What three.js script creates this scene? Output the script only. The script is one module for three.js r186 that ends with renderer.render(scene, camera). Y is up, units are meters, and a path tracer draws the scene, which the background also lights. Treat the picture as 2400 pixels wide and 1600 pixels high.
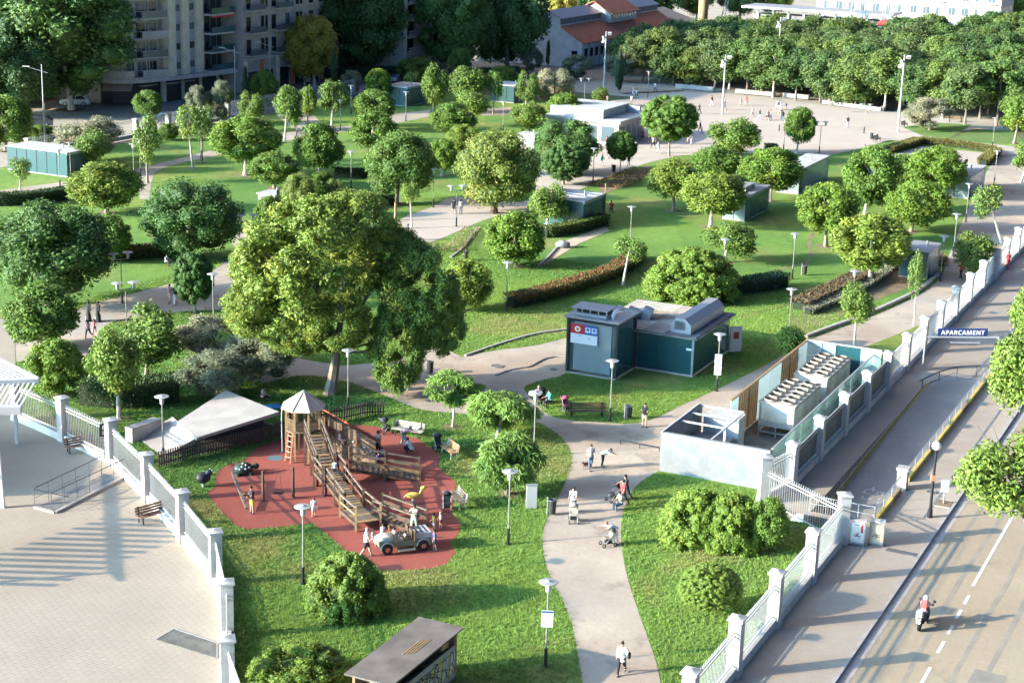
import * as THREE from 'three';
import { Sky } from 'three/addons/objects/Sky.js';
import { mergeGeometries } from 'three/addons/utils/BufferGeometryUtils.js';
import { MarchingCubes } from 'three/addons/objects/MarchingCubes.js';
import { FontLoader } from 'three/addons/loaders/FontLoader.js';
import { TextGeometry } from 'three/addons/geometries/TextGeometry.js';

// ---------- camera: from a roof about 36 m up, looking down over the park with a short telephoto ----------
const scene = new THREE.Scene();
const EYE = 35.818, PITCH = 0.27123, ROLL = 0.029733, FOC = 3965.8;      // FOC: focal length in pixels of a 2400 x 1600 picture
const YAW = 0.447005;                                                    // bearing of the park's long axis
const camera = new THREE.PerspectiveCamera(2 * Math.atan(800 / FOC) * 180 / Math.PI, 1024 / 682, 1, 2500);
const cR = new THREE.Vector3(Math.cos(ROLL), Math.cos(PITCH) * Math.sin(ROLL), -Math.sin(PITCH) * Math.sin(ROLL));
const cU = new THREE.Vector3(-Math.sin(ROLL), Math.cos(PITCH) * Math.cos(ROLL), -Math.sin(PITCH) * Math.cos(ROLL));
const cB = new THREE.Vector3(0, Math.sin(PITCH), Math.cos(PITCH));
camera.position.set(0, EYE, 0);
camera.quaternion.setFromRotationMatrix(new THREE.Matrix4().makeBasis(cR, cU, cB));
scene.add(camera);

// ---------- sky, sun, exposure ----------
const ELEV = 17.2 * Math.PI / 180;
const SUN = new THREE.Vector3(-0.957 * Math.cos(ELEV), Math.sin(ELEV), 0.29 * Math.cos(ELEV)).normalize();
const sky = new Sky(); sky.name = 'sky'; sky.scale.setScalar(2000); sky.userData.kind = 'structure';
Object.assign(sky.material.uniforms, {});
sky.material.uniforms.sunPosition.value.copy(SUN);
sky.material.uniforms.turbidity.value = 8; sky.material.uniforms.rayleigh.value = 0.85; sky.material.uniforms.mieCoefficient.value = 0.004;
scene.add(sky);
scene.environmentIntensity = 0.3;
const sun = new THREE.DirectionalLight(new THREE.Color(1.0, 0.79, 0.54), 4.0);
sun.name = 'sun'; sun.position.copy(SUN).multiplyScalar(400).add(new THREE.Vector3(20, 0, -160)); sun.target.position.set(20, 0, -160);
sun.castShadow = true; sun.shadow.mapSize.set(4096, 4096);
Object.assign(sun.shadow.camera, { left: -260, right: 260, top: 200, bottom: -200, near: 1, far: 1000 });
scene.add(sun, sun.target);
const renderer = new THREE.WebGLRenderer({ antialias: true });
renderer.setSize(1024, 682); renderer.toneMapping = THREE.LinearToneMapping; renderer.toneMappingExposure = 3.4;
renderer.shadowMap.enabled = true; renderer.shadowMap.type = THREE.PCFSoftShadowMap;

// ---------- helpers ----------
function rnd(a) { return () => { a |= 0; a = a + 0x6D2B79F5 | 0; let t = Math.imul(a ^ a >>> 15, 1 | a); t = t + Math.imul(t ^ t >>> 7, 61 | t) ^ t; return ((t ^ t >>> 14) >>> 0) / 4294967296; }; }
const V = (x, y, z) => new THREE.Vector3(x, y, z);
const axD = V(Math.sin(YAW), 0, -Math.cos(YAW)), axN = V(Math.cos(YAW), 0, Math.sin(YAW));      // along the park's long fence / across it
const W = (u, v, y = 0) => V(axD.x * u + axN.x * v, y, axD.z * u + axN.z * v);
const UVof = p => [p.x * axD.x + p.z * axD.z, p.x * axN.x + p.z * axN.z];
// survey: the ground point (or the point at height h) that the photograph shows at a measured position; all survey sheets are 800 x 534 tiles of it
function at(x, y, h = 0) {
  const d = V(0, 0, 0).addScaledVector(cR, (x - 1200) / FOC).addScaledVector(cU, -(y - 800) / FOC).addScaledVector(cB, -1);
  return V(0, EYE, 0).addScaledVector(d, (h - EYE) / d.y);
}
const TX = [0, 800, 1600, 0, 800, 1600, 0, 800, 1600], TY = [0, 0, 0, 534, 534, 534, 1066, 1066, 1066];
const px = (k, x, y) => k === 9 ? [x * 1.02041, y * 1.02041] : k === 10 ? [x, y] : [TX[k] + .34057 * x, TY[k] + .34057 * y];
const q = (k, x, y, h = 0) => at(...px(k, x, y), h);
function pixelY(p) { const v = p.clone().sub(camera.position); return 800 - FOC * v.dot(cU) / -v.dot(cB); }
function heightAt(foot, yTop) { let lo = 0, hi = 70; for (let i = 0; i < 40; i++) { const m = (lo + hi) / 2; pixelY(V(foot.x, m, foot.z)) > yTop ? lo = m : hi = m; } return lo; }
const perMetre = p => FOC / -p.clone().sub(camera.position).dot(cB);

const used = {};
function numbered(n) { const k = used[n] = (used[n] ?? -1) + 1; return k ? n + '_' + String(k).padStart(3, '0') : n; }
function tag(o, label, category, group) { o.userData = { ...o.userData, label, category }; if (group) o.userData.group = group; else delete o.userData.group; return o; }
function thing(name, label, category, p = V(0, 0, 0), turn = 0, group) {
  const o = new THREE.Group(); o.name = numbered(name); o.position.copy(p); o.rotation.y = turn; scene.add(o); return tag(o, label, category, group);
}
function mesh(name, geo, mat, parent, label) {
  const m = new THREE.Mesh(geo, mat); m.name = parent ? name : numbered(name); m.castShadow = m.receiveShadow = true; (parent ?? scene).add(m);
  if (label) m.userData.label = label; return m;
}
function struct(name, geo, mat) { const m = mesh(name, geo, mat); m.userData.kind = 'structure'; return m; }
function again(o, label, p, turn, group) {
  const c = o.clone(); c.name = numbered(o.name.replace(/_\d{3}$/, '')); c.userData = { ...o.userData }; scene.add(c);
  if (p) c.position.copy(p); if (turn !== undefined) c.rotation.y = turn; return tag(c, label, o.userData.category, group);
}
class MB {
  constructor() { this.g = []; }
  geo(g, m) { g = g.index ? g.toNonIndexed() : g.clone(); for (const k of Object.keys(g.attributes)) if (!['position', 'normal', 'uv'].includes(k)) g.deleteAttribute(k); if (m) g.applyMatrix4(m); this.g.push(g); return this; }
  box(w, h, d, x = 0, y = 0, z = 0, ry = 0, rx = 0, rz = 0) {          // centred on x, z, standing on y
    const g = boxG(w, h, d); const m = new THREE.Matrix4().makeRotationFromEuler(new THREE.Euler(rx, ry, rz, 'YXZ')); m.setPosition(x, y + h / 2, z); return this.geo(g, m);
  }
  cyl(r0, r1, h, x = 0, y = 0, z = 0, seg = 10) { return this.geo(new THREE.CylinderGeometry(r1, r0, h, seg), new THREE.Matrix4().makeTranslation(x, y + h / 2, z)); }
  bar(p, e, w = .05, t = w, round) {
    const d = e.clone().sub(p), L = d.length(), z = d.clone().normalize(), up = Math.abs(z.y) > .95 ? V(0, 0, 1) : V(0, 1, 0), x = up.clone().cross(z).normalize(), y = z.clone().cross(x);
    const m = new THREE.Matrix4().makeBasis(x, y, z).setPosition(p.clone().add(e).multiplyScalar(.5));
    return this.geo(round ? new THREE.CylinderGeometry(w / 2, t / 2, L, round).rotateX(Math.PI / 2) : boxG(w, t, L), m);
  }
  ball(r, x, y, z, sx = 1, sy = 1, sz = 1, a = 10, b = 8) { return this.geo(new THREE.SphereGeometry(r, a, b), new THREE.Matrix4().makeScale(sx, sy, sz).setPosition(x, y, z)); }
  out() { return mergeGeometries(this.g.map(g => g), false); }
  build(name, mat, parent, label) { return mesh(name, this.out(), mat, parent, label); }
}
function boxG(w, h, d) {
  const g = new THREE.BoxGeometry(w, h, d).toNonIndexed(), p = g.attributes.position, n = g.attributes.normal, t = g.attributes.uv;
  for (let i = 0; i < p.count; i++) { const ax = Math.abs(n.getX(i)), ay = Math.abs(n.getY(i)); t.setXY(i, ax > .5 ? p.getZ(i) : p.getX(i), ay > .5 ? p.getZ(i) : p.getY(i)); }
  return g;
}
function sheet(pts, y, holes = []) {                                  // a flat piece of ground; uv in metres
  const s = new THREE.Shape(pts.map(p => new THREE.Vector2(p.x, -p.z)));
  for (const h of holes) s.holes.push(new THREE.Path(h.map(p => new THREE.Vector2(p.x, -p.z))));
  return new THREE.ShapeGeometry(s).rotateX(-Math.PI / 2).translate(0, y, 0);
}
function slab(pts, y0, y1) {                                          // the same with thickness
  const s = new THREE.Shape(pts.map(p => new THREE.Vector2(p.x, -p.z)));
  return new THREE.ExtrudeGeometry(s, { depth: y1 - y0, bevelEnabled: false }).rotateX(-Math.PI / 2).translate(0, y0, 0);
}
function smooth(pts, n = 4) { const c = new THREE.CatmullRomCurve3(pts, false, 'centripetal'); return c.getPoints(pts.length * n); }
function inside(p, poly) { let c = false; for (let i = 0, j = poly.length - 1; i < poly.length; j = i++) { const a = poly[i], b = poly[j]; if ((a.z > p.z) !== (b.z > p.z) && p.x < (b.x - a.x) * (p.z - a.z) / (b.z - a.z) + a.x) c = !c; } return c; }

// ---------- materials ----------
const NS = 256;
function noiseField(seed, cells, oct = 4, gain = .5) {               // tileable fractal value noise, NS x NS, 0..1
  const out = new Float32Array(NS * NS); let amp = 1, tot = 0;
  for (let o = 0; o < oct; o++) {
    const c = Math.min(cells << o, NS), r = rnd(seed * 31 + o), g = Float32Array.from({ length: c * c }, r);
    for (let y = 0; y < NS; y++) for (let x = 0; x < NS; x++) {
      const fx = x / NS * c, fy = y / NS * c, ix = fx | 0, iy = fy | 0; let tx = fx - ix, ty = fy - iy; tx *= tx * (3 - 2 * tx); ty *= ty * (3 - 2 * ty);
      const i1 = (ix + 1) % c, j1 = (iy + 1) % c;
      out[y * NS + x] += amp * ((g[iy * c + ix] * (1 - tx) + g[iy * c + i1] * tx) * (1 - ty) + (g[j1 * c + ix] * (1 - tx) + g[j1 * c + i1] * tx) * ty);
    }
    tot += amp; amp *= gain;
  }
  for (let i = 0; i < out.length; i++) out[i] /= tot; return out;
}
const N1 = noiseField(1, 4, 6, .6), N2 = noiseField(2, 8, 5, .65), N3 = noiseField(3, 32, 4, .7), N4 = noiseField(4, 3, 3, .5);
const nz = (f, u, v) => f[((Math.floor(v * NS) % NS + NS) % NS) * NS + ((Math.floor(u * NS) % NS + NS) % NS)];
function nzl(f, u, v) { const x = u * NS - .5, y = v * NS - .5, a = Math.floor(x), b = Math.floor(y), s = x - a, t = y - b, g = (i, j) => f[((j % NS) + NS) % NS * NS + ((i % NS) + NS) % NS]; return (g(a, b) * (1 - s) + g(a + 1, b) * s) * (1 - t) + (g(a, b + 1) * (1 - s) + g(a + 1, b + 1) * s) * t; }
const toS = c => c <= .0031308 ? 12.92 * c : 1.055 * Math.pow(c, 1 / 2.4) - .055;
function texture(size, metres, fn, srgb = true, turn = 0) {          // fn(u, v) -> linear [r, g, b] or a single value
  const d = new Uint8Array(size * size * 4);
  for (let y = 0; y < size; y++) for (let x = 0; x < size; x++) {
    const c = fn(x / size, y / size), i = (y * size + x) * 4;
    for (let k = 0; k < 3; k++) { const w = Array.isArray(c) ? c[k] : c; d[i + k] = Math.round(255 * Math.min(1, Math.max(0, srgb ? toS(w) : w))); } d[i + 3] = 255;
  }
  const t = new THREE.DataTexture(d, size, size); t.wrapS = t.wrapT = THREE.RepeatWrapping; t.magFilter = t.minFilter = THREE.LinearFilter; if (srgb) t.colorSpace = THREE.SRGBColorSpace;
  t.repeat.set(1 / metres, 1 / metres); t.rotation = turn; t.needsUpdate = true; return t;
}
const mix3 = (a, b, t) => [a[0] + (b[0] - a[0]) * t, a[1] + (b[1] - a[1]) * t, a[2] + (b[2] - a[2]) * t];
const sc3 = (a, s) => [a[0] * s, a[1] * s, a[2] * s];
const col = (r, g, b) => new THREE.Color().setRGB(r, g, b);
const std = (r, g, b, rough = .8, o = {}) => new THREE.MeshStandardMaterial({ color: col(r, g, b), roughness: rough, ...o });
// a plain surface with fine mottling and wear: grain in metres
const wornMaps = {};
function worn(c, c2, metres = 3, rough = .85, o = {}) {
  const k = metres < 1.3 ? 1 : metres < 3.2 ? 2.4 : 5, lo = (c[0] + c[1] + c[2]) / (c2[0] + c2[1] + c2[2]), st = lo < .66 ? 1 : 0;
  const t = wornMaps[k + '_' + st] ??= texture(512, k, (u, v) => { const a = Math.max(0, Math.min(1, (nzl(N1, u, v) - .35) * 2.2)), b = nzl(N3, u, v); return ((st ? .56 : .78) + (st ? .44 : .22) * a) * (.84 + .16 * b); });
  return new THREE.MeshStandardMaterial({ map: t, color: col(c2[0] * 1.06, c2[1] * 1.06, c2[2] * 1.06), roughness: rough, ...o });
}
const bumpFine = texture(256, .8, (u, v) => nz(N3, u, v), false);
const M = {};
M.lawn = new THREE.MeshStandardMaterial({ vertexColors: true, roughness: .95, map: texture(1024, 11, (u, v) => {
  const a = nzl(N3, u * 3, v * 3), b = nzl(N2, u * 2, v * 2), c = nzl(N1, u, v), e = nzl(N3, u * 7 + .3, v * 7);
  let g = mix3([.50, .62, .32], [1.02, 1.02, 1.0], Math.max(0, Math.min(1, .5 + 1.5 * (a - .5) + 1.1 * (b - .5) + 1.3 * (e - .5))));
  return mix3(g, [1.25, .98, .85], Math.max(0, Math.min(.6, (c - .62) * 3)));
}), bumpMap: texture(512, 5.3, (u, v) => .5 * nzl(N3, u * 2, v * 2) + .5 * nzl(N3, u * 6, v * 6), false), bumpScale: .09 });
M.base = new THREE.MeshStandardMaterial({ roughness: .95, map: texture(512, 23, (u, v) => sc3(mix3([.28, .235, .18], [.42, .35, .265], nz(N1, u, v)), .8 + .4 * nz(N3, u * 2, v * 2))) });
// poured and rolled paths: pale buff with stains, patches and dark spots
M.path = new THREE.MeshStandardMaterial({ roughness: .92, bumpMap: bumpFine, bumpScale: .004, map: texture(1024, 17, (u, v) => {
  const a = nz(N1, u, v), b = nzl(N3, u * 4, v * 4), c = nzl(N2, u + .3, v), s = nzl(N4, u, v);
  let k = mix3([.325, .255, .195], [.445, .36, .275], Math.max(0, Math.min(1, .5 + (a - .5) * 1.9))); k = sc3(k, .84 + .3 * b);
  if (c > .6) k = sc3(k, Math.max(.72, 1 - (c - .6) * 2.2)); return mix3(k, [.30, .27, .245], Math.max(0, Math.min(.5, (s - .55) * 2)));
}) });
M.plaza = new THREE.MeshStandardMaterial({ roughness: .88, map: texture(1024, 24, (u, v) => {
  const n = 20, x = u * n, y = v * n, e = Math.min(x % 1, y % 1), h = nz(N3, Math.floor(x) * .0713, Math.floor(y) * .0917);
  let k = sc3(mix3([.41, .335, .27], [.47, .39, .318], nz(N1, u, v)), .93 + .12 * h); return e < .035 ? sc3(k, .82) : sc3(k, .96 + .08 * nz(N3, u * 5, v * 5));
}, true, YAW) });
// large pale setts laid diagonally on the forecourt
M.court = new THREE.MeshStandardMaterial({ roughness: .85, map: texture(1024, 12.8, (u, v) => {
  const n = 32, x = u * n, y = v * n, r = Math.floor(y), xx = x + (r % 2) * .5, e = Math.min(xx % 1, y % 1), h = nz(N3, Math.floor(xx) * .0613, r * .0817);
  let k = sc3(mix3([.285, .232, .178], [.35, .29, .225], Math.min(1, .2 + nz(N1, u, v))), .95 + .1 * h); return e < .07 ? sc3(k, .9) : sc3(k, .94 + .12 * nzl(N2, u * 2, v * 2));
}, true, YAW + .6), bumpMap: texture(1024, 12.8, (u, v) => { const n = 32, y = v * n, x = u * n + (Math.floor(y) % 2) * .5; return Math.min(x % 1, y % 1) < .09 ? 0 : .8 + .2 * nz(N3, u * 3, v * 3); }, false, YAW + .6), bumpScale: .006 });
// small hydraulic tiles of the pavement, in rows across it
M.pave = new THREE.MeshStandardMaterial({ roughness: .86, map: texture(1024, 8, (u, v) => {
  const n = 40, x = u * n, y = v * n, e = Math.min(x % 1, y % 1), h = nz(N3, Math.floor(x) * .0713, Math.floor(y) * .0917);
  let k = sc3(mix3([.36, .295, .228], [.44, .37, .29], nz(N1, u, v)), .94 + .12 * h); return e < .1 ? sc3(k, .8) : k;
}, true, YAW), bumpMap: texture(512, 2, (u, v) => Math.min(u * 10 % 1, v * 10 % 1) < .1 ? 0 : 1, false, YAW), bumpScale: .004 });
M.asphalt = new THREE.MeshStandardMaterial({ roughness: .9, bumpMap: bumpFine, bumpScale: .006, map: texture(1024, 21, (u, v) => {
  const a = nz(N1, u, v), b = nzl(N3, u * 6, v * 6), c = nzl(N2, u, v);
  let k = sc3(mix3([.285, .225, .152], [.375, .30, .205], a), .85 + .3 * b); return sc3(k, c > .62 ? Math.max(.78, 1 - (c - .62) * 2.4) : 1);
}) });
M.rampRoad = new THREE.MeshStandardMaterial({ roughness: .75, map: texture(512, 14, (u, v) => sc3(mix3([.22, .21, .20], [.34, .32, .29], nz(N2, u, v)), .85 + .3 * nz(N3, u * 3, v * 3))) });
M.rubber = new THREE.MeshStandardMaterial({ roughness: .95, bumpMap: bumpFine, bumpScale: .006, map: texture(512, 13, (u, v) => sc3(mix3([.225, .05, .032], [.32, .075, .05], nz(N1, u, v)), .78 + .44 * nz(N3, u * 3, v * 3))) });
M.soil = worn([.16, .10, .06], [.30, .21, .12], 4, 1, { bumpMap: bumpFine, bumpScale: .05 });
M.sand = worn([.42, .31, .2], [.52, .40, .27], 4, 1);
M.kerb = worn([.34, .31, .28], [.44, .40, .36], 2);
M.white = worn([.38, .365, .34], [.49, .47, .44], 2.4, .8);
M.whiteClean = std(.45, .44, .42, .55);
M.whiteWall = worn([.165, .178, .175], [.235, .245, .24], 3, .85);
M.concrete = worn([.43, .39, .34], [.57, .52, .46], 3, .9);
M.concreteDark = worn([.14, .135, .13], [.24, .23, .22], 3, .9);
M.paleSlab = worn([.30, .265, .24], [.39, .35, .315], 4, .8);
M.steel = std(.55, .56, .56, .42, { metalness: .6 });
M.galv = std(.36, .365, .37, .5, { metalness: .45 });
M.dark = std(.025, .027, .03, .55);
M.black = std(.012, .012, .014, .5);
M.rail = std(.13, .14, .15, .5, { metalness: .5 });
M.wood = worn([.06, .034, .02], [.12, .07, .04], 1.1, .8);
M.woodPale = worn([.26, .15, .065], [.40, .25, .115], 1.1, .75);
M.woodGrey = worn([.11, .078, .055], [.20, .15, .11], 1.1, .85);
M.bark = worn([.16, .12, .085], [.30, .24, .18], 1.4, .95);
M.barkPale = worn([.40, .35, .28], [.62, .56, .47], 1.6, .9);
M.tyre = std(.02, .02, .02, .8);
M.chrome = std(.7, .7, .7, .2, { metalness: 1 });
M.glassDark = new THREE.MeshPhysicalMaterial({ color: col(.018, .075, .085), roughness: .12, metalness: 0, clearcoat: .6, clearcoatRoughness: .08, specularIntensity: 1 });
M.glassTeal = new THREE.MeshPhysicalMaterial({ color: col(.05, .105, .11), roughness: .18, clearcoat: .5 });
M.glassPale = new THREE.MeshPhysicalMaterial({ color: col(.24, .30, .31), roughness: .3, clearcoat: .4 });
M.frost = new THREE.MeshPhysicalMaterial({ color: col(.74, .82, .82), roughness: .5, transmission: .6, thickness: 0 });
M.amber = new THREE.MeshPhysicalMaterial({ color: col(.58, .47, .30), roughness: .55, transmission: .5, thickness: 0 });
M.glassClear = new THREE.MeshPhysicalMaterial({ color: col(.80, .93, .90), roughness: .06, transmission: .85, thickness: 0, ior: 1.5 });
M.window = new THREE.MeshPhysicalMaterial({ color: col(.02, .028, .032), roughness: .1, clearcoat: .4 });
M.windowGrey = new THREE.MeshPhysicalMaterial({ color: col(.10, .13, .15), roughness: .2, clearcoat: .3 });
M.cream = worn([.70, .58, .42], [.82, .70, .52], 5, .9);
M.greyWall = worn([.44, .395, .34], [.56, .51, .44], 5, .9);
M.redTile = worn([.52, .15, .075], [.68, .22, .11], 4, .9);
M.yellowPaint = worn([.55, .36, .05], [.7, .5, .1], 2, .8);
M.roadPaint = worn([.55, .52, .47], [.72, .69, .64], 2, .8);
M.blueSign = std(.03, .08, .28, .5);
M.signWhite = std(.8, .8, .8, .5);
M.redPaint = std(.55, .04, .03, .5);
// flat print on signs
function print(w, h, draw) { const c = document.createElement('canvas'); c.width = w; c.height = h; draw(c.getContext('2d'), w, h); const t = new THREE.CanvasTexture(c); t.colorSpace = THREE.SRGBColorSpace; t.needsUpdate = true; return new THREE.MeshStandardMaterial({ map: t, roughness: .55 }); }
const face = (w, h) => new THREE.PlaneGeometry(w, h);
// leaves: double-sided, letting some light through
const leafMats = {};
function leafMat(r, g, b) { const k = [r, g, b].join(); return leafMats[k] ??= new THREE.MeshPhysicalMaterial({ color: col(r, g, b), vertexColors: true, roughness: .62, transmission: .3, thickness: 0, side: THREE.DoubleSide, specularIntensity: .5 }); }

// ---------- the ground ----------
const D9 = a => a.map(p => q(9, p[0], p[1]));
// left boundary: tops of the white pillars along the forecourt
const LF = [q(10, 40, 985), q(10, 149, 1033), q(10, 262, 1088), q(10, 347, 1174), q(10, 429, 1268), at(503, 1238, 3.05), at(530, 1356, 3.05), at(531, 1489, 3.05), at(578, 1616, 3.05)].map(p => V(p.x, 0, p.z));
LF.push(LF[8].clone().add(LF[8].clone().sub(LF[7])));
const mainPath = [...smooth(D9([[1345, 1600], [1330, 1520], [1318, 1450], [1300, 1395], [1262, 1320], [1247, 1255], [1250, 1210], [1270, 1165], [1300, 1105], [1313, 1065], [1310, 1035], [1290, 1005], [1262, 985], [1235, 970], [1130, 962], [1060, 950], [975, 942], [880, 907], [784, 873], [700, 862], [600, 880]])),
  ...D9([[600, 850], [681, 822], [784, 840], [900, 830], [1000, 790], [1062, 820]]), ...smooth(D9([[1066, 818], [1150, 803], [1230, 793], [1300, 776]])), ...D9([[1400, 800], [1306, 855]]),
  ...smooth(D9([[1306, 853], [1280, 866], [1250, 872], [1205, 888], [1212, 905], [1240, 935], [1265, 955], [1310, 965], [1385, 970], [1445, 973], [1500, 962], [1568, 930], [1650, 893], [1780, 827], [1862, 780], [2015, 722], [2102, 682], [2159, 640], [2179, 590], [2192, 557], [2215, 500], [2245, 440], [2270, 390], [2290, 352]])),
  q(9, 2345, 342), W(225, -26.7), W(119, -26.7), W(119, -34.6), ...D9([[1640, 1010], [1515, 1080]]), ...smooth(D9([[1513, 1081], [1470, 1108], [1440, 1150], [1428, 1200], [1428, 1250], [1440, 1320], [1465, 1400], [1490, 1470], [1510, 1530], [1522, 1600]]))];
const leftPath = [...smooth(D9([[-80, 762], [60, 764], [150, 727], [195, 703], [240, 690], [320, 670], [390, 652], [450, 640], [485, 622], [515, 602], [540, 580]])), ...D9([[533, 560], [538, 536], [556, 530], [600, 568], [640, 600], [660, 660]]), ...smooth(D9([[640, 690], [560, 708], [434, 714], [300, 730], [250, 742], [213, 790], [183, 822], [60, 828], [-80, 860]]))];
const plazaArea = [...smooth(D9([[880, 556], [905, 521], [930, 498], [985, 478], [1050, 452], [1117, 462], [1200, 463], [1230, 430], [1234, 398], [1270, 380], [1370, 355], [1366, 320]])), ...D9([[1340, 272], [1405, 231], [1500, 221], [1568, 209], [1600, 212], [1728, 221], [1888, 241], [2019, 256], [2092, 258], [2110, 275], [2200, 268], [2352, 280], [2352, 300], [2210, 300]]),
  ...D9([[2120, 303], [2200, 322], [2380, 342], [2380, 356], [2250, 346], [2150, 326], [2045, 322], [1952, 347], [1900, 357], [1755, 350], [1568, 357]]), ...smooth(D9([[1560, 358], [1485, 375], [1425, 400], [1371, 420], [1290, 452], [1200, 488], [1130, 500], [1084, 517], [1020, 545], [984, 557], [930, 566], [885, 568]]))];
const topPath = [...smooth(D9([[-60, 448], [0, 437], [167, 414], [295, 391], [354, 377], [420, 362], [480, 346]])), ...D9([[516, 352]]), ...smooth(D9([[515, 353], [450, 366], [400, 378], [360, 392], [350, 410], [342, 457]])), ...D9([[320, 457], [318, 400]]), ...smooth(D9([[312, 402], [240, 414], [150, 433], [0, 452], [-60, 462]]))];
const smallPaths = [[[640, 308], [690, 300], [800, 288], [900, 262], [990, 252], [985, 268], [915, 282], [800, 300], [700, 319], [648, 324]], [[1100, 250], [1178, 246], [1250, 262], [1170, 264], [1105, 266]], [[1420, 190], [1568, 199], [1568, 207], [1430, 214]], [[565, 205], [640, 195], [760, 300], [700, 320]]].map(D9);
const play = [[732, 1226], [647, 1236], [579, 1240], [558, 1236], [521, 1202], [482, 1155], [507, 1140], [504, 1120], [511, 1103], [531, 1091], [571, 1079], [584, 1065], [606, 1045], [673, 1026], [732, 1019], [783, 1009], [836, 995], [886, 1001], [930, 1016], [979, 1028], [998, 1042], [1032, 1067], [1030, 1079], [1027, 1094], [1049, 1113], [1070, 1130], [1062, 1167], [1060, 1204], [1079, 1227], [1077, 1247], [1055, 1275], [1068, 1294], [1045, 1324], [1002, 1333], [894, 1338], [866, 1313], [815, 1296], [772, 1258], [733, 1227]].map(p => at(...p));
const farRight = D9([[2074, 292], [2140, 281], [2235, 286], [2180, 318], [2120, 312]]);
const RAMP = { u0: 92, u1: 126, v0: -24.25, v1: -20.6 };
const rampHole = [W(RAMP.u0, RAMP.v0), W(RAMP.u1 - 4, RAMP.v0), W(RAMP.u1, RAMP.v0 + 1.2), W(RAMP.u1, RAMP.v1), W(RAMP.u0, RAMP.v1)];
const court = [W(20, -170), W(118, -170), W(100, -92), ...LF, W(30, -22)];
struct('ground', sheet([W(-60, -500), W(900, -700), W(900, 500), W(-60, 300)], -.14, [[W(89, -25), W(130, -25), W(130, -20), W(89, -20)]]), M.base);
// lawn: one gently mottled sheet; the vertex colours are the grass itself (fresh, dry, trodden)
{
  const pos = [], colr = [], uv = [], S = 1.6, r = rnd(7);
  const col4 = p => {
    const [u, v] = UVof(p), a = nzl(N1, p.x / 90, p.z / 90), b = nzl(N2, p.x / 40, p.z / 40), e = nzl(N1, p.x / 33 + .4, p.z / 33);
    let c = mix3([.095, .215, .028], [.205, .31, .042], Math.max(0, Math.min(1, .5 + 2.2 * (a - .5) + 1.2 * (b - .5))));
    c = mix3(c, [.36, .29, .10], Math.max(0, Math.min(.75, (e - .585) * 5)));
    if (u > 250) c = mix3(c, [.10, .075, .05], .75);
    return c;
  };
  const add = (u, v) => { const p = W(u, v, 0), c = col4(p); pos.push(p.x, 0, p.z); uv.push(p.x, p.z); colr.push(...c); };
  for (let u = 46; u < 262; u += S) for (let v = -141.8; v < -27.4; v += S) {
    const w = Math.min(v + S, v > -45 && u > 90 && u < 119 ? -27.4 : v + S); if (inside(W(u + S / 2, v + S / 2), court.map(p => p))) { let n = 0; for (const [a, b] of [[0, 0], [S, 0], [0, S], [S, S]]) n += inside(W(u + a, v + b), court); if (n === 4) continue; }
    add(u, v); add(u, w); add(u + S, v); add(u + S, v); add(u, w); add(u + S, w);
  }
  const g = new THREE.BufferGeometry(); g.setAttribute('position', new THREE.Float32BufferAttribute(pos, 3)); g.setAttribute('uv', new THREE.Float32BufferAttribute(uv, 2)); g.setAttribute('color', new THREE.Float32BufferAttribute(colr, 3));
  g.setAttribute('normal', new THREE.Float32BufferAttribute(pos.map((_, i) => i % 3 === 1 ? 1 : 0), 3));
  for (let i = 0; i < pos.length; i += 9) { const ax = pos[i + 3] - pos[i], az = pos[i + 5] - pos[i + 2], bx = pos[i + 6] - pos[i], bz = pos[i + 8] - pos[i + 2]; if (az * bx - ax * bz < 0) { for (const [arr, n] of [[g.attributes.position.array, 3], [g.attributes.color.array, 3]]) for (let k = 0; k < 3; k++) { const t = arr[i + 3 + k]; arr[i + 3 + k] = arr[i + 6 + k]; arr[i + 6 + k] = t; } const t = g.attributes.uv.array, j = i / 3 * 2; for (let k = 0; k < 2; k++) { const s = t[j + 2 + k]; t[j + 2 + k] = t[j + 4 + k]; t[j + 4 + k] = s; } } }
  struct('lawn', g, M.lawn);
}
struct('lawn', sheet([W(40, -22), W(90, -22), W(90, -28.2), W(40, -60)], -.005), new THREE.MeshStandardMaterial({ map: M.lawn.map, bumpMap: M.lawn.bumpMap, bumpScale: .09, color: col(.16, .245, .04), roughness: .95 }));
struct('path', sheet(mainPath, .008), M.path);
struct('path', sheet(leftPath, .008), M.path);
struct('path', sheet(topPath, .008), M.path);
for (const p of smallPaths) struct('path', sheet(p, .012), M.path);
struct('plaza', sheet(plazaArea, .016), M.plaza);
struct('lawn', sheet(farRight, .022), new THREE.MeshStandardMaterial({ map: M.lawn.map, color: col(.15, .23, .04), roughness: .95 }));
struct('lawn', sheet(D9([[2180, 322], [2235, 296], [2330, 300], [2352, 325], [2352, 332]]), .022), new THREE.MeshStandardMaterial({ map: M.lawn.map, color: col(.13, .2, .04), roughness: .95 }));
struct('lawn', sheet([...D9([[1985, 798], [2110, 748], [2120, 757]]), W(119.5, -27), ...D9([[2000, 818]])], .014), new THREE.MeshStandardMaterial({ map: M.lawn.map, color: col(.19, .25, .04), roughness: .95 }));
struct('playground_floor', sheet(play, .012), M.rubber);
struct('forecourt', sheet(court, .02), M.court);
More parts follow.
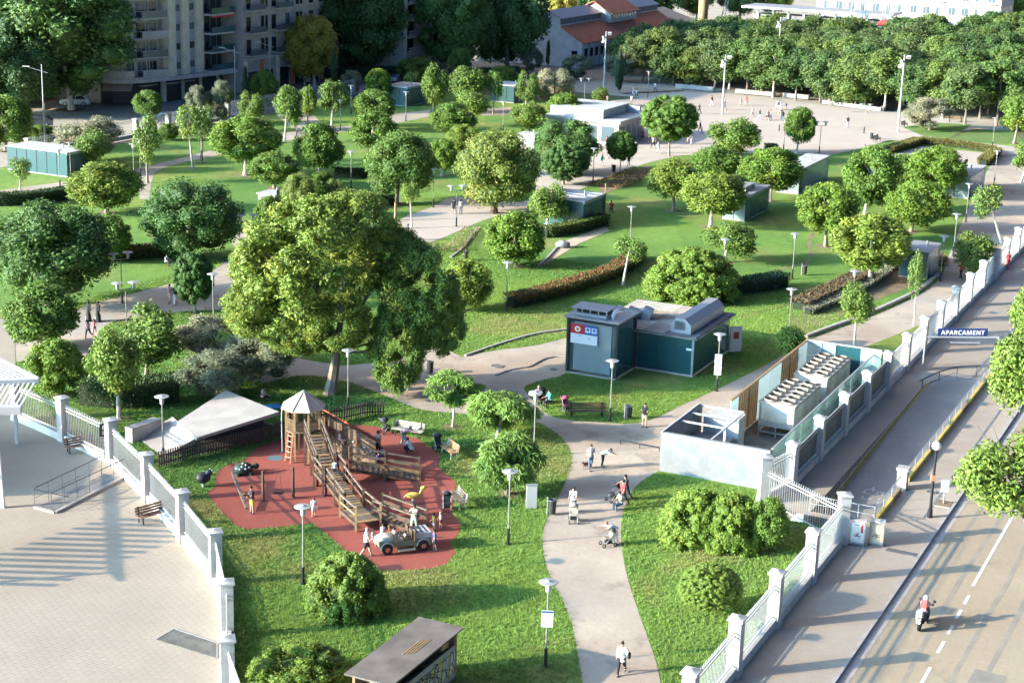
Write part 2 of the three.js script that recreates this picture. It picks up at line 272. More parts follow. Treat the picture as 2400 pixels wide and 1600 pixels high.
// pavement along the road with its kerb, the ramp's opening cut out of it
const RF = [[40, -21.45], [91.3, -21.45], [91.3, -27], [95, -26.55], [300, -26.55]];
struct('pavement', sheet([...RF.map(p => W(...p)), W(300, -17.15), W(40, -17.15)], .012, [rampHole]), M.pave);
struct('kerb', slab([W(40, -17.15), W(300, -17.15), W(300, -16.95), W(40, -16.95)], -.13, .014), M.kerb);
struct('road', sheet([W(20, -17), W(320, -17), W(320, 14), W(20, 14)], -.12), M.asphalt);
{ // tyre-polished tracks, a patched trench and repaired squares
  const r = rnd(61), tr = worn([.235, .205, .165], [.31, .27, .215], 5, .85), pt = worn([.20, .18, .15], [.27, .24, .20], 3, .85);
  for (const v of [-15.55, -14.3, -12.2, -10.9]) { const a = [], b = []; for (let i = 0; i <= 40; i++) { const u = 55 + i * 4, o = .1 * Math.sin(i * .9 + v) + .05 * r(); a.push(W(u, v + o - .1 - .05 * r())); b.unshift(W(u, v + o + .1 + .05 * r())); } struct('tyre_track', sheet([...a, ...b], -.117), tr); }
  for (const [u, v, w, l] of [[73, -11.6, 1.6, 3.1], [101, -15.6, .9, 2.2], [90, -11.2, .5, 9]]) struct('road_patch', sheet([W(u, v), W(u + l, v + .1), W(u + l - .1, v + w), W(u - .1, v + w - .1)], -.1145), pt);
}
{ // gutter strip and lane markings
  struct('gutter', sheet([W(40, -16.95), W(300, -16.95), W(300, -16.45), W(40, -16.45)], -.114), M.kerb);
  const line = (u0, u1, v, w = .085) => struct('lane_marking', sheet([W(u0, v - w), W(u1, v - w), W(u1, v + w), W(u0, v + w)], -.112), M.roadPaint);
  line(86, 103.5, -13.6); line(106, 135, -13.75); for (const [a, b] of [[62, 70.4], [71.5, 75.2], [76.9, 78.4], [79.3, 80.5], [81.4, 82.6], [83.4, 84.7]]) line(a, b, -13.35 - (a - 62) * .008);
}
{ // the car park's ramp, sinking towards the near end
  const d = u => u > 125 ? 0 : -Math.pow((126 - u) / 34, 1.4) * 1.05, fl = [], uvs = [], N = 24;
  for (let i = 0; i < N; i++) { const a = 90.2 + i * (127 - 90.2) / N, b = 90.2 + (i + 1) * (127 - 90.2) / N, p = [W(a, -24.3, d(a) - .01), W(a, -20.5, d(a) - .01), W(b, -24.3, d(b) - .01), W(b, -20.5, d(b) - .01)]; for (const j of [0, 1, 2, 2, 1, 3]) { fl.push(p[j].x, p[j].y, p[j].z); uvs.push(p[j].x, p[j].z); } }
  const g = new THREE.BufferGeometry(); g.setAttribute('position', new THREE.Float32BufferAttribute(fl, 3)); g.setAttribute('uv', new THREE.Float32BufferAttribute(uvs, 2)); g.computeVertexNormals(); struct('ramp_road', g, M.rampRoad);
  const wall = new MB(); wall.bar(W(92, -24.5, -1.3), W(122, -24.5, -1.3), .3, 2.6); wall.bar(W(122, -24.5, -.4), W(126, -23.2, -.4), .3, .8); wall.bar(W(92, -20.45, -1.3), W(127.6, -20.45, -1.3), .28, 2.6); struct('ramp_wall', wall.out(), M.concreteDark);
  const ye = new MB(); for (let i = 0; i < 16; i++) { const a = 92 + i * 2, b = a + 2; ye.bar(W(a, -24.18, d(a) + .01), W(b, -24.18, d(b) + .01), .16, .02); } struct('ramp_line', ye.out(), M.yellowPaint);
  // worn lettering on the ramp floor: too faded to read, a few pale strokes
  const st = new MB(), r = rnd(5); for (let i = 0; i < 26; i++) { const u = 97.2 + r() * 2.4, v = -22.9 + r() * 1.6, o = r() < .5; st.bar(W(u, v, d(u) + .004), W(u + (o ? .45 : .03), v + (o ? .02 : .28), d(u + .2) + .006), .07, .006); } struct('road_marking', st.out(), M.roadPaint);
  const tun = new MB(); tun.box(5, .1, 4.2, 0, -2.6, 0); const t = tun.out(); t.applyMatrix4(new THREE.Matrix4().makeRotationY(-YAW).setPosition(W(89.5, -22.4))); struct('ramp_floor', t, M.concreteDark);
}

// ---------- buildings ----------
// axis-aligned with the park: a frame whose -z runs along u and whose +x runs along v
const PT = -YAW;
const loc = (u, v, u0, v0, y = 0) => V(v - v0, y, -(u - u0));            // (u, v) in a thing that stands at (u0, v0)
function frame(name, label, cat, u, v, group) { return thing(name, label, cat, W(u, v), PT, group); }
// box between two corners in u, v inside a frame at (u0, v0)
MB.prototype.uv = function (u0, u1, v0, v1, y0, y1, ou, ov) { return this.box(Math.abs(v1 - v0), y1 - y0, Math.abs(u1 - u0), (v0 + v1) / 2 - ov, y0, -((u0 + u1) / 2 - ou)); };
{ // metro entrance
  const u0 = 114.3, v0 = -44.4, b = (...a) => new MB().uv(...a, u0, v0);
  const t = frame('metro_entrance', 'teal glass metro entrance with tall lift box and slatted grey roof', 'metro entrance', u0, v0);
  // lift box
  b(110.6, 114.2, -48.5, -44.5, 0, .12).build('plinth', M.kerb, t);
  const lf = new MB(); for (const [u, v] of [[110.65, -48.45], [110.65, -44.55], [114.2, -44.55], [114.2, -48.45]]) lf.uv(u - .09, u + .09, v - .09, v + .09, .12, 4.3, u0, v0);
  lf.uv(110.55, 114.3, -48.55, -48.35, 4.1, 4.3, u0, v0).uv(110.55, 114.3, -44.65, -44.45, 4.1, 4.3, u0, v0).uv(110.5, 110.72, -48.34, -44.66, 4.1, 4.3, u0, v0); lf.build('lift_frame', M.dark, t);
  b(110.68, 110.72, -48.0, -45.0, .3, 4.0).build('frosted_panel', M.glassPale, t);
  for (const [v1, v2] of [[-48.36, -48.04], [-44.96, -44.64]]) b(110.69, 110.72, v1, v2, .15, 4.1).build('glass_pane', M.glassTeal, t);
  b(110.8, 112.4, -44.62, -44.58, .15, 4.1).build('glass_pane', M.glassDark, t); b(112.5, 114.1, -44.62, -44.58, .15, 4.1).build('glass_pane', M.glassDark, t);
  b(110.8, 114.1, -48.42, -48.38, .15, 4.1).build('glass_pane', M.glassTeal, t);
  b(111, 114, -48, -45, .13, 4.05).build('lift_shaft', M.concreteDark, t);
  const lr = b(110.35, 114.5, -48.7, -44.3, 4.3, 4.42).build('lift_roof', M.galv, t);
  { const lv = new MB(); lv.uv(111.0, 112.5, -48.2, -45.6, 4.42, 4.62, u0, v0).uv(110.75, 112.7, -48.35, -45.45, 4.98, 5.04, u0, v0); for (const v of [-48.2, -47.55, -46.9, -46.25, -45.6]) lv.uv(111, 111.06, v - .04, v + .04, 4.62, 4.98, u0, v0); lv.build('louvre', M.galv, lr); b(111.3, 112.4, -48.1, -45.7, 4.62, 4.9).build('louvre_core', M.black, lr); }
  const pc = new THREE.CatmullRomCurve3([loc(111.4, -45.2, u0, v0, 4.42), loc(111.4, -45.2, u0, v0, 4.75), loc(111.7, -44.95, u0, v0, 4.95), loc(112.1, -44.75, u0, v0, 4.9)]);
  new MB().geo(new THREE.TubeGeometry(pc, 12, .16, 10)).build('vent_pipe', M.steel, lr);
  // station sign: red and blue panel over a white one
  const sg = print(512, 384, (c, w, h) => { c.fillStyle = '#e8e8ea'; c.fillRect(0, 0, w, h); c.fillStyle = '#c8202c'; c.fillRect(0, 0, 262, 190); c.fillStyle = '#2f5f9e'; c.fillRect(262, 0, 250, 190); c.fillStyle = '#fff'; c.beginPath(); c.arc(131, 95, 56, 0, 7); c.fill(); c.fillStyle = '#e0a23a'; for (let i = 0; i < 8; i++) { c.beginPath(); c.ellipse(131 + 26 * Math.cos(i * .785), 95 + 26 * Math.sin(i * .785), 16, 9, i * .785, 0, 7); c.fill(); } c.fillStyle = '#c8202c'; c.beginPath(); c.arc(131, 95, 11, 0, 7); c.fill(); c.fillStyle = '#e9eef6'; for (const x of [282, 400]) { c.fillRect(x, 45, 92, 100); } c.fillStyle = '#2f5f9e'; c.fillRect(300, 60, 56, 48); c.fillRect(300, 116, 14, 14); c.fillRect(342, 116, 14, 14); c.fillRect(418, 60, 56, 48); c.fillRect(412, 120, 68, 8); c.fillStyle = '#5b6470'; c.fillRect(170, 225, 40, 8); c.fillRect(340, 250, 34, 12); c.fillRect(344, 268, 26, 6); });
  const sb = b(110.52, 110.6, -48.2, -46.05, 2.4, 3.85).build('sign_board', M.whiteClean, t); const sf = mesh('sign_face', face(2.15, 1.45), sg, sb); sf.position.copy(loc(110.515, -47.125, u0, v0, 3.125));
  // main hall
  b(114.35, 122.6, -47.6, -39.9, 0, .14).build('plinth', M.kerb, t);
  b(114.6, 122.3, -47.3, -40.15, .14, 2.85).build('core', M.concreteDark, t);
  for (let i = 0; i < 3; i++) b(114.4, 114.46, -44.3 + i * 1.46, -42.86 + i * 1.46, .15, 2.9).build('glass_pane', i === 2 ? M.glassDark : M.glassDark, t);
  for (let i = 0; i < 5; i++) b(114.5 + i * 1.62, 116.08 + i * 1.62, -39.98, -39.92, .15, 2.9).build('glass_pane', i < 3 ? M.glassDark : M.glassTeal, t);
  b(114.36, 114.48, -40.06, -39.9, .15, 2.9).build('corner_post', M.glassPale, t);
  b(114.38, 114.4, -40.5, -40.1, 2.0, 2.15).build('notice', M.signWhite, t);
  const rf = b(114.1, 122.9, -47.9, -39.6, 2.9, 3.04).build('roof', M.concreteDark, t); const slatM = [worn([.30, .25, .21], [.40, .345, .295], 2), worn([.34, .29, .25], [.44, .385, .33], 2), worn([.15, .12, .07], [.36, .30, .23], 1.2)];
  for (let i = 0; i < 17; i++) { const u = 114.3 + i * .505; for (const [a, c, k] of [[-47.8, -45.9, 0], [-45.88, -43.9, i > 5 && i < 12 ? 2 : 1], [-43.88, -42.2, i > 7 && i < 10 ? 2 : 0]]) new MB().uv(u, u + .36, a, c, 3.05, 3.12 + .006 * ((i * 7 + k) % 3), u0, v0).build('roof_slat', slatM[k], rf); }
  b(114.2, 122.8, -40.05, -39.72, 3.05, 3.09).build('gutter', M.concreteDark, rf);
  { // long vent hood with a six-sided section
    const s = new THREE.Shape([[0, 0], [0, .55], [.35, 1.12], [1.1, 1.12], [1.62, .62], [1.62, 0]].map(p => new THREE.Vector2(p[0], p[1])));
    const g = new THREE.ExtrudeGeometry(s, { depth: 7.4, bevelEnabled: false }); g.applyMatrix4(new THREE.Matrix4().makeTranslation(-42.05 - v0, 3.05, -(122.4 - u0))); mesh('vent_hood', g, M.galv, rf);
    b(115.0, 115.04, -41.75, -40.9, 3.3, 3.95).build('hood_hatch', M.whiteWall, rf);
  }
  for (const [u, v, a] of [[115.6, -47.3, .35], [116.9, -46.6, -.25], [117.6, -45.6, .2]]) { const d = new MB(); d.box(1.5, .5, 1.1, v - v0, 3.2, -(u - u0), 0, 0, a); d.box(.7, .9, .9, v - v0 + .7, 3.05, -(u - u0) + .1, .2, 0, -.3); d.build('air_duct', M.galv, rf); }
}
{ // white plant yard with two chillers, beside the ramp
  const u0 = 94, v0 = -31, b = (...a) => new MB().uv(...a, u0, v0);
  const t = frame('chiller_yard', 'white walled plant yard with glazed screens beside the car park ramp', 'plant yard', u0, v0);
  b(94, 94.25, -34.6, -27.55, 0, 2.55).build('front_wall', M.whiteWall, t);
  b(94.26, 100.6, -34.6, -34.42, 0, 2.5).build('side_wall', M.whiteWall, t);
  b(94.26, 118.6, -34.4, -27.5, .015, .06).build('yard_floor', M.concreteDark, t);
  { const f = new MB(); f.uv(94, 100.8, -34.62, -34.5, 2.51, 2.6, u0, v0).uv(100.7, 100.82, -34.6, -31.4, 2.4, 2.52, u0, v0).uv(97, 97.12, -34.5, -31.4, 2.4, 2.5, u0, v0).uv(98.9, 99.0, -34.5, -31.4, 2.4, 2.5, u0, v0).uv(94.3, 100.8, -31.5, -31.4, 2.42, 2.52, u0, v0); for (const [u, v] of [[100.75, -31.45], [100.75, -34.4], [97, -31.45]]) f.uv(u - .07, u + .07, v - .07, v + .07, 0, 2.42, u0, v0); f.build('white_frame', M.whiteClean, t); }
  b(94.4, 99.4, -34.2, -31.6, 1.0, 1.12).build('cover_slab', M.whiteWall, t);
  b(99.6, 100.9, -33.8, -31.4, .06, 2.3).build('white_cabinet', M.white, t);
  new MB().bar(loc(95, -30.6, u0, v0, .5), loc(95, -27.8, u0, v0, .5), .3, .3, 10).bar(loc(96.2, -31, u0, v0, .45), loc(96.2, -27.8, u0, v0, .45), .22, .22, 10).bar(loc(97.6, -31, u0, v0, .6), loc(97.6, -28.2, u0, v0, .6), .26, .26, 10).bar(loc(98, -28.2, u0, v0, .6), loc(103.6, -28.1, u0, v0, .6), .2, .2, 8).build('pipe', M.galv, t);
  for (let i = 0; i < 4; i++) b(94.7 + i * .5, 94.9 + i * .5, -31.2, -27.7, .9, 1.0).build('louvre_blade', M.galv, t);
  // west screen: panels of pale glass and of copper-coloured slats
  const cu = worn([.26, .20, .12], [.36, .28, .18], 1.5, .5);
  for (const [a, c, m] of [[101.0, 102.6, 0], [102.6, 104.7, 1], [104.7, 106.7, 1], [106.7, 109.4, 0], [109.4, 112.0, 0], [112.0, 113.9, 1], [113.9, 116.0, 1], [116.0, 118.4, 2]]) {
    if (m === 1) { const p = b(a + .03, c - .03, -32.52, -32.46, .1, 2.95).build('slatted_panel', M.amber, t); for (let i = 0; i < 5; i++) { const u = a + .15 + i * (c - a - .3) / 4; b(u - .05, u + .05, -32.455, -32.4, .1, 2.93).build('slat', cu, p); } }
    else b(a + .03, c - .03, -32.5, -32.47, .1, 2.95).build('glass_panel', M.frost, t);
    b(c - .04, c + .02, -32.56, -32.53, 0, 3.0).build('post', M.whiteClean, t);
  }
  b(101, 118.5, -32.6, -32.44, 2.97, 3.05).build('top_rail', M.woodPale, t);
  [[-32.5, -31.4], [-31.4, -30.35], [-30.35, -28.4], [-28.4, -26.95]].forEach(([a, c], i) => { const p = b(118.35, 118.38, a + .03, c - .03, .1, 2.95).build('glass_panel', i === 3 ? M.frost : i === 2 ? M.glassDark : M.glassPale, t); b(118.3, 118.42, c - .03, c + .03, 0, 3.0).build('post', M.whiteClean, t); if (i < 2) b(118.29, 118.33, a + .05, c - .05, 1.9, 1.97).build('crossbar', M.whiteClean, p); });
  b(118.28, 118.45, -32.6, -26.9, 2.99, 3.07).build('top_rail', M.whiteClean, t);
  for (let i = 0; i < 8; i++) b(94.3 + i * 3.0, 97.26 + i * 3.0, -27.52, -27.49, 1.0, 2.6).build('glass_panel', M.glassClear, t);
  b(94.2, 118.5, -27.6, -27.42, 0, 1.0).build('side_wall', M.whiteWall, t);
  b(94.2, 118.5, -27.56, -27.45, 2.6, 2.68).build('top_rail', M.galv, t);
  // chillers
  const fanG = new THREE.CylinderGeometry(.41, .44, .12, 18, 1, true), hubG = new THREE.CylinderGeometry(.4, .4, .015, 18);
  const ring = new THREE.MeshStandardMaterial({ color: col(.40, .34, .25), roughness: .7, side: THREE.DoubleSide });
  const c0 = frame('chiller', 'nearer white rooftop style chiller with two rows of fans in plant yard', 'chiller', 103.8, -31.4);
  const cb = (...a) => new MB().uv(...a, 103.8, -31.4);
  { const f = new MB(); for (const u of [103.85, 106.8, 109.75]) for (const v of [-31.35, -30.2, -29.05]) f.uv(u - .05, u + .05, v - .05, v + .05, .06, .75, 103.8, -31.4); f.uv(103.8, 109.8, -31.4, -31.3, .3, .42, 103.8, -31.4).uv(103.8, 109.8, -29.1, -29, .3, .42, 103.8, -31.4).uv(103.8, 103.9, -31.28, -29.12, .3, .42, 103.8, -31.4); f.build('base_frame', M.galv, c0); }
  { const s = new MB(); for (let i = 0; i < 4; i++) s.bar(loc(104.2 + i * 1.4, -30.6, 103.8, -31.4, .5), loc(105.4 + i * 1.4, -30.0, 103.8, -31.4, .55), .34, .34, 10); s.build('compressor', M.concreteDark, c0); }
  cb(103.8, 109.8, -31.4, -29.0, .76, 2.36).build('housing', worn([.34, .32, .285], [.42, .40, .36], 3, .6), c0);
  for (let i = 0; i < 6; i++) cb(103.9 + i * .98, 104.84 + i * .98, -28.985, -28.95, .85, 2.25).build('side_panel', i % 2 ? worn([.32, .30, .26], [.42, .39, .34], 1) : worn([.26, .25, .23], [.36, .34, .30], 1), c0);
  cb(103.75, 109.85, -31.45, -28.93, 2.365, 2.43).build('top_plate', worn([.38, .34, .28], [.46, .41, .34], 2), c0);
  for (let i = 0; i < 6; i++) for (const v of [-30.83, -29.56]) { const p = loc(104.35 + i * .98, v, 103.8, -31.4, 2.51); const f = mesh('fan_ring', fanG, ring, c0); f.position.copy(p); const h = mesh('fan', hubG, M.dark, f); h.position.y = -.045; }
  again(c0, 'farther white chiller with two rows of fans at yard end', W(111.4, -31.35), PT);
}
{ // glass kiosks over the underground station
  function kiosk(name, label, cat, near, h, lu, lv, glass, o = {}) {
    const [u0, v0] = UVof(near), t = frame(name, label, cat, u0, v0), b = (...a) => new MB().uv(...a, u0, v0);
    b(u0, u0 + lu, v0 - lv, v0, .01, .12).build('plinth', M.kerb, t);
    b(u0 + .12, u0 + lu - .12, v0 - lv + .12, v0 - .12, .12, h - .12).build('core', o.core ?? M.concreteDark, t);
    const nu = Math.max(1, Math.round(lu / 1.6)), nv = Math.max(1, Math.round(lv / 1.6));
    for (let i = 0; i < nu; i++) b(u0 + i * lu / nu + .02, u0 + (i + 1) * lu / nu - .02, v0 - .05, v0 - .01, .12, h - .1).build('glass_pane', o.right ?? glass, t);
    for (let i = 0; i < nv; i++) b(u0 + .01, u0 + .05, v0 - lv + i * lv / nv + .02, v0 - lv + (i + 1) * lv / nv - .06, .12, h - .1).build('glass_pane', glass, t);
    const r = b(u0 - .12, u0 + lu + .12, v0 - lv - .12, v0 + .12, h - .1, h).build('roof', o.roof ?? M.galv, t);
    if (o.ribs) for (let i = 0; i < o.ribs; i++) b(u0 + lu * (i + .5) / o.ribs - .03, u0 + lu * (i + .5) / o.ribs + .03, v0 - lv, v0, h + .002, h + .05).build('roof_rib', M.galv, r);
    new MB().uv(u0 - .06, u0 + lu + .06, v0 + .015, v0 + .06, h - .34, h - .12, u0, v0).build('fascia', M.galv, t); new MB().uv(u0 + .3, u0 + 1.25, v0 - .005, v0 + .03, .12, 2.15, u0, v0).build('door', M.windowGrey, t); new MB().cyl(.09, .09, .5, -(lv * .3), h, -(lu * .6), 8).build('vent_pipe', M.galv, r); new MB().uv(u0 + lu - .06, u0 + lu, v0 + .01, v0 + .07, 0, h - .35, u0, v0).build('downpipe', M.concrete, t);
    if (o.box) b(u0 + lu * .3, u0 + lu * .7, v0 - lv * .8, v0 - lv * .35, h + .002, h + .55).build('roof_hatch', M.galv, r);
    return t;
  }
  kiosk('glass_kiosk', 'dark teal glass kiosk with ribbed grey roof beside the dry planted bed', 'kiosk', q(1, 1670, 1385, 2.9), 2.9, 5.6, 4.6, M.glassTeal, { ribs: 4, right: M.glassTeal });
  kiosk('glass_kiosk', 'pale glass kiosk with open hatch on roof among round trees', 'kiosk', q(2, 440, 1350, 2.8), 2.8, 8.2, 2.6, M.glassPale, { box: 1, right: M.glassTeal });
  kiosk('glass_kiosk', 'long pale glass kiosk with white sloping roof below the plaza', 'kiosk', q(2, 810, 1165, 3.0), 3.0, 12.2, 2.7, M.glassPale, { roof: M.white, right: M.glassPale });
  kiosk('glass_kiosk', 'grey glass kiosk with white roof beside the fence path, behind orange trees', 'kiosk', q(2, 1985, 1210, 2.8), 2.8, 9, 3.4, M.glassPale, { roof: M.white, right: M.glassPale });
  kiosk('glass_kiosk', 'small teal kiosk with overhanging grey roof beside the fence path', 'kiosk', q(5, 1700, 165, 2.7), 2.7, 4.6, 2.7, M.glassTeal, { right: M.glassPale });
  kiosk('glass_kiosk', 'teal glass kiosk with white roof near the west lawn edge', 'kiosk', q(0, 455, 1050, 2.9), 2.9, 4.2, 9, M.glassTeal, { roof: M.white, right: M.glassTeal });
  kiosk('white_hut', 'tiny white hut on the lawn left of the cloud pruned shrubs', 'hut', q(0, 1890, 1340, 1.7), 1.7, 2.4, 2.2, M.white, { roof: M.white, right: M.white });
  kiosk('white_hut', 'white roofed hut behind the thin trees near the street', 'hut', q(1, 450, 600, 3), 3, 6, 4, M.glassTeal, { roof: M.white });
  kiosk('white_hut', 'white roofed shelter behind the sparse tree, near the far lawn', 'hut', q(1, 1190, 590, 2.8), 2.8, 5, 4, M.glassTeal, { roof: M.white });
  kiosk('white_hut', 'small white roof showing between the yellow cloud tree and dry thicket', 'hut', q(1, 1330, 930, 2.0), 2.0, 2.4, 2.6, M.white, { roof: M.white });
  // big white pavilion on the plaza
  const u0 = 214, v0 = -87.5, t = frame('white_pavilion', 'white pavilion with stepped flat roof on the plaza', 'pavilion', u0, v0), b = (...a) => new MB().uv(...a, u0, v0);
  b(214, 223.5, -98, -87.4, .02, 2.9).build('walls', M.greyWall, t); b(213.6, 224, -98.5, -87, 2.9, 3.3).build('eaves', M.white, t);
  b(214.6, 224, -98, -90, 3.3, 4.5).build('upper_roof', M.white, t); b(223, 223.6, -89.8, -88, 3.32, 4.3).build('roof_unit', M.galv, t);
  for (let i = 0; i < 4; i++) b(213.95, 214.02, -97.4 + i * 2.5, -95.6 + i * 2.5, .3, 2.4).build('window', M.windowGrey, t);
  for (let i = 0; i < 4; i++) b(214.6 + i * 2.2, 216.2 + i * 2.2, -87.42, -87.36, .1, 2.4).build('door', M.windowGrey, t);
}
{ // apartment block on the street corner
  const u0 = 211.6, v0 = -161, t = frame('apartment_block', 'grey apartment block with curved balconies and cream pilasters', 'apartment building', u0, v0), b = (...a) => new MB().uv(...a, u0, v0);
  const lv = [3.87, 6.79, 9.7, 12.65, 15.5, 18.4, 21.3, 24.2];
  const edge = [[202.6, -168.5], [203.2, -165.8], [204.6, -163.6], [207, -162.4], [211.6, -161.2]], back = [[211.6, -162.9], [207, -164.0], [205.8, -165.0], [204.7, -166.6], [204.4, -168.6]];
  const P2 = (a, y0, y1) => { const s = new THREE.Shape(a.map(([u, v]) => new THREE.Vector2(v - v0, u - u0))); return new THREE.ExtrudeGeometry(s, { depth: y1 - y0, bevelEnabled: false }).rotateX(-Math.PI / 2).translate(0, y0, 0); };
  mesh('walls', P2([...back, [204.4, -186], [227, -186], [227, -162.2], [211.6, -162.2]], 0.02, 26.5), M.greyWall, t); b(212, 226.9, -162.19, -162.1, .03, 3.29).build('dark_shopfront', M.dark, t); mesh('dark_shopfront', P2([...back.map(([u, v]) => [u, v + .12]), [204.5, -168.7], [204.8, -166.7], [205.9, -165.1], [207, -164.1], [211.6, -163]], .03, 3.29), M.dark, t);
  mesh('canopy', P2([[202.2, -172], ...edge.map(([u, v]) => [u, v + .3]), [226.8, -158.9], [226.8, -162.3], [211.6, -162.4], ...back, [204.3, -172]], 3.3, 3.86), M.concrete, t);
  b(188, 204.3, -192, -180, .02, 15).build('rear_wing', M.greyWall, t); for (let i = 0; i < 4; i++) b(188.4 + i * 4, 191.9 + i * 4, -179.99, -179.9, .1, 3.2).build('shop_window', M.window, t); for (let k = 1; k < 5; k++) for (let i = 0; i < 5; i++) b(189 + i * 3, 190.3 + i * 3, -179.99, -179.92, k * 3 + .8, k * 3 + 2.4).build('window', M.window, t);
  for (let i = 0; i < 4; i++) b(211 + i * 4.6, 211.35 + i * 4.6, -161.9, -161.5, 0, 3.3).build('column', M.concrete, t);
  for (let k = 0; k < lv.length; k++) {
    const y = lv[k], top = k < lv.length - 1 ? lv[k + 1] : 27;
    mesh('balcony_slab', P2([...edge, ...back], y, y + .22), M.concrete, t);
    { // balcony parapets: bent fronts, pale end wall lit by the sun
      for (let i = 0; i < edge.length - 1; i++) { const a = loc(...edge[i], u0, v0, y + .72), c = loc(...edge[i + 1], u0, v0, y + .72); new MB().bar(a, i !== 2 ? c : a.clone().lerp(c, .45), .08, .95).build('parapet', k % 2 ? M.windowGrey : M.greyWall, t); }
      new MB().bar(loc(208.4, -162.2, u0, v0, y + .75), loc(210.2, -163.3, u0, v0, y + .75), .1, 1.02).build('balcony_screen', M.white, t);
      const rl = new MB(); for (let i = 0; i < edge.length - 1; i++) rl.bar(loc(...edge[i], u0, v0, y + 1.24), loc(...edge[i + 1], u0, v0, y + 1.24), .06); rl.build('hand_rail', M.galv, t);
      new MB().bar(loc(204.3, -164.1, u0, v0, y + .2), loc(204.3, -164.1, u0, v0, top), .14).bar(loc(208.2, -162.15, u0, v0, y + .2), loc(208.2, -162.15, u0, v0, top), .12).build('balcony_post', M.white, t);
      for (const [u, v, w] of [[206.4, -164.25, 1.1], [208.2, -163.68, 1.5], [210.2, -163.2, 1.6]]) { const g = new MB(); g.box(w, 2.1, .08, 0, 0, 0); const m = g.build('window', [M.window, M.windowGrey, M.glassTeal][(k + Math.round(u)) % 3], t); m.position.copy(loc(u, v + .06, u0, v0, y + .25)); m.rotation.y = Math.atan2(1, .28) ; const s = new MB(); s.box(.07, 2.14, .1, 0, 0, .01).box(w + .1, .08, .1, 0, 2.1, .01); s.build('frame', M.white, m); }
    }
    // stair strip between pilasters
    for (const [a, c] of [[213.3, 215], [216.7, 218.6]]) { b(a, c, -161.5, -161.35, y, y + (k ? .95 : .95)).build('spandrel', worn([.36, .36, .36], [.44, .44, .43], 3), t); const w = b(a, c, -161.46, -161.4, y + .96, y + 1.95).build('window', (k + (a > 215)) % 2 ? M.windowGrey : M.glassTeal, t); if (k === 1) for (let i = 0; i < 3; i++) b(a + .1 + i * .52, a + .48 + i * .52, -161.38, -161.34, y + 1.0, y + 1.9).build('pane', M.black, w); b(a, c, -161.5, -161.36, y + 1.96, top).build('spandrel', worn([.33, .33, .34], [.42, .42, .42], 3), t); }
    // recessed balconies of the right wing
    b(220.45, 226.6, -161.6, -159.3, y - .05, y + .2).build('balcony_slab', M.concrete, t);
    b(220.45, 226.6, -159.38, -159.3, y + .2, y + 1.15).build('parapet', k % 2 ? M.glassDark : M.glassTeal, t);
    if (k === 3) b(220.5, 226.4, -159.5, -159.2, y - .32, y - .06).build('red_awning', M.redPaint, t);
    b(220.5, 226.6, -162.1, -162.0, y + .2, top - .2).build('window', M.window, t);
    for (const u of [222, 223.6, 225.2]) b(u, u + .08, -162.0, -161.96, y + .2, top - .2).build('frame', M.galv, t);
  }
  for (const [a, c] of [[211.6, 213.3], [215, 216.7], [218.6, 220.4]]) b(a, c, -162.3, -160.9, 3.88, 26.5).build('pilaster', M.cream, t);
  b(204, 227.4, -186, -160.4, 26.5, 27).build('roof', M.concrete, t);
  const aw = new MB(); aw.box(4.4, .08, 2.2, 0, 0, 0, 0, .35, 0); const am = aw.build('awning', M.sand, t); { const ap = q(0, 805, 602, 2.7), [au, av] = UVof(ap); am.position.copy(loc(au, av, u0, v0, 2.7)); am.rotation.y = .5; }
  for (const [u, w] of [[206, 3.4], [210.5, 3], [214.6, 2.6]]) { b(u, u + w, -161.3 - (211 - Math.min(u, 211)) * .25, -160.3 - (211 - Math.min(u, 211)) * .25, 2.85, 2.93).build('awning', M.sand, t); }
}
{ // older grey building next to it
  const u0 = 227.2, v0 = -158.4, t = frame('old_building', 'old grey brown building with tall dark windows, beside the apartment block', 'building', u0, v0), b = (...a) => new MB().uv(...a, u0, v0);
  b(227.3, 262, -178, -158.4, .02, 22).build('walls', worn([.37, .31, .26], [.48, .41, .35], 6), t);
  b(227.3, 262, -158.39, -157.9, 5.1, 5.5).build('cornice', M.concrete, t); b(227.3, 262, -178.2, -157.8, 22, 22.6).build('roof', M.concrete, t);
  const f = [5.7, 9.3, 12.9, 16.5];
  f.forEach((y, k) => { for (let i = 0; i < 9; i++) { const u = 228.4 + i * 3.6 + (i % 2 ? .5 : 0); const w = b(u, u + (i % 3 === 1 ? 1.9 : 1.15), -158.38, -158.3, y + .4, y + 2.7).build('window', i % 4 === 3 ? M.windowGrey : M.window, t); const s = new MB().uv(u - .1, u + (i % 3 === 1 ? 2 : 1.25), -158.36, -158.2, y + .26, y + .38, u0, v0); s.build('sill', M.concrete, w); if (i % 3 === 1) b(u + .88, u + 1.02, -158.29, -158.24, y + .4, y + 2.7).build('frame', M.greyWall, w); }
    for (const a of [228, 236]) { b(a, a + 4.6, -158.38, -157.3, y + .02, y + .2).build('balcony_slab', M.concrete, t); b(a, a + 4.6, -157.36, -157.3, y + .2, y + 1.1).build('railing', M.rail, t); } });
  for (let i = 0; i < 7; i++) b(228.6 + i * 4.6, 231.2 + i * 4.6, -158.38, -158.3, .1, 3.2).build('shop_window', M.window, t);
  for (let i = 0; i < 8; i++) b(227.6 + i * 4.6, 228.3 + i * 4.6, -158.39, -158.1, .05, 5).build('pier', i % 2 ? M.redTile : M.cream, t);
  const aw = b(238.5, 245, -158, -156.2, 3.35, 3.45).build('awning', M.galv, t); for (let i = 0; i < 5; i++) b(238.6 + i * 1.3, 239.3 + i * 1.3, -157.9, -156.1, 3.455, 3.47).build('awning_stripe', M.whiteClean, aw);
}
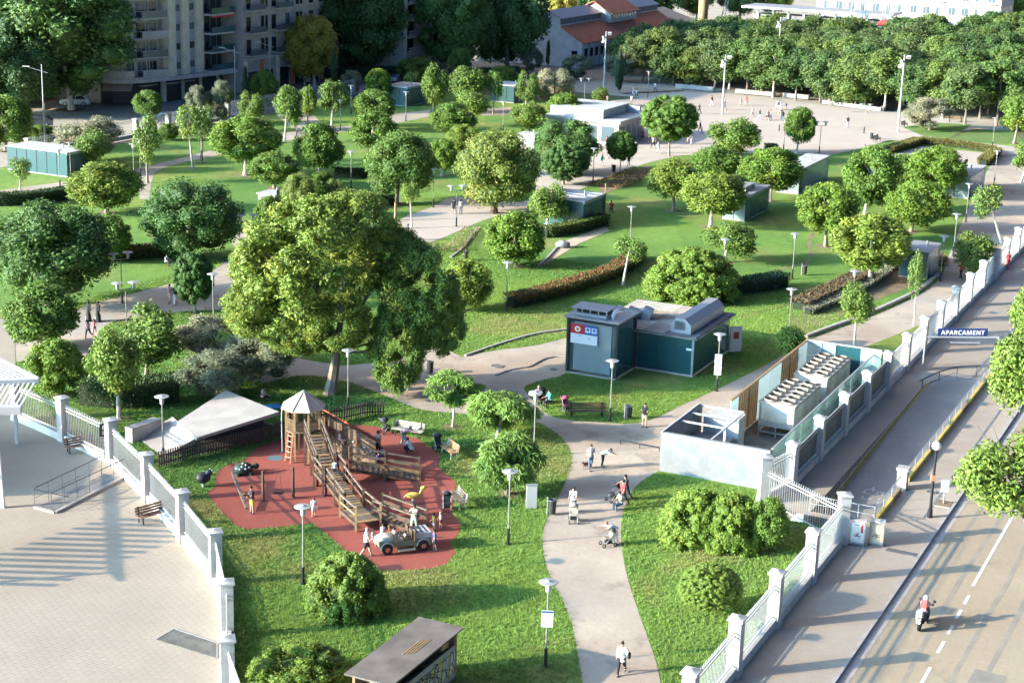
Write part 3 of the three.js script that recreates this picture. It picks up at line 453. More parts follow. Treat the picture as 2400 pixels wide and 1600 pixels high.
{ // slender tower with white balcony rails
  const u0 = 264.8, v0 = -150, t = frame('tower_block', 'slender grey tower with white balcony rails between dark trees', 'apartment building', u0, v0), b = (...a) => new MB().uv(...a, u0, v0);
  b(265, 284, -168, -151.4, .02, 27).build('walls', M.greyWall, t); b(264.8, 266, -152, -150, .02, 27).build('pier', M.concrete, t); b(264.6, 284.5, -168.5, -149.8, 27, 27.5).build('roof', M.concrete, t);
  for (let k = 0; k < 8; k++) { const y = 3.6 + k * 2.95; b(266.1, 271, -151.38, -149.6, y, y + .25).build('balcony_slab', M.concrete, t); const r = new MB(); for (let i = 0; i <= 7; i++) r.uv(266.2 + i * .66, 266.3 + i * .66, -149.7, -149.62, y + .25, y + 1.1, u0, v0); r.uv(266.1, 271, -149.72, -149.6, y + 1.1, y + 1.2, u0, v0).uv(266.1, 271, -149.72, -149.6, y + .5, y + .58, u0, v0); r.build('railing', M.whiteClean, t); b(266.4, 270.6, -151.38, -151.3, y + .3, y + 2.5).build('window', M.window, t); }
}
{ // long white hall with red tiled roofs
  const u0 = 297, v0 = -129.5, t = frame('white_hall', 'long white hall with red tiled roof and grey raised roof', 'hall', u0, v0), b = (...a) => new MB().uv(...a, u0, v0);
  const prof = [[-129.5, 0], [-129.5, 5], [-134, 7.7], [-134, 9.2], [-136.8, 10.4], [-139.6, 9.2], [-139.6, 7.7], [-145, 5.4], [-145, 0]];
  const s = new THREE.Shape(prof.map(([v, y]) => new THREE.Vector2(v - v0, y))); mesh('walls', new THREE.ExtrudeGeometry(s, { depth: 50, bevelEnabled: false }).translate(0, 0, -50), worn([.72, .73, .72], [.84, .85, .83], 6), t);
  const roof = (a, c, m, n, name, ua = 296.6, ub = 347.4) => { const A = [loc(ua, a[0], u0, v0, a[1]), loc(ub, a[0], u0, v0, a[1])], B = [loc(ua, c[0], u0, v0, c[1]), loc(ub, c[0], u0, v0, c[1])], d = new THREE.Vector3().subVectors(B[0], A[0]), r = d.length(); const g = new MB(); const mid = A[0].clone().add(B[1]).multiplyScalar(.5); const mm = g.box(r, .14, ub - ua, 0, 0, 0).build(name, m, t); mm.position.copy(mid); mm.rotation.z = Math.atan2(d.y, d.x); for (let i = 0; i < n; i++) { const z = -(ub - ua) / 2 + (i + .5) * (ub - ua) / n; new MB().box(r - .02, .09, (ub - ua) / n * .5, 0, .14, z).build(m === M.redTile ? 'tile_course' : 'roof_sheet', m, mm); } return mm; };
  roof([-129.0, 4.75], [-133.97, 7.75], M.redTile, 60, 'roof'); roof([-133.7, 9.1], [-136.8, 10.45], M.galv, 14, 'upper_roof'); roof([-136.85, 10.45], [-139.9, 9.1], M.galv, 0, 'upper_roof'); roof([-139.65, 7.75], [-145.5, 5.2], M.redTile, 0, 'roof');
  b(296.7, 347, -134.05, -133.95, 7.9, 9.0).build('clerestory', M.concreteDark, t);
  for (let i = 0; i < 16; i++) { const w = b(298.2 + i * 2.55, 299.7 + i * 2.55, -129.5, -129.44, 2.0, 3.6).build('window', M.window, t); b(298.1 + i * 2.55, 299.8 + i * 2.55, -129.46, -129.36, 1.9, 1.99).build('sill', M.white, w); b(300.3 + i * 2.55, 300.55 + i * 2.55, -129.5, -129.35, .1, 4.6).build('pilaster', M.white, t); }
  b(296.93, 297, -131.6, -130.4, 1.4, 3.2).build('window', M.window, t);
  const cr = [[-131.8, 7.2], [-131.8, 9.1], [-135.5, 11.2], [-139.6, 9.1], [-139.6, 7.2]], cs = new THREE.Shape(cr.map(([v, y]) => new THREE.Vector2(v - v0, y))); mesh('raised_wing', new THREE.ExtrudeGeometry(cs, { depth: 14, bevelEnabled: false }).translate(0, 0, -33), M.white, t);
  roof([-131.3, 8.95], [-135.5, 11.3], M.redTile, 18, 'wing_roof', 315.5, 330.6); roof([-135.55, 11.3], [-139.9, 9.1], M.redTile, 0, 'wing_roof', 315.5, 330.6);
  for (let i = 0; i < 9; i++) b(317 + i * 1.4, 317.9 + i * 1.4, -131.8, -131.74, 8.0, 8.8).build('louvre', M.windowGrey, t);
  b(297.2, 330, -152, -145, .02, 4.6).build('side_wing', M.whiteWall, t);
}
{ // roofs and structures beyond the wood
  const t = frame('station_shed', 'long grey flat roofed shed beyond the wood', 'shed', 395, -128), b = (...a) => new MB().uv(...a, 395, -128);
  b(395, 401, -128, -96, .02, 4.6).build('walls', M.concreteDark, t); b(392, 403, -130, -94, 6, 6.5).build('roof', M.galv, t); for (let i = 0; i < 9; i++) b(394.6, 395, -127 + i * 3.8, -126.5 + i * 3.8, .02, 6).build('column', M.steel, t);
  const w = frame('white_townhouse', 'white building with rows of windows at the far edge', 'building', 428, -112), c = (...a) => new MB().uv(...a, 428, -112);
  c(428, 445, -122, -76, .02, 15).build('walls', M.white, w); c(427.6, 445.4, -122.4, -75.6, 15, 15.6).build('cornice', M.white, w);
  for (let k = 0; k < 4; k++) for (let i = 0; i < 14; i++) { const v = -120 + i * 3.15, y = 1.2 + k * 3.5; const n = c(427.94, 428, v, v + (i % 3 ? 1.5 : .9), y, y + 1.7).build('window', M.windowGrey, w); c(427.9, 427.95, v + .7, v + .78, y, y + 1.7).build('frame', M.white, n); if (i % 4 === 1) c(427.2, 427.99, v - .3, v + 2, y - .5, y - .32).build('balcony_slab', M.concrete, w); }
  for (let i = 0; i < 8; i++) c(428 + i * 2, 429 + i * 2, -76, -75.94, 5, 7).build('window', M.windowGrey, w);
  const ch = thing('brick_chimney', 'tall tan brick chimney stub rising behind the wood', 'chimney', W(365, -129.9)); new MB().cyl(1.15, 1.0, 20, 0, 0, 0, 14).build('stack', M.woodPale, ch); new MB().cyl(1.3, 1.3, 1, 0, 0.02, 0, 14).build('foot_ring', M.concrete, ch);
  const gs = frame('grey_roof_house', 'low house with dull brown grey roof beside the brick chimney', 'house', 352, -140), g = (...a) => new MB().uv(...a, 352, -140); g(352, 362, -146, -131, .02, 5).build('walls', M.greyWall, gs); { const s = new THREE.Shape([[-146.4, 5], [-138.5, 7.4], [-130.6, 5]].map(([v, y]) => new THREE.Vector2(v + 140, y))); mesh('roof', new THREE.ExtrudeGeometry(s, { depth: 11, bevelEnabled: false }).translate(0, 0, -10.5), worn([.2, .16, .13], [.28, .23, .2], 3), gs); }
  function lattice(name, label, legs, top) { const l = thing(name, label, 'pylon', legs[0]); for (const p of legs) { const m = new MB(), a = p.clone().sub(legs[0]), e = top.clone().sub(legs[0]); for (const o of [-.45, .45]) m.bar(a.clone().add(V(o, 0, 0)), e.clone().add(V(o * .3, 0, 0)), .16); for (let i = 0; i < 8; i++) { const s = .45 * (1 - .7 * i / 8); m.bar(a.clone().lerp(e, i / 8).add(V(-s, 0, 0)), a.clone().lerp(e, (i + 1) / 8).add(V(s, 0, 0)), .09); } m.build('leg', M.whiteClean, l); } }
  lattice('lattice_pylon', 'white lattice pylon with splayed legs beyond the wood', [W(359.8, -95.6), W(362.9, -92.4)], W(362, -93.4, 24));
  lattice('lattice_pylon', 'thinner white lattice pylon leaning over the red canopy', [W(363, -90), W(364, -87)], W(364, -87.5, 18));
  lattice('lattice_mast', 'slanting white lattice mast beside the brick chimney', [W(367.7, -127.1)], W(371, -124, 22));
  const rd = thing('red_canopy', 'bright red canopy standing over the tree tops below the pylon', 'canopy', W(361.6, -87.5), PT); { const m = new MB(); m.box(3.2, .9, 3, 0, 6.4, 0).ball(1, 0, 7.2, 0, 1.7, .5, 1.5); m.build('roof', M.redPaint, rd); const p = new MB(); for (const x of [-1.4, 1.4]) for (const z of [-1.3, 1.3]) p.cyl(.08, .08, 6.4, x, 0, z, 6); p.build('pole', M.galv, rd); }
}
{ // pale stone roof slabs over the stair, left of the playground
  const t = thing('stair_shelter', 'folded pale concrete slab roof over dark stairwell beside playground fence', 'shelter', q(10, 460, 1025));
  const o = t.position, ph = 2.3;
  const Z4 = (x, y, h) => at(x * .29762, 820 + y * .29762, h).sub(o);
  const prism = (a, b2, name, mat) => { const g = new MB(), n = a.length, pos = []; const tri = (p, r, s) => pos.push(...p.toArray(), ...r.toArray(), ...s.toArray()); for (let i = 1; i < n - 1; i++) { tri(a[0], a[i], a[i + 1]); tri(b2[0], b2[i + 1], b2[i]); } for (let i = 0; i < n; i++) { const j = (i + 1) % n; tri(a[i], b2[i], b2[j]); tri(a[i], b2[j], a[j]); } const f = new THREE.BufferGeometry(); f.setAttribute('position', new THREE.Float32BufferAttribute(pos, 3)); f.computeVertexNormals(); const uv = []; for (let i = 0; i < pos.length; i += 3) uv.push(pos[i], pos[i + 2]); f.setAttribute('uv', new THREE.Float32BufferAttribute(uv, 2)); return mesh(name, f, mat, t); };
  let fh = 0, best = 1e9; const tp3 = [Z4(1775, 315, 1.45), Z4(2195, 485, 1.9), Z4(1545, 690, 1.5)], nrm = tp3[1].clone().sub(tp3[0]).cross(tp3[2].clone().sub(tp3[0])).normalize(); for (let h = 0; h < 3; h += .01) { const e = Math.abs(Z4(1395, 562, h).sub(tp3[0]).dot(nrm)); if (e < best) { best = e; fh = h; } } const top = [...tp3, Z4(1395, 562, fh)]; prism(top, top.map(p => p.clone().add(V(0, -.2, 0))), 'roof_slab', M.paleSlab);
  const lo = [Z4(1355, 525, .75), Z4(1395, 560, .94), Z4(1545, 690, 1.0), Z4(1290, 838, .05), Z4(1085, 690, .1)]; prism(lo, lo.map(p => p.clone().add(V(0, -.18, 0))), 'ramp_slab', M.paleSlab);
  const wl = [Z4(1545, 690, 1.3), Z4(2100, 545, 1.75)].map((p, i) => p.add(V(-.35, i ? -.2 : -.12, -.95))), wb = wl.map(p => V(p.x, 0, p.z)); prism([wl[0], wl[1], wb[1], wb[0]], [wl[0], wl[1], wb[1], wb[0]].map(p => p.clone().add(V(-.1, 0, -.25))), 'shaded_recess_wall', std(.03, .03, .032, .9));  // near-black colour paints the shade of the stairwell recess
  const fr = [Z4(1545, 690, .98), Z4(1545, 770, .02), Z4(1300, 840, .02)]; prism(fr, fr.map(p => p.clone().add(V(-.12, 0, -.2))), 'front_wall', M.paleSlab);
  const sd = [Z4(2060, 560, 1.1), Z4(2165, 605, .05), Z4(2060, 620, .05)]; prism(sd, sd.map(p => p.clone().add(V(-.1, 0, -.3))), 'side_slab', M.paleSlab);
  const bl = thing('stone_block', 'long pale stone block on the grass behind the white fence', 'block', q(10, 301, 1050)); const e = at(1235 * .29762, 820 + 545 * .29762, .9).sub(bl.position); const a = at(1010 * .29762, 820 + 622 * .29762, .9).sub(bl.position); new MB().bar(V(a.x, .45, a.z), V(e.x, .45, e.z), .62, .9).build('block', M.concrete, bl); new MB().bar(V(a.x, .94, a.z), V(e.x, .94, e.z), .7, .08).build('cap', M.paleSlab, bl);
}
{ // white slatted pergola at the left edge of the picture
  const A = q(10, 0, 885, 3.6), t = thing('white_pergola', 'white slatted canopy on white posts by forecourt fence, unseen part shades forecourt', 'pergola', V(A.x - 2.2, 0, A.z + 3));
  const o = t.position, C = (x, y, h) => at(x * .29762, 820 + y * .29762, h).sub(o);
  const tip = C(300, 240, 3.4), back = C(-40, 55, 3.9), low = C(165, 470, 2.3), lowL = C(-60, 470, 2.3), ridgeL = C(-60, 255, 3.4);
  new MB().bar(ridgeL, tip, .5, .34).build('ridge_beam', M.whiteClean, t); new MB().bar(back, tip.clone().add(V(0, .1, 0)), .16, .2).build('edge_beam', M.whiteClean, t); new MB().bar(lowL, low, .6, .5).build('eave_beam', M.whiteClean, t);
  for (let i = 0; i < 9; i++) { const s = (i + .6) / 9, R1 = tip.clone().lerp(ridgeL, s); new MB().bar(R1, R1.clone().add(back.clone().sub(tip).multiplyScalar(.92)), .12, .08).build('slat', M.whiteClean, t); new MB().bar(R1, R1.clone().add(low.clone().sub(tip)), .12, .08).build('slat', M.whiteClean, t); }
  const pst = q(10, 6, 1190).sub(o); new MB().bar(V(pst.x, 0, pst.z), V(pst.x - .1, 3.3, pst.z), .22).build('post', M.whiteClean, t); new MB().bar(V(low.x - .4, 0, low.z), V(low.x - .4, 2.1, low.z), .2).build('post', M.whiteClean, t);
  // unseen canopy, out of view on the left, placed to shade the forecourt
  const R2 = (u, v, y) => W(u, v, y).sub(V(o.x, 0, o.z)); const unseenShadePanel = (a, c, e, d) => { const g = new THREE.Shape([a, c, e, d].map(p => new THREE.Vector2(p.x, -p.z))); mesh('unseen_roof_panel', new THREE.ExtrudeGeometry(g, { depth: .12, bevelEnabled: false }).rotateX(-Math.PI / 2).translate(0, 4, 0), M.whiteClean, t); };
  unseenShadePanel(R2(52, -88, 4), R2(73, -88, 4), R2(72.5, -77, 4), R2(64, -72.5, 4), R2(54.5, -68.5, 4)); unseenShadePanel(R2(67.4, -73.2, 4), R2(66.6, -71.8, 4), R2(55.2, -62.2, 4), R2(56, -63.6, 4));
  for (let i = 0; i < 13; i++) { const u = 50.5 + i * .95, v = -70.6 + i * .2; new MB().bar(R2(u, v, 3.9), R2(u + 3.0, v + 6.2, 3.9), .3, .1).build('slat', M.whiteClean, t); }
  for (const [u, v] of [[52.8, -87.5], [62, -87.5], [72.5, -87.5], [53.5, -73], [56, -63.2], [70, -76]]) new MB().bar(R2(u, v, 0).setY(0), R2(u, v, 4), .2).build('post', M.whiteClean, t);
}
{ // open container with painted side
  const g = W(56.9, -34.3), t = frame('graffiti_shed', 'long low grey roofed shed with black and yellow graffiti side', 'shed', 56.9, -34.3), b = (...a) => new MB().uv(...a, 56.9, -34.3);
  b(56.9, 62.9, -34.4, -32.5, .02, .12).build('floor', M.concreteDark, t);
  b(56.9, 62.9, -34.4, -34.3, .12, 2.4).build('back_wall', M.woodGrey, t); b(62.8, 62.9, -34.29, -32.65, .12, 2.4).build('end_wall', M.woodGrey, t);
  const gr = print(1024, 384, (c, w, h) => { const r = rnd(12); c.fillStyle = '#8f8d86'; c.fillRect(0, 0, w, h); c.fillStyle = '#6f6d69'; for (let i = 0; i < 40; i++) c.fillRect(r() * w, r() * h, 60 * r(), 20 * r()); c.strokeStyle = '#c8b42e'; c.lineWidth = 26; c.lineJoin = 'round'; for (let i = 0; i < 7; i++) { c.beginPath(); c.moveTo(20 + i * 145, 340); c.lineTo(60 + i * 145, 60 + 40 * r()); c.lineTo(110 + i * 145, 330 - 60 * r()); c.stroke(); } c.fillStyle = '#b9b8b4'; for (let i = 0; i < 8; i++) { c.beginPath(); c.ellipse(80 + i * 125, 200, 40, 130, .25, 0, 7); c.fill(); } c.strokeStyle = '#0c0c0c'; c.lineWidth = 13; for (let i = 0; i < 8; i++) { const x = 30 + i * 125; c.beginPath(); c.moveTo(x, 350); c.lineTo(x + 30, 50 + 50 * r()); c.quadraticCurveTo(x + 95, 60, x + 70, 190); c.lineTo(x + 30, 210); c.moveTo(x + 60, 200); c.lineTo(x + 105, 350 - 50 * r()); c.stroke(); } c.lineWidth = 8; for (let i = 0; i < 12; i++) { c.beginPath(); c.moveTo(r() * w, 40 + r() * 60); c.bezierCurveTo(r() * w, r() * h, r() * w, r() * h, r() * w, 300 + r() * 60); c.stroke(); } });
  b(56.9, 62.9, -32.6, -32.52, .12, 1.75).build('painted_wall', M.woodGrey, t); const f = mesh('graffiti', face(6, 1.6), gr, t); f.position.copy(loc(59.9, -32.515, 56.9, -34.3, .94)); f.rotation.y = Math.PI / 2;
  for (const [u, v] of [[56.95, -34.35], [56.95, -32.55], [62.85, -32.55]]) b(u - .06, u + .06, v - .06, v + .06, .12, 2.4).build('corner_post', M.woodPale, t);
  const rf = b(56.6, 63.2, -34.65, -32.3, 2.4, 2.48).build('roof', worn([.10, .085, .072], [.19, .155, .13], 5, .9), t); for (let i = 0; i < 4; i++) b(59.4 + i * .1, 61 + i * .1, -33.4 + i * .12, -33.34 + i * .12, 2.482, 2.5).build('loose_batten', M.woodPale, rf);
  b(61.5, 62.1, -32.6, -32.5, 1.95, 2.25).build('notice', M.woodPale, t); new MB().bar(loc(56.9, -34.3, 56.9, -34.3, 1.7), loc(56.9, -33.2, 56.9, -34.3, 2.35), .07).build('brace', M.woodPale, t);
}
{ // car park entrance sign over the ramp
  const a = W(126.6, -25.55), c = W(129.6, -20.6), t = thing('height_bar_sign', 'blue car park sign on white bar over the ramp mouth', 'sign', a), L = c.clone().sub(a), n = L.clone().normalize();
  for (const [p, h] of [[V(0, 0, 0), 2.7], [L, 2.4]]) new MB().cyl(.07, .06, h, p.x, 0, p.z, 8).build('post', M.whiteClean, t);
  new MB().bar(V(0, 2.35, 0), L.clone().add(V(0, 2.35, 0)), .09, .12).bar(L.clone().multiplyScalar(.35).add(V(0, 1.9, 0)), L.clone().multiplyScalar(.75).add(V(0, 1.9, 0)), .06, .07).build('height_bar', M.whiteClean, t);
  for (const s of [.4, .7]) new MB().bar(L.clone().multiplyScalar(s).add(V(0, 1.9, 0)), L.clone().multiplyScalar(s).add(V(0, 2.32, 0)), .015).build('chain', M.rail, t);
  const bd = new MB(); bd.bar(L.clone().multiplyScalar(.16).add(V(0, 2.72, 0)), L.clone().multiplyScalar(.84).add(V(0, 2.72, 0)), .08, .6); bd.build('sign_board', M.blueSign, t);
  const w = L.length() * .68, f = mesh('sign_face', face(w, .6), print(1024, 160, (k, W2, H2) => { k.fillStyle = '#1f3566'; k.fillRect(0, 0, W2, H2); k.fillStyle = '#fff'; k.font = 'bold 128px sans-serif'; k.textAlign = 'center'; k.textBaseline = 'middle'; k.save(); k.translate(W2 / 2, H2 / 2 + 4); k.scale(1.06, 1); k.fillText('APARCAMENT', 0, 0); k.restore(); }), t); const nn = V(-n.z, 0, n.x); f.position.copy(L.clone().multiplyScalar(.5).add(V(0, 2.72, 0)).addScaledVector(nn, .045)); f.rotation.y = Math.atan2(nn.x, nn.z);
}

// ---------- fences, rails, walls ----------
function bayFence(name, label, cat, pillars, bays, o = {}) {            // white pillars with railings on a low plinth between them
  const t = thing(name, label, cat, pillars[0]), c0 = pillars[0], H = o.h ?? 3.05;
  pillars.forEach((p, i) => {
    const a = pillars[Math.max(0, i - 1)], c = pillars[Math.min(pillars.length - 1, i + 1)], ry = Math.atan2(-(c.z - a.z), c.x - a.x), d = p.clone().sub(c0);
    const m = new MB().box(.6, H - .22, .6, 0, 0, 0).box(.66, .28, .66, 0, 0, 0).build('pillar', M.white, t); m.position.copy(d); m.rotation.y = ry;
    const cp = new MB(); cp.box(.76, .1, .76, 0, H - .22, 0); cp.geo(new THREE.ConeGeometry(.52, .14, 4).rotateY(Math.PI / 4), new THREE.Matrix4().makeTranslation(0, H - .05, 0)); cp.build('cap', M.white, m);
  });
  for (let i = 0; i < pillars.length - 1; i++) {
    const kind = bays(i); if (!kind) continue;
    const a = pillars[i].clone().sub(c0), c = pillars[i + 1].clone().sub(c0), d = c.clone().sub(a), L = d.length(), n = d.clone().normalize(), s = a.clone().addScaledVector(n, .3), e = c.clone().addScaledVector(n, -.3), up = y => V(0, y, 0);
    const base = kind === 'gate' ? .02 : .5;
    if (kind !== 'gate') new MB().bar(s.clone().add(up(.25)), e.clone().add(up(.25)), .38, .5).build('plinth', M.white, t);
    const top = kind === 'gate' ? 2.15 : 2.45;
    const r = new MB(); for (const y of [base + .14, top - .34, top - .14]) r.bar(s.clone().add(up(y)), e.clone().add(up(y)), .05, .06); const rm = r.build('rails', M.whiteClean, t);
    if (kind !== 'screen') { const b = new MB(), N = Math.round((L - .6) / (o.step ?? .14)); for (let k = 1; k < N; k++) { const p = s.clone().lerp(e, k / N); b.bar(p.clone().add(up(base)), p.clone().add(up(top)), .026, .026); b.geo(new THREE.ConeGeometry(.028, .12, 4), new THREE.Matrix4().makeTranslation(p.x, top + .06, p.z)); }
    const bm = b.build('bars', M.whiteClean, rm); bm.userData.kind = 'stuff'; }
    if (kind === 'screen') new MB().bar(s.clone().add(up(1.45)), e.clone().add(up(1.45)), .03, 1.7).build('screen_panel', worn([.08, .10, .09], [.15, .17, .145], 3, .45), t).position.addScaledVector(axN, -.08);
  }
  return t;
}
{
  const lower = [57.3, 63.35, 69.5, 75.6, 81.9, 88.1].map(u => W(u, -21.35)); lower.push(W(92.0, -27.2), W(95.2, -26.5)); for (let i = 1; i < 33; i++) lower.push(W(95.2 + i * 5.88, -26.5));
  bayFence('white_fence', 'long white pillared fence with railings along the road pavement', 'fence', lower, i => i === 5 ? 'gate' : i >= 7 && i <= 10 ? 'screen' : 'rail', { step: .2 });
  bayFence('white_fence', 'curving white pillared fence between the pale forecourt and the playground', 'fence', LF.slice(0, 10), i => 'rail', { step: .2 });
}
{ // ramp railing along the pavement
  const t = thing('ramp_railing', 'low grey mesh railing on yellow base along the ramp edge', 'railing', W(92, -20.45)), o = t.position, P = (u, v, y) => W(u, v, y).sub(o);
  for (let i = 0; i < 18; i++) { const a = 92 + i * 2, c = a + 1.96; if (i > 2 && i < 4) continue; new MB().bar(P(a, -20.45, .16), P(c, -20.45, .16), .24, .3).build('base_beam', i % 5 === 2 ? M.woodPale : M.yellowPaint, t); const m = new MB(); m.bar(P(a, -20.45, 1.0), P(c, -20.45, 1.0), .05); for (let k = 0; k < 9; k++) { const u = a + k * .22; m.bar(P(u, -20.45, .3), P(u, -20.45, .99), .016); } m.build('rail_panel', M.galv, t); new MB().cyl(.035, .035, 1.05, P(a, -20.45, 0).x, .0, P(a, -20.45, 0).z, 6).build('post', M.galv, t); }
  const g = new MB(); g.bar(P(92, -20.5, 1.0), P(92, -24.3, 1.0), .05).bar(P(92, -20.5, .5), P(92, -24.3, .5), .04); for (let i = 0; i <= 4; i++) { const p = P(92, -20.5 - i * .95, 0); g.cyl(.03, .03, 1.02, p.x, 0, p.z, 6); } g.build('end_rail', M.galv, t);
  const s = thing('stone_post', 'stout pale stone post in the ramp railing by pavement', 'post', W(98.6, -20.45), PT); new MB().box(.6, 1.25, .6).build('shaft', M.paleSlab, s); new MB().box(.74, .16, .74, 0, 1.25).build('cap', M.paleSlab, s);
  const gl = thing('guard_rail', 'curved grey steel guard rail at the ramp mouth', 'guard rail', W(120, -24.3)), c = new THREE.CatmullRomCurve3([[120, -24.3], [123, -23.6], [125.2, -22.6], [126.4, -21.2]].map(([u, v]) => W(u, v, .75).sub(gl.position))); new MB().geo(new THREE.TubeGeometry(c, 20, .06, 6)).build('rail', M.rail, gl); for (const s2 of [.05, .35, .65, .95]) { const p = c.getPoint(s2); new MB().cyl(.04, .04, .75, p.x, 0, p.z, 6).build('post', M.rail, gl); }
}
{ // steel handrails round the stair on the forecourt
  const Z = (x, y, h = 0) => at(x * .29762, 820 + y * .29762, h), A = Z(270, 1245), t = thing('stair_railing', 'grey steel handrails round the stair opening on the forecourt', 'railing', A), o = A, S = (p, y) => V(p.x - o.x, y, p.z - o.z);
  const B = Z(800, 985), C = Z(430, 1288), D = Z(985, 1005);
  new MB().bar(S(A, .06), S(C, .06), .2, .14).bar(S(C, .06), S(D, .06), .22, .14).build('kerb', M.paleSlab, t);
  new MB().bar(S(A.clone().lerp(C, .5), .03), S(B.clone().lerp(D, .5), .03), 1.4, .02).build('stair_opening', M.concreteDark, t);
  for (const [p, e, n] of [[A, B, 6], [C.clone().lerp(A, .15), D, 7]]) { new MB().bar(S(p, 1.2), S(e, 1.2), .06, .06, 6).build('hand_rail', M.rail, t); new MB().bar(S(p, .6), S(e, .6), .03, .03, 5).build('lower_rail', M.rail, t); for (let i = 0; i < n; i++) { const k = p.clone().lerp(e, i / (n - 1)); new MB().bar(S(k, 0), S(k, 1.2), .04, .04, 6).build('post', M.rail, t); } }
  new MB().bar(S(A, 1.15), S(C.clone().lerp(D, .2), .55), .05, .05, 6).build('hand_rail', M.rail, t);
}
{ // dark picket fence round the playground's back
  const Z = (x, y) => at(460 + x * .17007, 900 + y * .17007), Y = (x, y) => at(760 + x * .17007, 960 + y * .17007);
  const pts = [at(372, 1098), Z(0, 1010), Z(400, 925), Z(800, 832), Z(1270, 703), Y(0, 200), Y(300, 150), Y(600, 88), Y(850, 80)], t = thing('picket_fence', 'dark wooden picket fence behind the red playground', 'fence', pts[0]), o = pts[0];
  const c = new THREE.CatmullRomCurve3(pts), n = 96, pk = new MB().box(.1, .95, .03, 0, .05, 0).geo(new THREE.ConeGeometry(.07, .12, 4), new THREE.Matrix4().makeTranslation(0, 1.06, 0)).out(), k2 = worn([.035, .03, .025], [.10, .085, .07], .9, .8);
  for (let i = 0; i < n; i++) { const p = c.getPointAt(i / n).sub(o), d = c.getTangentAt(i / n), m = mesh('picket', pk, k2, t); m.position.copy(p); m.rotation.y = Math.atan2(-d.z, d.x); }
  for (const y of [.3, .8]) { const r = new MB(); for (let i = 0; i < 40; i++) { const a = c.getPointAt(i / 40).sub(o), e = c.getPointAt((i + 1) / 40).sub(o); r.bar(V(a.x, y, a.z + .04), V(e.x, y, e.z + .04), .05, .08); } r.build('rail', M.wood, t); }
}
{ // street-side boundary: white posts and teal panels, seen in bits between the trees
  const pts = []; for (let i = 0; i < 12; i++) pts.push(W(160 + i * 7, -143.5)); bayFence('white_fence', 'white pillared fence along the far street, half hidden by trees', 'fence', pts, () => 'rail', { step: .3, h: 2.6 });
  const c = frame('planter_wall', 'low pale wall along the shaded edge of the wood', 'wall', 276, -100); 
  for (const [a, b2] of [[-104, -97], [-93, -86], [-84.5, -80]]) new MB().uv(280, 280.8, a, b2, .02, .7, 276, -100).build('wall_piece', M.paleSlab, c);
  const c2 = thing('planter_wall', 'long low pale bench wall where the plaza meets the wood', 'wall', q(2, 960, 710)); const e = q(2, 1370, 765).sub(c2.position), e2 = q(2, 1400, 735).sub(c2.position); new MB().bar(V(0, .3, 0), V(e.x, .3, e.z), .6, .6).bar(V(e.x, .3, e.z), V(e2.x, .3, e2.z), .6, .6).build('wall', M.paleSlab, c2);
}

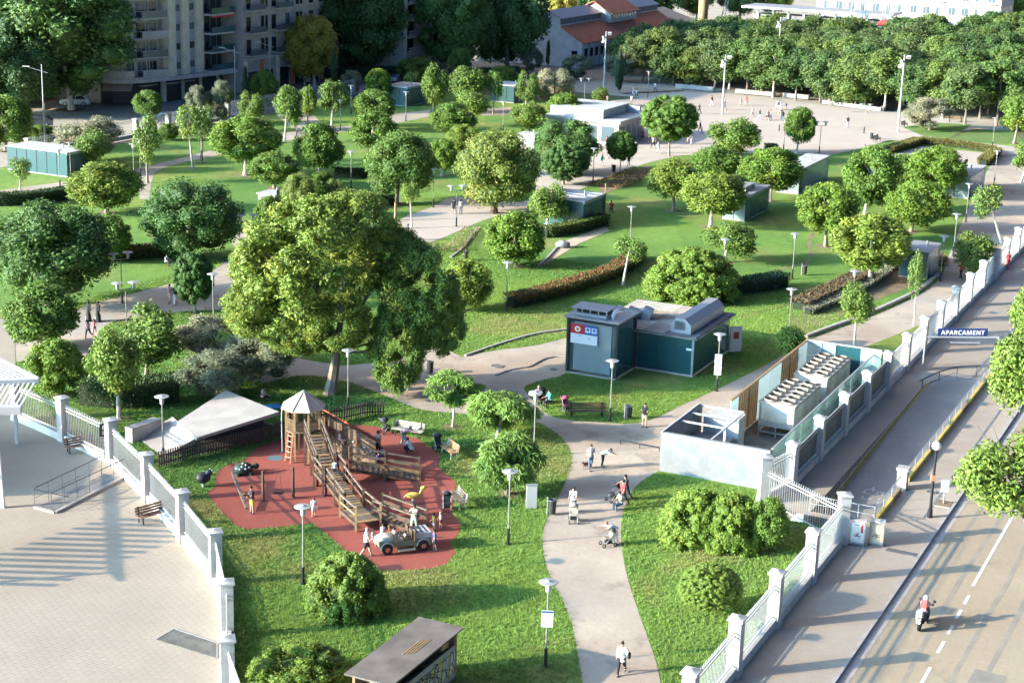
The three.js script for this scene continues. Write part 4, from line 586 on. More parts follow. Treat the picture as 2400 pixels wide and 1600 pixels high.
// ---------- trees and shrubs ----------
function crownGeo(seed, o) {
  const r = rnd(seed), L = [], pos = [], colr = [], n = o.n;
  for (let i = 0, guard = 0; i < o.lobes && guard < 4000; guard++) {
    const d = V(r() * 2 - 1, r() * 2 - 1, r() * 2 - 1); if (d.lengthSq() > 1 || d.lengthSq() < .02) continue; const rad = o.r0 + (o.r1 - o.r0) * r();
    const s = o.fill ? Math.pow(d.length(), .6) : 1; d.normalize(); if (o.dome && d.y < -.25) continue; if (d.y < (o.minY ?? -1)) continue;
    const c = d.multiplyScalar((1 - rad) * (o.fill ? s : 1)); if (o.taper) { const k = 1 - o.taper * (c.y * .5 + .5); c.x *= k; c.z *= k; }
    if (o.gap && L.some(q2 => q2.c.distanceTo(c) < o.gap * (q2.r + rad))) { if (r() < .85) continue; }
    L.push({ c, r: rad, t: r(), y: r() }); i++;
  }
  if (o.core > .75 && !o.gap) L.push({ c: V(0, 0, 0), r: o.center ?? .66, t: .4, y: 0 });
  const cum = []; let tot = 0; for (const l of L) cum.push(tot += l.r * l.r);
  const p = V(), d = V(), nn = V(), t1 = V(), t2 = V(), a = V();
  for (let i = 0, guard = 0; i < n && guard < n * 6; guard++) {
    const x = r() * tot; let k = 0; while (cum[k] < x) k++; const l = L[k];
    do d.set(r() * 2 - 1, r() * 2 - 1, r() * 2 - 1); while (d.lengthSq() > 1 || d.lengthSq() < .01); d.normalize(); if (d.y < -.3 && r() < .6) continue;
    const s = l.r * (o.shell + ((o.out ?? 1.16) - o.shell) * Math.sqrt(r())); p.copy(l.c).addScaledVector(d, s);
    if (o.dome && p.y < -.22) continue;
    if (L.some((m, j) => j !== k && m.c.distanceTo(p) < m.r * .72)) continue;
    nn.copy(d).multiplyScalar(.8).add(a.set(r() - .5, r() - .5, r() - .5).multiplyScalar(1.5)).add(a.set(0, .25, 0)).normalize();
    t1.set(r() - .5, (r() - .5) * .6 - (o.droop ?? .1), r() - .5); t1.addScaledVector(nn, -t1.dot(nn)).normalize(); t2.crossVectors(nn, t1);
    const len = o.leaf * (.65 + .8 * r()), w = len * (o.asp ?? .55) * .5;
    const A = p.clone(), B = p.clone().addScaledVector(t1, len * .5).addScaledVector(t2, w).addScaledVector(nn, -.12 * len), C = p.clone().addScaledVector(t1, len), D = p.clone().addScaledVector(t1, len * .5).addScaledVector(t2, -w).addScaledVector(nn, -.12 * len);
    for (const q2 of [A, B, C, A, C, D]) pos.push(q2.x, q2.y, q2.z);
    const f = (.74 + .5 * r()) * (.86 + .3 * l.t), yl = o.yellow ? Math.max(0, l.y - (1 - o.yellow)) / o.yellow * .9 : 0, ye = Math.min(1, yl + (r() < .06 ? .5 : 0));
    const c = mix3([f, f, f], o.dry ?? [1.5 * f, 1.16 * f, .9 * f], ye); for (let q3 = 0; q3 < 6; q3++) colr.push(...c); i++;
  }
  if (o.core) for (const l of L) {                                      // close inner foliage, coloured darker to paint the shade between leaves
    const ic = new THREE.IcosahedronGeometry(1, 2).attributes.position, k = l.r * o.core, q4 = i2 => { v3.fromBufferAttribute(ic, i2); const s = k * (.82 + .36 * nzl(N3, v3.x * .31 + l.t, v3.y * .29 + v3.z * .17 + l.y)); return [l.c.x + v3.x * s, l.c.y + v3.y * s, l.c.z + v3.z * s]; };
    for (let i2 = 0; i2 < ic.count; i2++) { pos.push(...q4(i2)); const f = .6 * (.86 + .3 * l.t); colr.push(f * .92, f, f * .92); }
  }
  const g = new THREE.BufferGeometry(); g.setAttribute('position', new THREE.Float32BufferAttribute(pos, 3)); g.setAttribute('color', new THREE.Float32BufferAttribute(colr, 3)); g.computeVertexNormals(); return g;
}
const v3 = V();
function trunkGeo(seed, forks = 4) {                                   // unit height, base radius 1 in x and z
  const r = rnd(seed), b = new MB(), pts = [V(0, 0, 0), V((r() - .5) * .9, .33, (r() - .5) * .9), V((r() - .5) * 1.2, .66, (r() - .5) * 1.2), V(0, 1, 0)], c = new THREE.CatmullRomCurve3(pts), N = 7, rad = s => 1.25 * (1 - .62 * s) * (s < .05 ? 1.3 : 1);
  const ring = (cv, R, n, s0 = 7) => { const pos = []; for (let i = 0; i < n; i++) for (let k = 0; k < s0; k++) { const q2 = (i2, k2) => { const p = cv.getPoint(i2 / n), a = k2 / s0 * 2 * Math.PI, rr = R(i2 / n); return [p.x + Math.cos(a) * rr, p.y, p.z + Math.sin(a) * rr]; }; const A = q2(i, k), B = q2(i, k + 1), C = q2(i + 1, k), D = q2(i + 1, k + 1); pos.push(...A, ...C, ...B, ...B, ...C, ...D); } const g = new THREE.BufferGeometry(); g.setAttribute('position', new THREE.Float32BufferAttribute(pos, 3)); const uv = []; for (let i = 0; i < pos.length; i += 3) uv.push(Math.atan2(pos[i], pos[i + 2]) * .3, pos[i + 1] * 2); g.setAttribute('uv', new THREE.Float32BufferAttribute(uv, 2)); g.computeVertexNormals(); return g; };
  b.geo(ring(c, rad, N));
  for (let i = 0; i < forks; i++) { const s = .62 + .3 * r(), p = c.getPoint(s), a = r() * 6.28, R = rad(s) * .55, e = V(p.x + Math.cos(a) * 6.5, p.y + .3 + .2 * r(), p.z + Math.sin(a) * 6.5); b.geo(ring(new THREE.CatmullRomCurve3([p, p.clone().lerp(e, .5).add(V(0, .05, 0)), e]), t => R * (1 - .7 * t), 4, 5)); }
  return b.out();
}
const KIND = {
  round: { geo: { n: 8600, lobes: 62, r0: .13, r1: .34, leaf: .088, shell: .6, yellow: .1, core: .62, center: .58 }, c: [[.157, .25, .027], [.126, .214, .027], [.192, .258, .033]] },
  ball: { geo: { n: 8500, lobes: 150, r0: .12, r1: .16, leaf: .065, shell: .6, center: .78, core: .85 }, c: [[.138, .235, .03], [.079, .164, .027]] },
  cloud: { geo: { n: 11000, lobes: 32, r0: .24, r1: .36, leaf: .06, shell: .7, gap: .55, yellow: .06, core: .76 }, c: [[.065, .146, .026], [.074, .152, .024], [.129, .195, .03]] },
  dry: { geo: { n: 11000, lobes: 32, r0: .24, r1: .36, leaf: .06, shell: .7, gap: .52, yellow: .14, dry: [1.9, 1.25, 1.5], core: .74 }, c: [[.111, .195, .028], [.083, .162, .028], [.195, .244, .042]] },
  young: { geo: { n: 1500, lobes: 13, r0: .26, r1: .42, leaf: .14, shell: .2, fill: 1, yellow: .3 }, c: [[.184, .264, .044], [.145, .228, .044]] },
  light: { geo: { n: 4200, lobes: 26, r0: .24, r1: .38, leaf: .10, shell: .3, fill: 1, yellow: .15, core: .5 }, c: [[.18, .26, .04], [.145, .225, .036]] },
  big: { geo: { n: 15000, lobes: 110, r0: .09, r1: .2, leaf: .055, shell: .4, out: 1.25, yellow: .2, core: .6 }, c: [[.211, .285, .043], [.145, .235, .038]] },
  wispy: { geo: { n: 7500, lobes: 17, r0: .17, r1: .36, leaf: .17, asp: .2, shell: .1, fill: 1, droop: 1.0 }, c: [[.195, .31, .055], [.17, .28, .05]] },
  olive: { geo: { n: 8500, lobes: 34, r0: .2, r1: .32, leaf: .08, asp: .36, shell: .4, yellow: .3, dry: [1.8, 1.5, 1.6], core: .7 }, c: [[0.27, 0.264, 0.15], [0.17, 0.191, 0.112]] },
  bush: { geo: { n: 16000, lobes: 190, r0: .1, r1: .15, leaf: .055, shell: .5, out: 1.16, center: .74, dome: 1, yellow: .1, core: .84 }, c: [[.19, .28, .032], [.165, .25, .032]] },
  clipped: { geo: { n: 11000, lobes: 420, r0: .07, r1: .095, leaf: .045, shell: .5, out: 1.25, minY: -.6, center: .88, core: .9 }, c: [[.20, .285, .035]] },
  cypress: { geo: { n: 3000, lobes: 40, r0: .2, r1: .3, leaf: .09, asp: .3, shell: .4, taper: .75, fill: 1, droop: -.8, core: .8 }, c: [[.033, .078, .027], [.066, .128, .037]] },
  plane: { geo: { n: 13000, lobes: 64, r0: .16, r1: .27, leaf: .062, shell: .5, yellow: .12, core: .76 }, c: [[.11, .20, .04], [.21, .29, .05], [.075, .15, .042], [.40, .34, .05]] },
  wood: { geo: { n: 4600, lobes: 28, r0: .2, r1: .4, leaf: .095, shell: .5, yellow: .1, core: .68 }, c: [[.10, .17, .034], [.145, .205, .038], [.085, .15, .036], [.12, .175, .05]] },
};
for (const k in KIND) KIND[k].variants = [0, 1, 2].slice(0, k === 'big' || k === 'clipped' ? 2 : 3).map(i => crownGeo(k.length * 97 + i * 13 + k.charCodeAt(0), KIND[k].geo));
const TRUNKS = [1, 2, 3].map(i => trunkGeo(i)), BARE = trunkGeo(9, 0);
let treeN = 0;
function tree(kind, name, foot, l, rr, t, b, label, o = {}) {          // survey numbers of the crown's outline -> real size and height
  const K = KIND[kind], i = treeN++, f = q(9, ...foot), ppm = perMetre(f) / 1.02041;
  const hT = heightAt(f, t * 1.02041), hB = Math.max(0, heightAt(f, b * 1.02041) - (K.geo.core > .6 ? .35 : .1)), a = (rr - l) / 2 / ppm * 1.04, hc = (hT + hB) / 2, half = (hT - hB) / 2, th = (EYE - hc) / Math.hypot(f.x, f.z);
  const v = f.clone().setY(hc).sub(camera.position), xc = (1200 + FOC * v.dot(cR) / -v.dot(cB)) / 1.02041, off = ((l + rr) / 2 - xc) / ppm;
  const bb = Math.sqrt(Math.max(half * half - a * a * th * th, .2 * half * half));
  const g = thing(name, label, name.replace(/_/g, ' '), V(f.x, 0, f.z), 0, o.group), ox = off * cR.x, oz = off * cR.z * 0;
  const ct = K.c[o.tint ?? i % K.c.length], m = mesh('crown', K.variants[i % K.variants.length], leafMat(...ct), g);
  m.position.set(ox, Math.max(hc, o.dome ? bb * .2 : 0), oz); m.scale.set(a, bb, a * (o.depth ?? 1)); m.rotation.y = (i * 2.399) % 6.283;
  if (K.geo.dome || o.bush) { m.name = 'foliage'; if (K.geo.dome) { m.position.y = hT - bb; if (m.position.y - bb * .22 > .05) { m.scale.y = hT / 1.22; m.position.y = hT - m.scale.y; } } }
  else { const tr = o.r ?? .05 + .035 * a, k = mesh('trunk', o.noLimbs ? BARE : TRUNKS[i % 3], o.bark ?? (i % 2 ? M.bark : M.barkPale), g); const top = V(ox, m.position.y + (kind === 'cypress' ? 0 : bb * .25), oz); k.scale.set(tr, top.y, tr); k.rotation.y = i; if (Math.abs(ox) > .05) { k.quaternion.setFromUnitVectors(V(0, 1, 0), top.clone().normalize()); k.scale.y = top.length(); } }
  if (!o.bush && !K.geo.dome && foot[1] > 250 && ![mainPath, leftPath, plazaArea, topPath, court, play].some(p => inside(f, p))) { const rr2 = rnd(i * 7 + 3), n = 14, s0 = .45 + .12 * a; struct('bare_soil', sheet(Array.from({ length: n }, (_, k) => { const an = k / n * 6.283, q5 = s0 * (.7 + .6 * rr2()); return V(f.x + Math.cos(an) * q5 * 1.2, 0, f.z - Math.sin(an) * q5); }), .003 + (i % 5) * .0004), M.soil); }
  return g;
}
// the big tree beside the playground: several domes of foliage over one trunk
{
  const f = q(9, 757, 905), g = thing('big_tree', 'largest tree, broad and yellow green, behind the playground tower', 'tree', f), ppm = perMetre(f) / 1.02041;
  const C = (x, y, dz, a, b, k, tint) => { const h = heightAt(f, y * 1.02041), v = f.clone().setY(h).sub(camera.position), xc = (1200 + FOC * v.dot(cR) / -v.dot(cB)) / 1.02041; const m = mesh('crown', KIND.big.variants[k], leafMat(...KIND.big.c[tint]), g); m.position.set((x - xc) / ppm, h - dz * .28, dz); m.scale.set(a / ppm, b / ppm, a / ppm * .85); m.rotation.y = k * 2 + x; return m.position; };
  const parts = [C(705, 610, -.5, 185, 150, 0, 0), C(800, 560, -2, 120, 95, 1, 0), C(620, 690, 1, 105, 80, 1, 0), C(770, 720, 1.2, 92, 75, 0, 0), C(955, 700, -1.5, 115, 125, 1, 1), C(910, 790, .5, 78, 110, 0, 1), C(880, 640, -3, 100, 80, 0, 1), C(590, 640, -1, 80, 75, 1, 0), C(585, 715, .5, 70, 62, 0, 0), C(690, 745, .8, 85, 62, 1, 0), C(1010, 740, -.5, 62, 85, 1, 1)];
  const tk = mesh('trunk', TRUNKS[0], M.bark, g); tk.scale.set(.34, 7, .34); tk.quaternion.setFromUnitVectors(V(0, 1, 0), V(.14, 1, 0).normalize());
  for (const p of parts) { const s = V(.4, 3.0, 0); new MB().bar(s, p.clone().lerp(s, .25), .26, .1, 7).build('limb', M.bark, g); }
}
const T = tree;
T('wispy', 'feathery_tree', [1140, 1010], 1072, 1242, 884, 1004, 'feathery light green tree, upper of two beside the main walkway');
T('wispy', 'feathery_tree', [1165, 1135], 1078, 1256, 985, 1125, 'feathery light green tree, lower of two beside the main walkway');
T('wispy', 'feathery_tree', [1040, 980], 970, 1112, 845, 930, 'slim feathery tree on thin pale trunk above the playground bench', { noLimbs: 1, r: .07, bark: M.barkPale });
T('bush', 'round_bush', [795, 1400], 704, 888, 1270, 1425, 'big rounded leafy bush at the lower edge of the playground');
T('bush', 'round_bush', [690, 1580], 568, 808, 1486, 1640, 'wide leafy bush at the bottom edge beside the graffiti shed');
T('bush', 'round_bush', [1600, 1240], 1515, 1692, 1124, 1256, 'left bush of the dense clump below the white plant yard', { tint: 0 });
T('bush', 'round_bush', [1690, 1252], 1600, 1762, 1134, 1268, 'right bush of the dense clump below the white plant yard', { tint: 0 });
T('round', 'small_tree', [1760, 1262], 1718, 1814, 1138, 1252, 'small multi stemmed tree at the right end of the bush clump', { r: .1 });
T('clipped', 'clipped_bush', [1633, 1410], 1561, 1704, 1290, 1422, 'clipped ball bush on the lawn beside the white fence', { bush: 1 });
T('light', 'street_tree', [2418, 1385], 2204, 2420, 985, 1200, 'pale leafy street tree reaching in over the road, near the white globe lamp', { tint: 0 });
T('light', 'street_tree', [2395, 1060], 2272, 2440, 735, 960, 'pale leafy street tree beside the car park sign', { tint: 0 });
T('light', 'street_tree', [2400, 900], 2318, 2420, 640, 800, 'pale leafy street tree farther up the road than the car park sign', { tint: 0 });
T('round', 'dark_tree', [95, 800], 14, 176, 648, 792, 'dark round tree by the path above the white pergola', { tint: 1 });
T('round', 'dark_tree', [132, 908], 60, 192, 776, 898, 'dark yellowish tree just behind the white pergola fence', { tint: 0 });
T('light', 'light_tree', [273, 962], 194, 330, 742, 912, 'light green tree behind the white fence and stone block', { tint: 0 });
T('light', 'light_tree', [335, 872], 250, 432, 690, 850, 'loose light tree with slanting stems beside the grey olive shrubs', { tint: 1 });
T('olive', 'olive_bush', [490, 850], 398, 600, 715, 855, 'silvery olive shrub, tallest of the group behind the stone shelter', { bush: 1, tint: 0 });
T('olive', 'olive_bush', [600, 880], 510, 690, 748, 892, 'silvery olive shrub nearest the big tree trunk', { bush: 1, tint: 1 });
T('olive', 'olive_bush', [500, 915], 402, 590, 800, 918, 'dark olive shrub right behind the stone shelter apex', { bush: 1, tint: 1 });
T('ball', 'lollipop_tree', [448, 718], 396, 491, 574, 692, 'small dark lollipop tree standing in the left path', { tint: 1, r: .09, noLimbs: 1 });
T('cloud', 'cloud_tree', [425, 592], 324, 552, 404, 586, 'large dark green cloud pruned tree above the left path', { tint: 0 });
T('dry', 'cloud_tree', [130, 700], -20, 256, 456, 690, 'large cloud pruned tree with dry brown patch at left edge', { tint: 1 });
T('round', 'dark_tree', [255, 600], 200, 300, 488, 592, 'dark tree tucked behind the cloud tree at left edge', { tint: 1 });
T('round', 'round_tree', [244, 488], 156, 322, 368, 472, 'round dark tree beside the branching west path');
T('young', 'young_tree', [45, 442], 18, 72, 354, 418, 'thin young tree in front of the west kiosk');
T('olive', 'olive_tree', [195, 372], 124, 282, 258, 372, 'grey olive tree beside the west kiosk', { tint: 0 });
T('light', 'light_tree', [205, 395], 158, 256, 288, 386, 'light green tree in front of the grey olive near the west kiosk', { tint: 1 });
T('plane', 'plane_tree', [163, 252], -45, 305, -70, 222, 'huge dark plane tree with pale trunk at the street corner', { tint: 0, bark: M.barkPale, r: .38 });
T('plane', 'plane_tree', [20, 262], -130, 130, 20, 250, 'dark plane tree crown at the left picture edge', { tint: 2, r: .3 });
T('round', 'dark_tree', [12, 345], -50, 74, 216, 330, 'dark low tree at the left edge behind the west kiosk', { tint: 1 });
T('round', 'dark_tree', [338, 305], 305, 372, 206, 262, 'small dark tree top above the thin tree on the west lawn', { tint: 1 });
T('young', 'young_tree', [338, 420], 300, 372, 248, 382, 'thin two tier young tree with pale trunk by the west path fork', { tint: 1, noLimbs: 1 });
T('young', 'young_tree', [442, 386], 402, 462, 234, 328, 'yellowish young tree with straight pale trunk on the west path', { tint: 0, noLimbs: 1 });
T('young', 'young_tree', [463, 374], 436, 494, 228, 330, 'greyer young tree just behind the yellowish one on the west path', { tint: 1, noLimbs: 1 });
T('round', 'round_tree', [562, 402], 484, 646, 264, 368, 'broad round tree on the sunny west lawn', { tint: 0 });
T('round', 'round_tree', [629, 432], 568, 692, 346, 416, 'low round tree in front of the broad one on the west lawn', { tint: 1 });
T('round', 'round_tree', [732, 406], 674, 792, 278, 386, 'round tree with thin trunk right of the broad lawn tree', { tint: 1 });
T('cypress', 'cypress', [563, 250], 551, 577, 148, 246, 'slim cypress in front of the apartment block right wing', { tint: 0 });
T('round', 'dark_tree', [605, 245], 574, 640, 160, 240, 'dark round tree under the old grey building', { tint: 1 });
T('light', 'light_tree', [578, 300], 540, 608, 206, 285, 'yellowish narrow tree behind the broad round lawn tree', { tint: 0 });
T('light', 'light_tree', [653, 327], 624, 700, 184, 298, 'tall light tree with pale trunk near the street', { tint: 1, noLimbs: 1 });
T('light', 'light_tree', [705, 300], 684, 730, 190, 272, 'sparse yellow green tree between two taller ones near the street', { tint: 0 });
T('light', 'light_tree', [761, 290], 726, 804, 178, 262, 'leafy tree with short pale trunk near the east street lamp', { tint: 1 });
T('plane', 'yellow_tree', [722, 198], 652, 774, 28, 178, 'yellowing plane tree in front of the old grey building', { tint: 3, bark: M.barkPale });
T('cypress', 'cypress', [765, 215], 754, 778, 106, 190, 'slim dark cypress behind the yellowing plane tree', { tint: 1 });
T('plane', 'plane_tree', [835, 175], 690, 935, -70, 160, 'dark plane tree mass left of the slender tower', { tint: 2, r: .4 });
T('plane', 'plane_tree', [1035, 170], 950, 1130, -70, 150, 'dark plane tree right of the slender tower', { tint: 0, r: .35 });
T('plane', 'plane_tree', [1165, 165], 1075, 1262, -80, 160, 'dark plane tree left of the white hall', { tint: 2, r: .35 });
T('round', 'dark_tree', [1090, 190], 1030, 1085, 110, 165, 'dark low tree under the planes by the street', { tint: 1 });
T('round', 'dark_tree', [960, 190], 910, 1010, 130, 180, 'dark bush at the foot of the slender tower', { tint: 1 });
T('round', 'round_tree', [868, 240], 838, 898, 156, 218, 'topmost of three stacked trees left of the centre kiosk path', { tint: 0 });
T('round', 'round_tree', [852, 300], 812, 908, 204, 274, 'middle of three stacked trees left of the centre path', { tint: 1 });
T('round', 'round_tree', [852, 345], 802, 912, 254, 338, 'lowest of three stacked trees left of the centre path', { tint: 1 });
T('light', 'light_tree', [995, 258], 963, 1032, 139, 244, 'upright light tree with pale trunk beside the far path', { tint: 1 });
T('young', 'young_tree', [945, 230], 926, 966, 158, 214, 'small orange tinted sapling by the white roofed hut', { tint: 0 });
T('light', 'light_tree', [1082, 262], 1030, 1120, 144, 236, 'leafy tree right of the upright light tree, far path', { tint: 1 });
T('light', 'light_tree', [1080, 290], 1042, 1130, 203, 268, 'yellow green tree before the leafy far path tree', { tint: 0 });
T('round', 'round_tree', [1038, 325], 986, 1096, 233, 302, 'dense round tree below the far path', { tint: 1 });
T('round', 'round_tree', [1062, 358], 1022, 1108, 284, 342, 'low tree behind the yellow cloud tree', { tint: 2 });
T('young', 'young_tree', [1132, 263], 1112, 1160, 156, 236, 'sparse sapling before the white roofed shelter', { tint: 1 });
T('light', 'light_tree', [1206, 268], 1180, 1240, 159, 240, 'fresh green tree left of the big grey olive', { tint: 1 });
T('olive', 'olive_tree', [1272, 262], 1230, 1320, 148, 238, 'big pale grey olive tree in front of the white hall', { tint: 0 });
T('light', 'light_tree', [1215, 322], 1170, 1260, 226, 302, 'yellowish broad tree below the big grey olive', { tint: 0 });
T('round', 'round_tree', [1298, 310], 1256, 1338, 212, 282, 'green tree left of the white pavilion', { tint: 0 });
T('dry', 'dry_thicket', [1305, 400], 1226, 1378, 266, 396, 'cloud pruned thicket with brown patch left of the plaza', { tint: 1 });
T('ball', 'ball_tree', [1293, 424], 1246, 1354, 329, 410, 'dark ball crowned tree in front of the brown patched thicket', { tint: 1 });
T('ball', 'ball_tree', [1424, 400], 1392, 1464, 299, 364, 'small clipped ball tree on the plaza below the pavilion', { tint: 0, r: .07, noLimbs: 1 });
T('ball', 'ball_tree', [1537, 359], 1474, 1604, 216, 320, 'large clipped ball tree on the plaza edge', { tint: 0, r: .13, noLimbs: 1 });
T('light', 'sapling', [1380, 245], 1357, 1402, 196, 236, 'small leafy sapling at the foot of the tall floodlight pole', { tint: 1 });
T('dry', 'cloud_tree', [910, 466], 840, 1000, 296, 460, 'tall cloud pruned tree with pinkish dry top, centre', { tint: 0 });
T('round', 'round_tree', [1015, 404], 983, 1050, 316, 388, 'tree squeezed between the two tall cloud pruned trees', { tint: 0 });
T('dry', 'cloud_tree', [1134, 490], 1046, 1240, 293, 478, 'yellow and brown cloud pruned tree with twisted dark trunk', { tint: 2, r: .3, bark: M.wood });
T('light', 'light_tree', [1256, 522], 1213, 1312, 415, 510, 'loose light tree beside the ribbed roof kiosk', { tint: 0 });
T('round', 'round_tree', [1186, 612], 1114, 1250, 482, 602, 'dense round tree on the lawn below the ribbed roof kiosk', { tint: 0 });
T('young', 'young_tree', [945, 524], 917, 966, 416, 470, 'thin sapling below the tall centre cloud tree', { tint: 0 });
T('dry', 'dry_bush', [690, 500], 646, 726, 394, 498, 'half dead yellow bush with bare stems beside the white hut', { tint: 2 });
T('dry', 'dry_bush', [772, 476], 744, 790, 408, 470, 'yellow orange bush just above the big tree', { tint: 2, bush: 1 });
T('round', 'dark_tree', [715, 478], 690, 756, 412, 478, 'dark bush between the half dead bush and orange bush', { tint: 1, bush: 1 });
T('round', 'dark_tree', [618, 528], 580, 656, 448, 524, 'dark bush behind the double lamp left of the big tree', { tint: 1, bush: 1 });
T('round', 'round_tree', [1063, 713], 1009, 1133, 592, 700, 'neat round tree right of the big tree', { tint: 2 });
T('young', 'young_tree', [1431, 655], 1406, 1490, 536, 608, 'young tree at the end of the reddish hedge', { tint: 1, noLimbs: 1 });
T('bush', 'round_bush', [1590, 680], 1483, 1700, 568, 688, 'large dense bush behind the metro entrance roof', { tint: 0 });
T('light', 'light_tree', [1662, 602], 1613, 1744, 498, 598, 'loose leafy tree behind the large dense bush', { tint: 1 });
T('light', 'light_tree', [1706, 374], 1623, 1757, 262, 362, 'loose olive green tree at the lower plaza edge', { tint: 1 });
T('round', 'dark_tree', [1830, 351], 1803, 1874, 244, 326, 'upright dark tree standing in the plaza lawn corner', { tint: 1 });
const OR = 'round_tree';
T('round', OR, [1642, 412], 1588, 1704, 332, 402, 'round tree just below the plaza, left of the hatch roofed kiosk', { tint: 1 });
T('round', OR, [1768, 462], 1698, 1847, 337, 432, 'broad tree between the hatch roofed kiosk and long glass kiosk', { tint: 0 });
T('round', OR, [1547, 484], 1482, 1612, 362, 452, 'round tree beside the dry planted bed', { tint: 2 });
T('round', OR, [1632, 521], 1558, 1715, 392, 489, 'broad yellow green tree left of the hatch roofed kiosk', { tint: 2 });
T('round', OR, [1897, 566], 1830, 1977, 417, 532, 'full round tree in front of the long glass kiosk', { tint: 0 });
T('round', OR, [1987, 492], 1940, 2070, 333, 470, 'tall rounded tree right of the long glass kiosk', { tint: 1 });
T('round', OR, [2118, 452], 2080, 2218, 333, 432, 'round tree before the white paved court on the right', { tint: 0 });
T('round', OR, [2070, 440], 2040, 2110, 352, 430, 'dark tree squeezed between two round trees by the paved court', { tint: 1 });
T('round', OR, [2093, 532], 2040, 2184, 411, 518, 'round tree left of the grey white roofed kiosk', { tint: 0 });
T('round', OR, [1998, 652], 1912, 2092, 488, 614, 'largest round tree on the east lawn, beside the planted bed and fence path', { tint: 2, bark: M.barkPale });
T('olive', 'olive_tree', [2136, 299], 2080, 2192, 221, 292, 'grey olive tree on the small lawn beyond the plaza', { tint: 0 });
T('young', 'path_tree', [2302, 560], 2226, 2312, 412, 512, 'thin leafy tree along the white fence, farther one', { tint: 1 });
T('light', 'path_tree', [2222, 640], 2190, 2288, 520, 634, 'twiggy tree by the white fence near the small kiosk', { tint: 1 });
T('light', 'path_tree', [1963, 798], 1926, 2014, 638, 748, 'small tree with pale trunk on the path behind the plant yard', { tint: 1, noLimbs: 1, r: .09, bark: M.barkPale });
T('young', 'bare_tree', [2100, 746], 2084, 2128, 566, 690, 'tall nearly bare young tree on the fence path', { tint: 1, noLimbs: 1, r: .06, bark: M.barkPale });
T('light', 'leafy_shrub', [1815, 835], 1774, 1856, 738, 830, 'leafy shrub behind the plant yard corner post', { tint: 0, bush: 1 });
T('light', 'light_tree', [2330, 330], 2294, 2400, 205, 302, 'light tree at the right edge beyond the far lawn', { tint: 1 });
T('light', 'light_tree', [2345, 420], 2326, 2420, 312, 400, 'leafy tree at the right edge above the fence', { tint: 1 });
T('round', 'low_shrub', [2340, 300], 2300, 2380, 258, 300, 'low dark shrub at the right edge below the wood', { tint: 1, bush: 1 });
// shaded planting in front of the white hall
T('olive', 'olive_tree', [1225, 172], 1192, 1248, 108, 160, 'blue green olive left of the white hall cypress', { tint: 1 });
T('olive', 'olive_tree', [1325, 180], 1290, 1362, 124, 176, 'blue green olive before the white hall corner', { tint: 1 });
T('olive', 'olive_tree', [1425, 186], 1384, 1470, 114, 178, 'blue green olive before the white hall windows', { tint: 1 });
T('cypress', 'cypress', [1281, 145], 1269, 1293, 16, 140, 'tall dark cypress against the white hall gable', { tint: 0 });
T('cypress', 'cypress', [1259, 155], 1252, 1266, 84, 152, 'small cypress left of the tall one at white hall', { tint: 1 });
T('cypress', 'cypress', [1423, 212], 1408, 1438, 108, 212, 'broad dark cypress right of the tall floodlight pole', { tint: 0 });
T('plane', 'yellow_tree', [1285, 60], 1250, 1325, -40, 48, 'yellow green tree behind the white hall gable', { tint: 3 });
for (const [x, w, tint, l] of [[1360, 120, 2, 'dark tree mass behind the white hall, nearest the yellow tree'], [1450, 110, 0, 'dark tree behind the middle of the white hall roof'], [1540, 110, 2, 'dark tree behind the white hall red wing'], [1600, 90, 0, 'dark tree left of the brick chimney'], [1700, 110, 2, 'dark tree right of the brick chimney'], [1780, 90, 1, 'light tree behind the grey shed end'], [2250, 130, 1, 'light tree behind the white building at far right'], [2330, 130, 1, 'light tree at the far right picture corner']]) T('plane', 'distant_tree', [x, 48], x - w / 2, x + w / 2, -70, 32, l, { tint });
T('olive', 'olive_tree', [455, 287], 424, 482, 193, 268, 'blue grey olive under the apartment block, left one', { tint: 1 });
T('olive', 'olive_tree', [508, 284], 474, 540, 183, 268, 'blue grey olive under the apartment block, right one', { tint: 1 });
T('round', 'dark_shrub', [386, 322], 362, 410, 282, 320, 'dark shrub on the lawn before the blue grey olives', { tint: 1, bush: 1 });
T('round', 'dark_shrub', [95, 330], 60, 130, 285, 330, 'dark shrub behind the west kiosk roof', { tint: 1, bush: 1 });
T('olive', 'olive_tree', [800, 215], 780, 835, 160, 210, 'pale grey olive left of the stacked trees', { tint: 0 });
T('round', 'dark_shrub', [1150, 205], 1120, 1195, 150, 200, 'dark shrub in the shade before the planes', { tint: 1, bush: 1 });
T('light', 'light_tree', [1345, 300], 1320, 1372, 250, 300, 'green shrub just left of the white pavilion', { tint: 1, bush: 1 });
T('round', 'dark_shrub', [735, 440], 705, 768, 392, 440, 'dark clipped shrub behind the half dead bush', { tint: 1, bush: 1 });
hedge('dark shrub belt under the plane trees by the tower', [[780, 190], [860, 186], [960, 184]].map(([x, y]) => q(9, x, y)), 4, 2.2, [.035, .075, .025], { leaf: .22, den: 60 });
hedge('dark shrub belt in shade left of the white hall', [[1040, 195], [1110, 192], [1200, 186]].map(([x, y]) => q(9, x, y)), 4, 2.4, [.035, .07, .028], { leaf: .22, den: 60 });
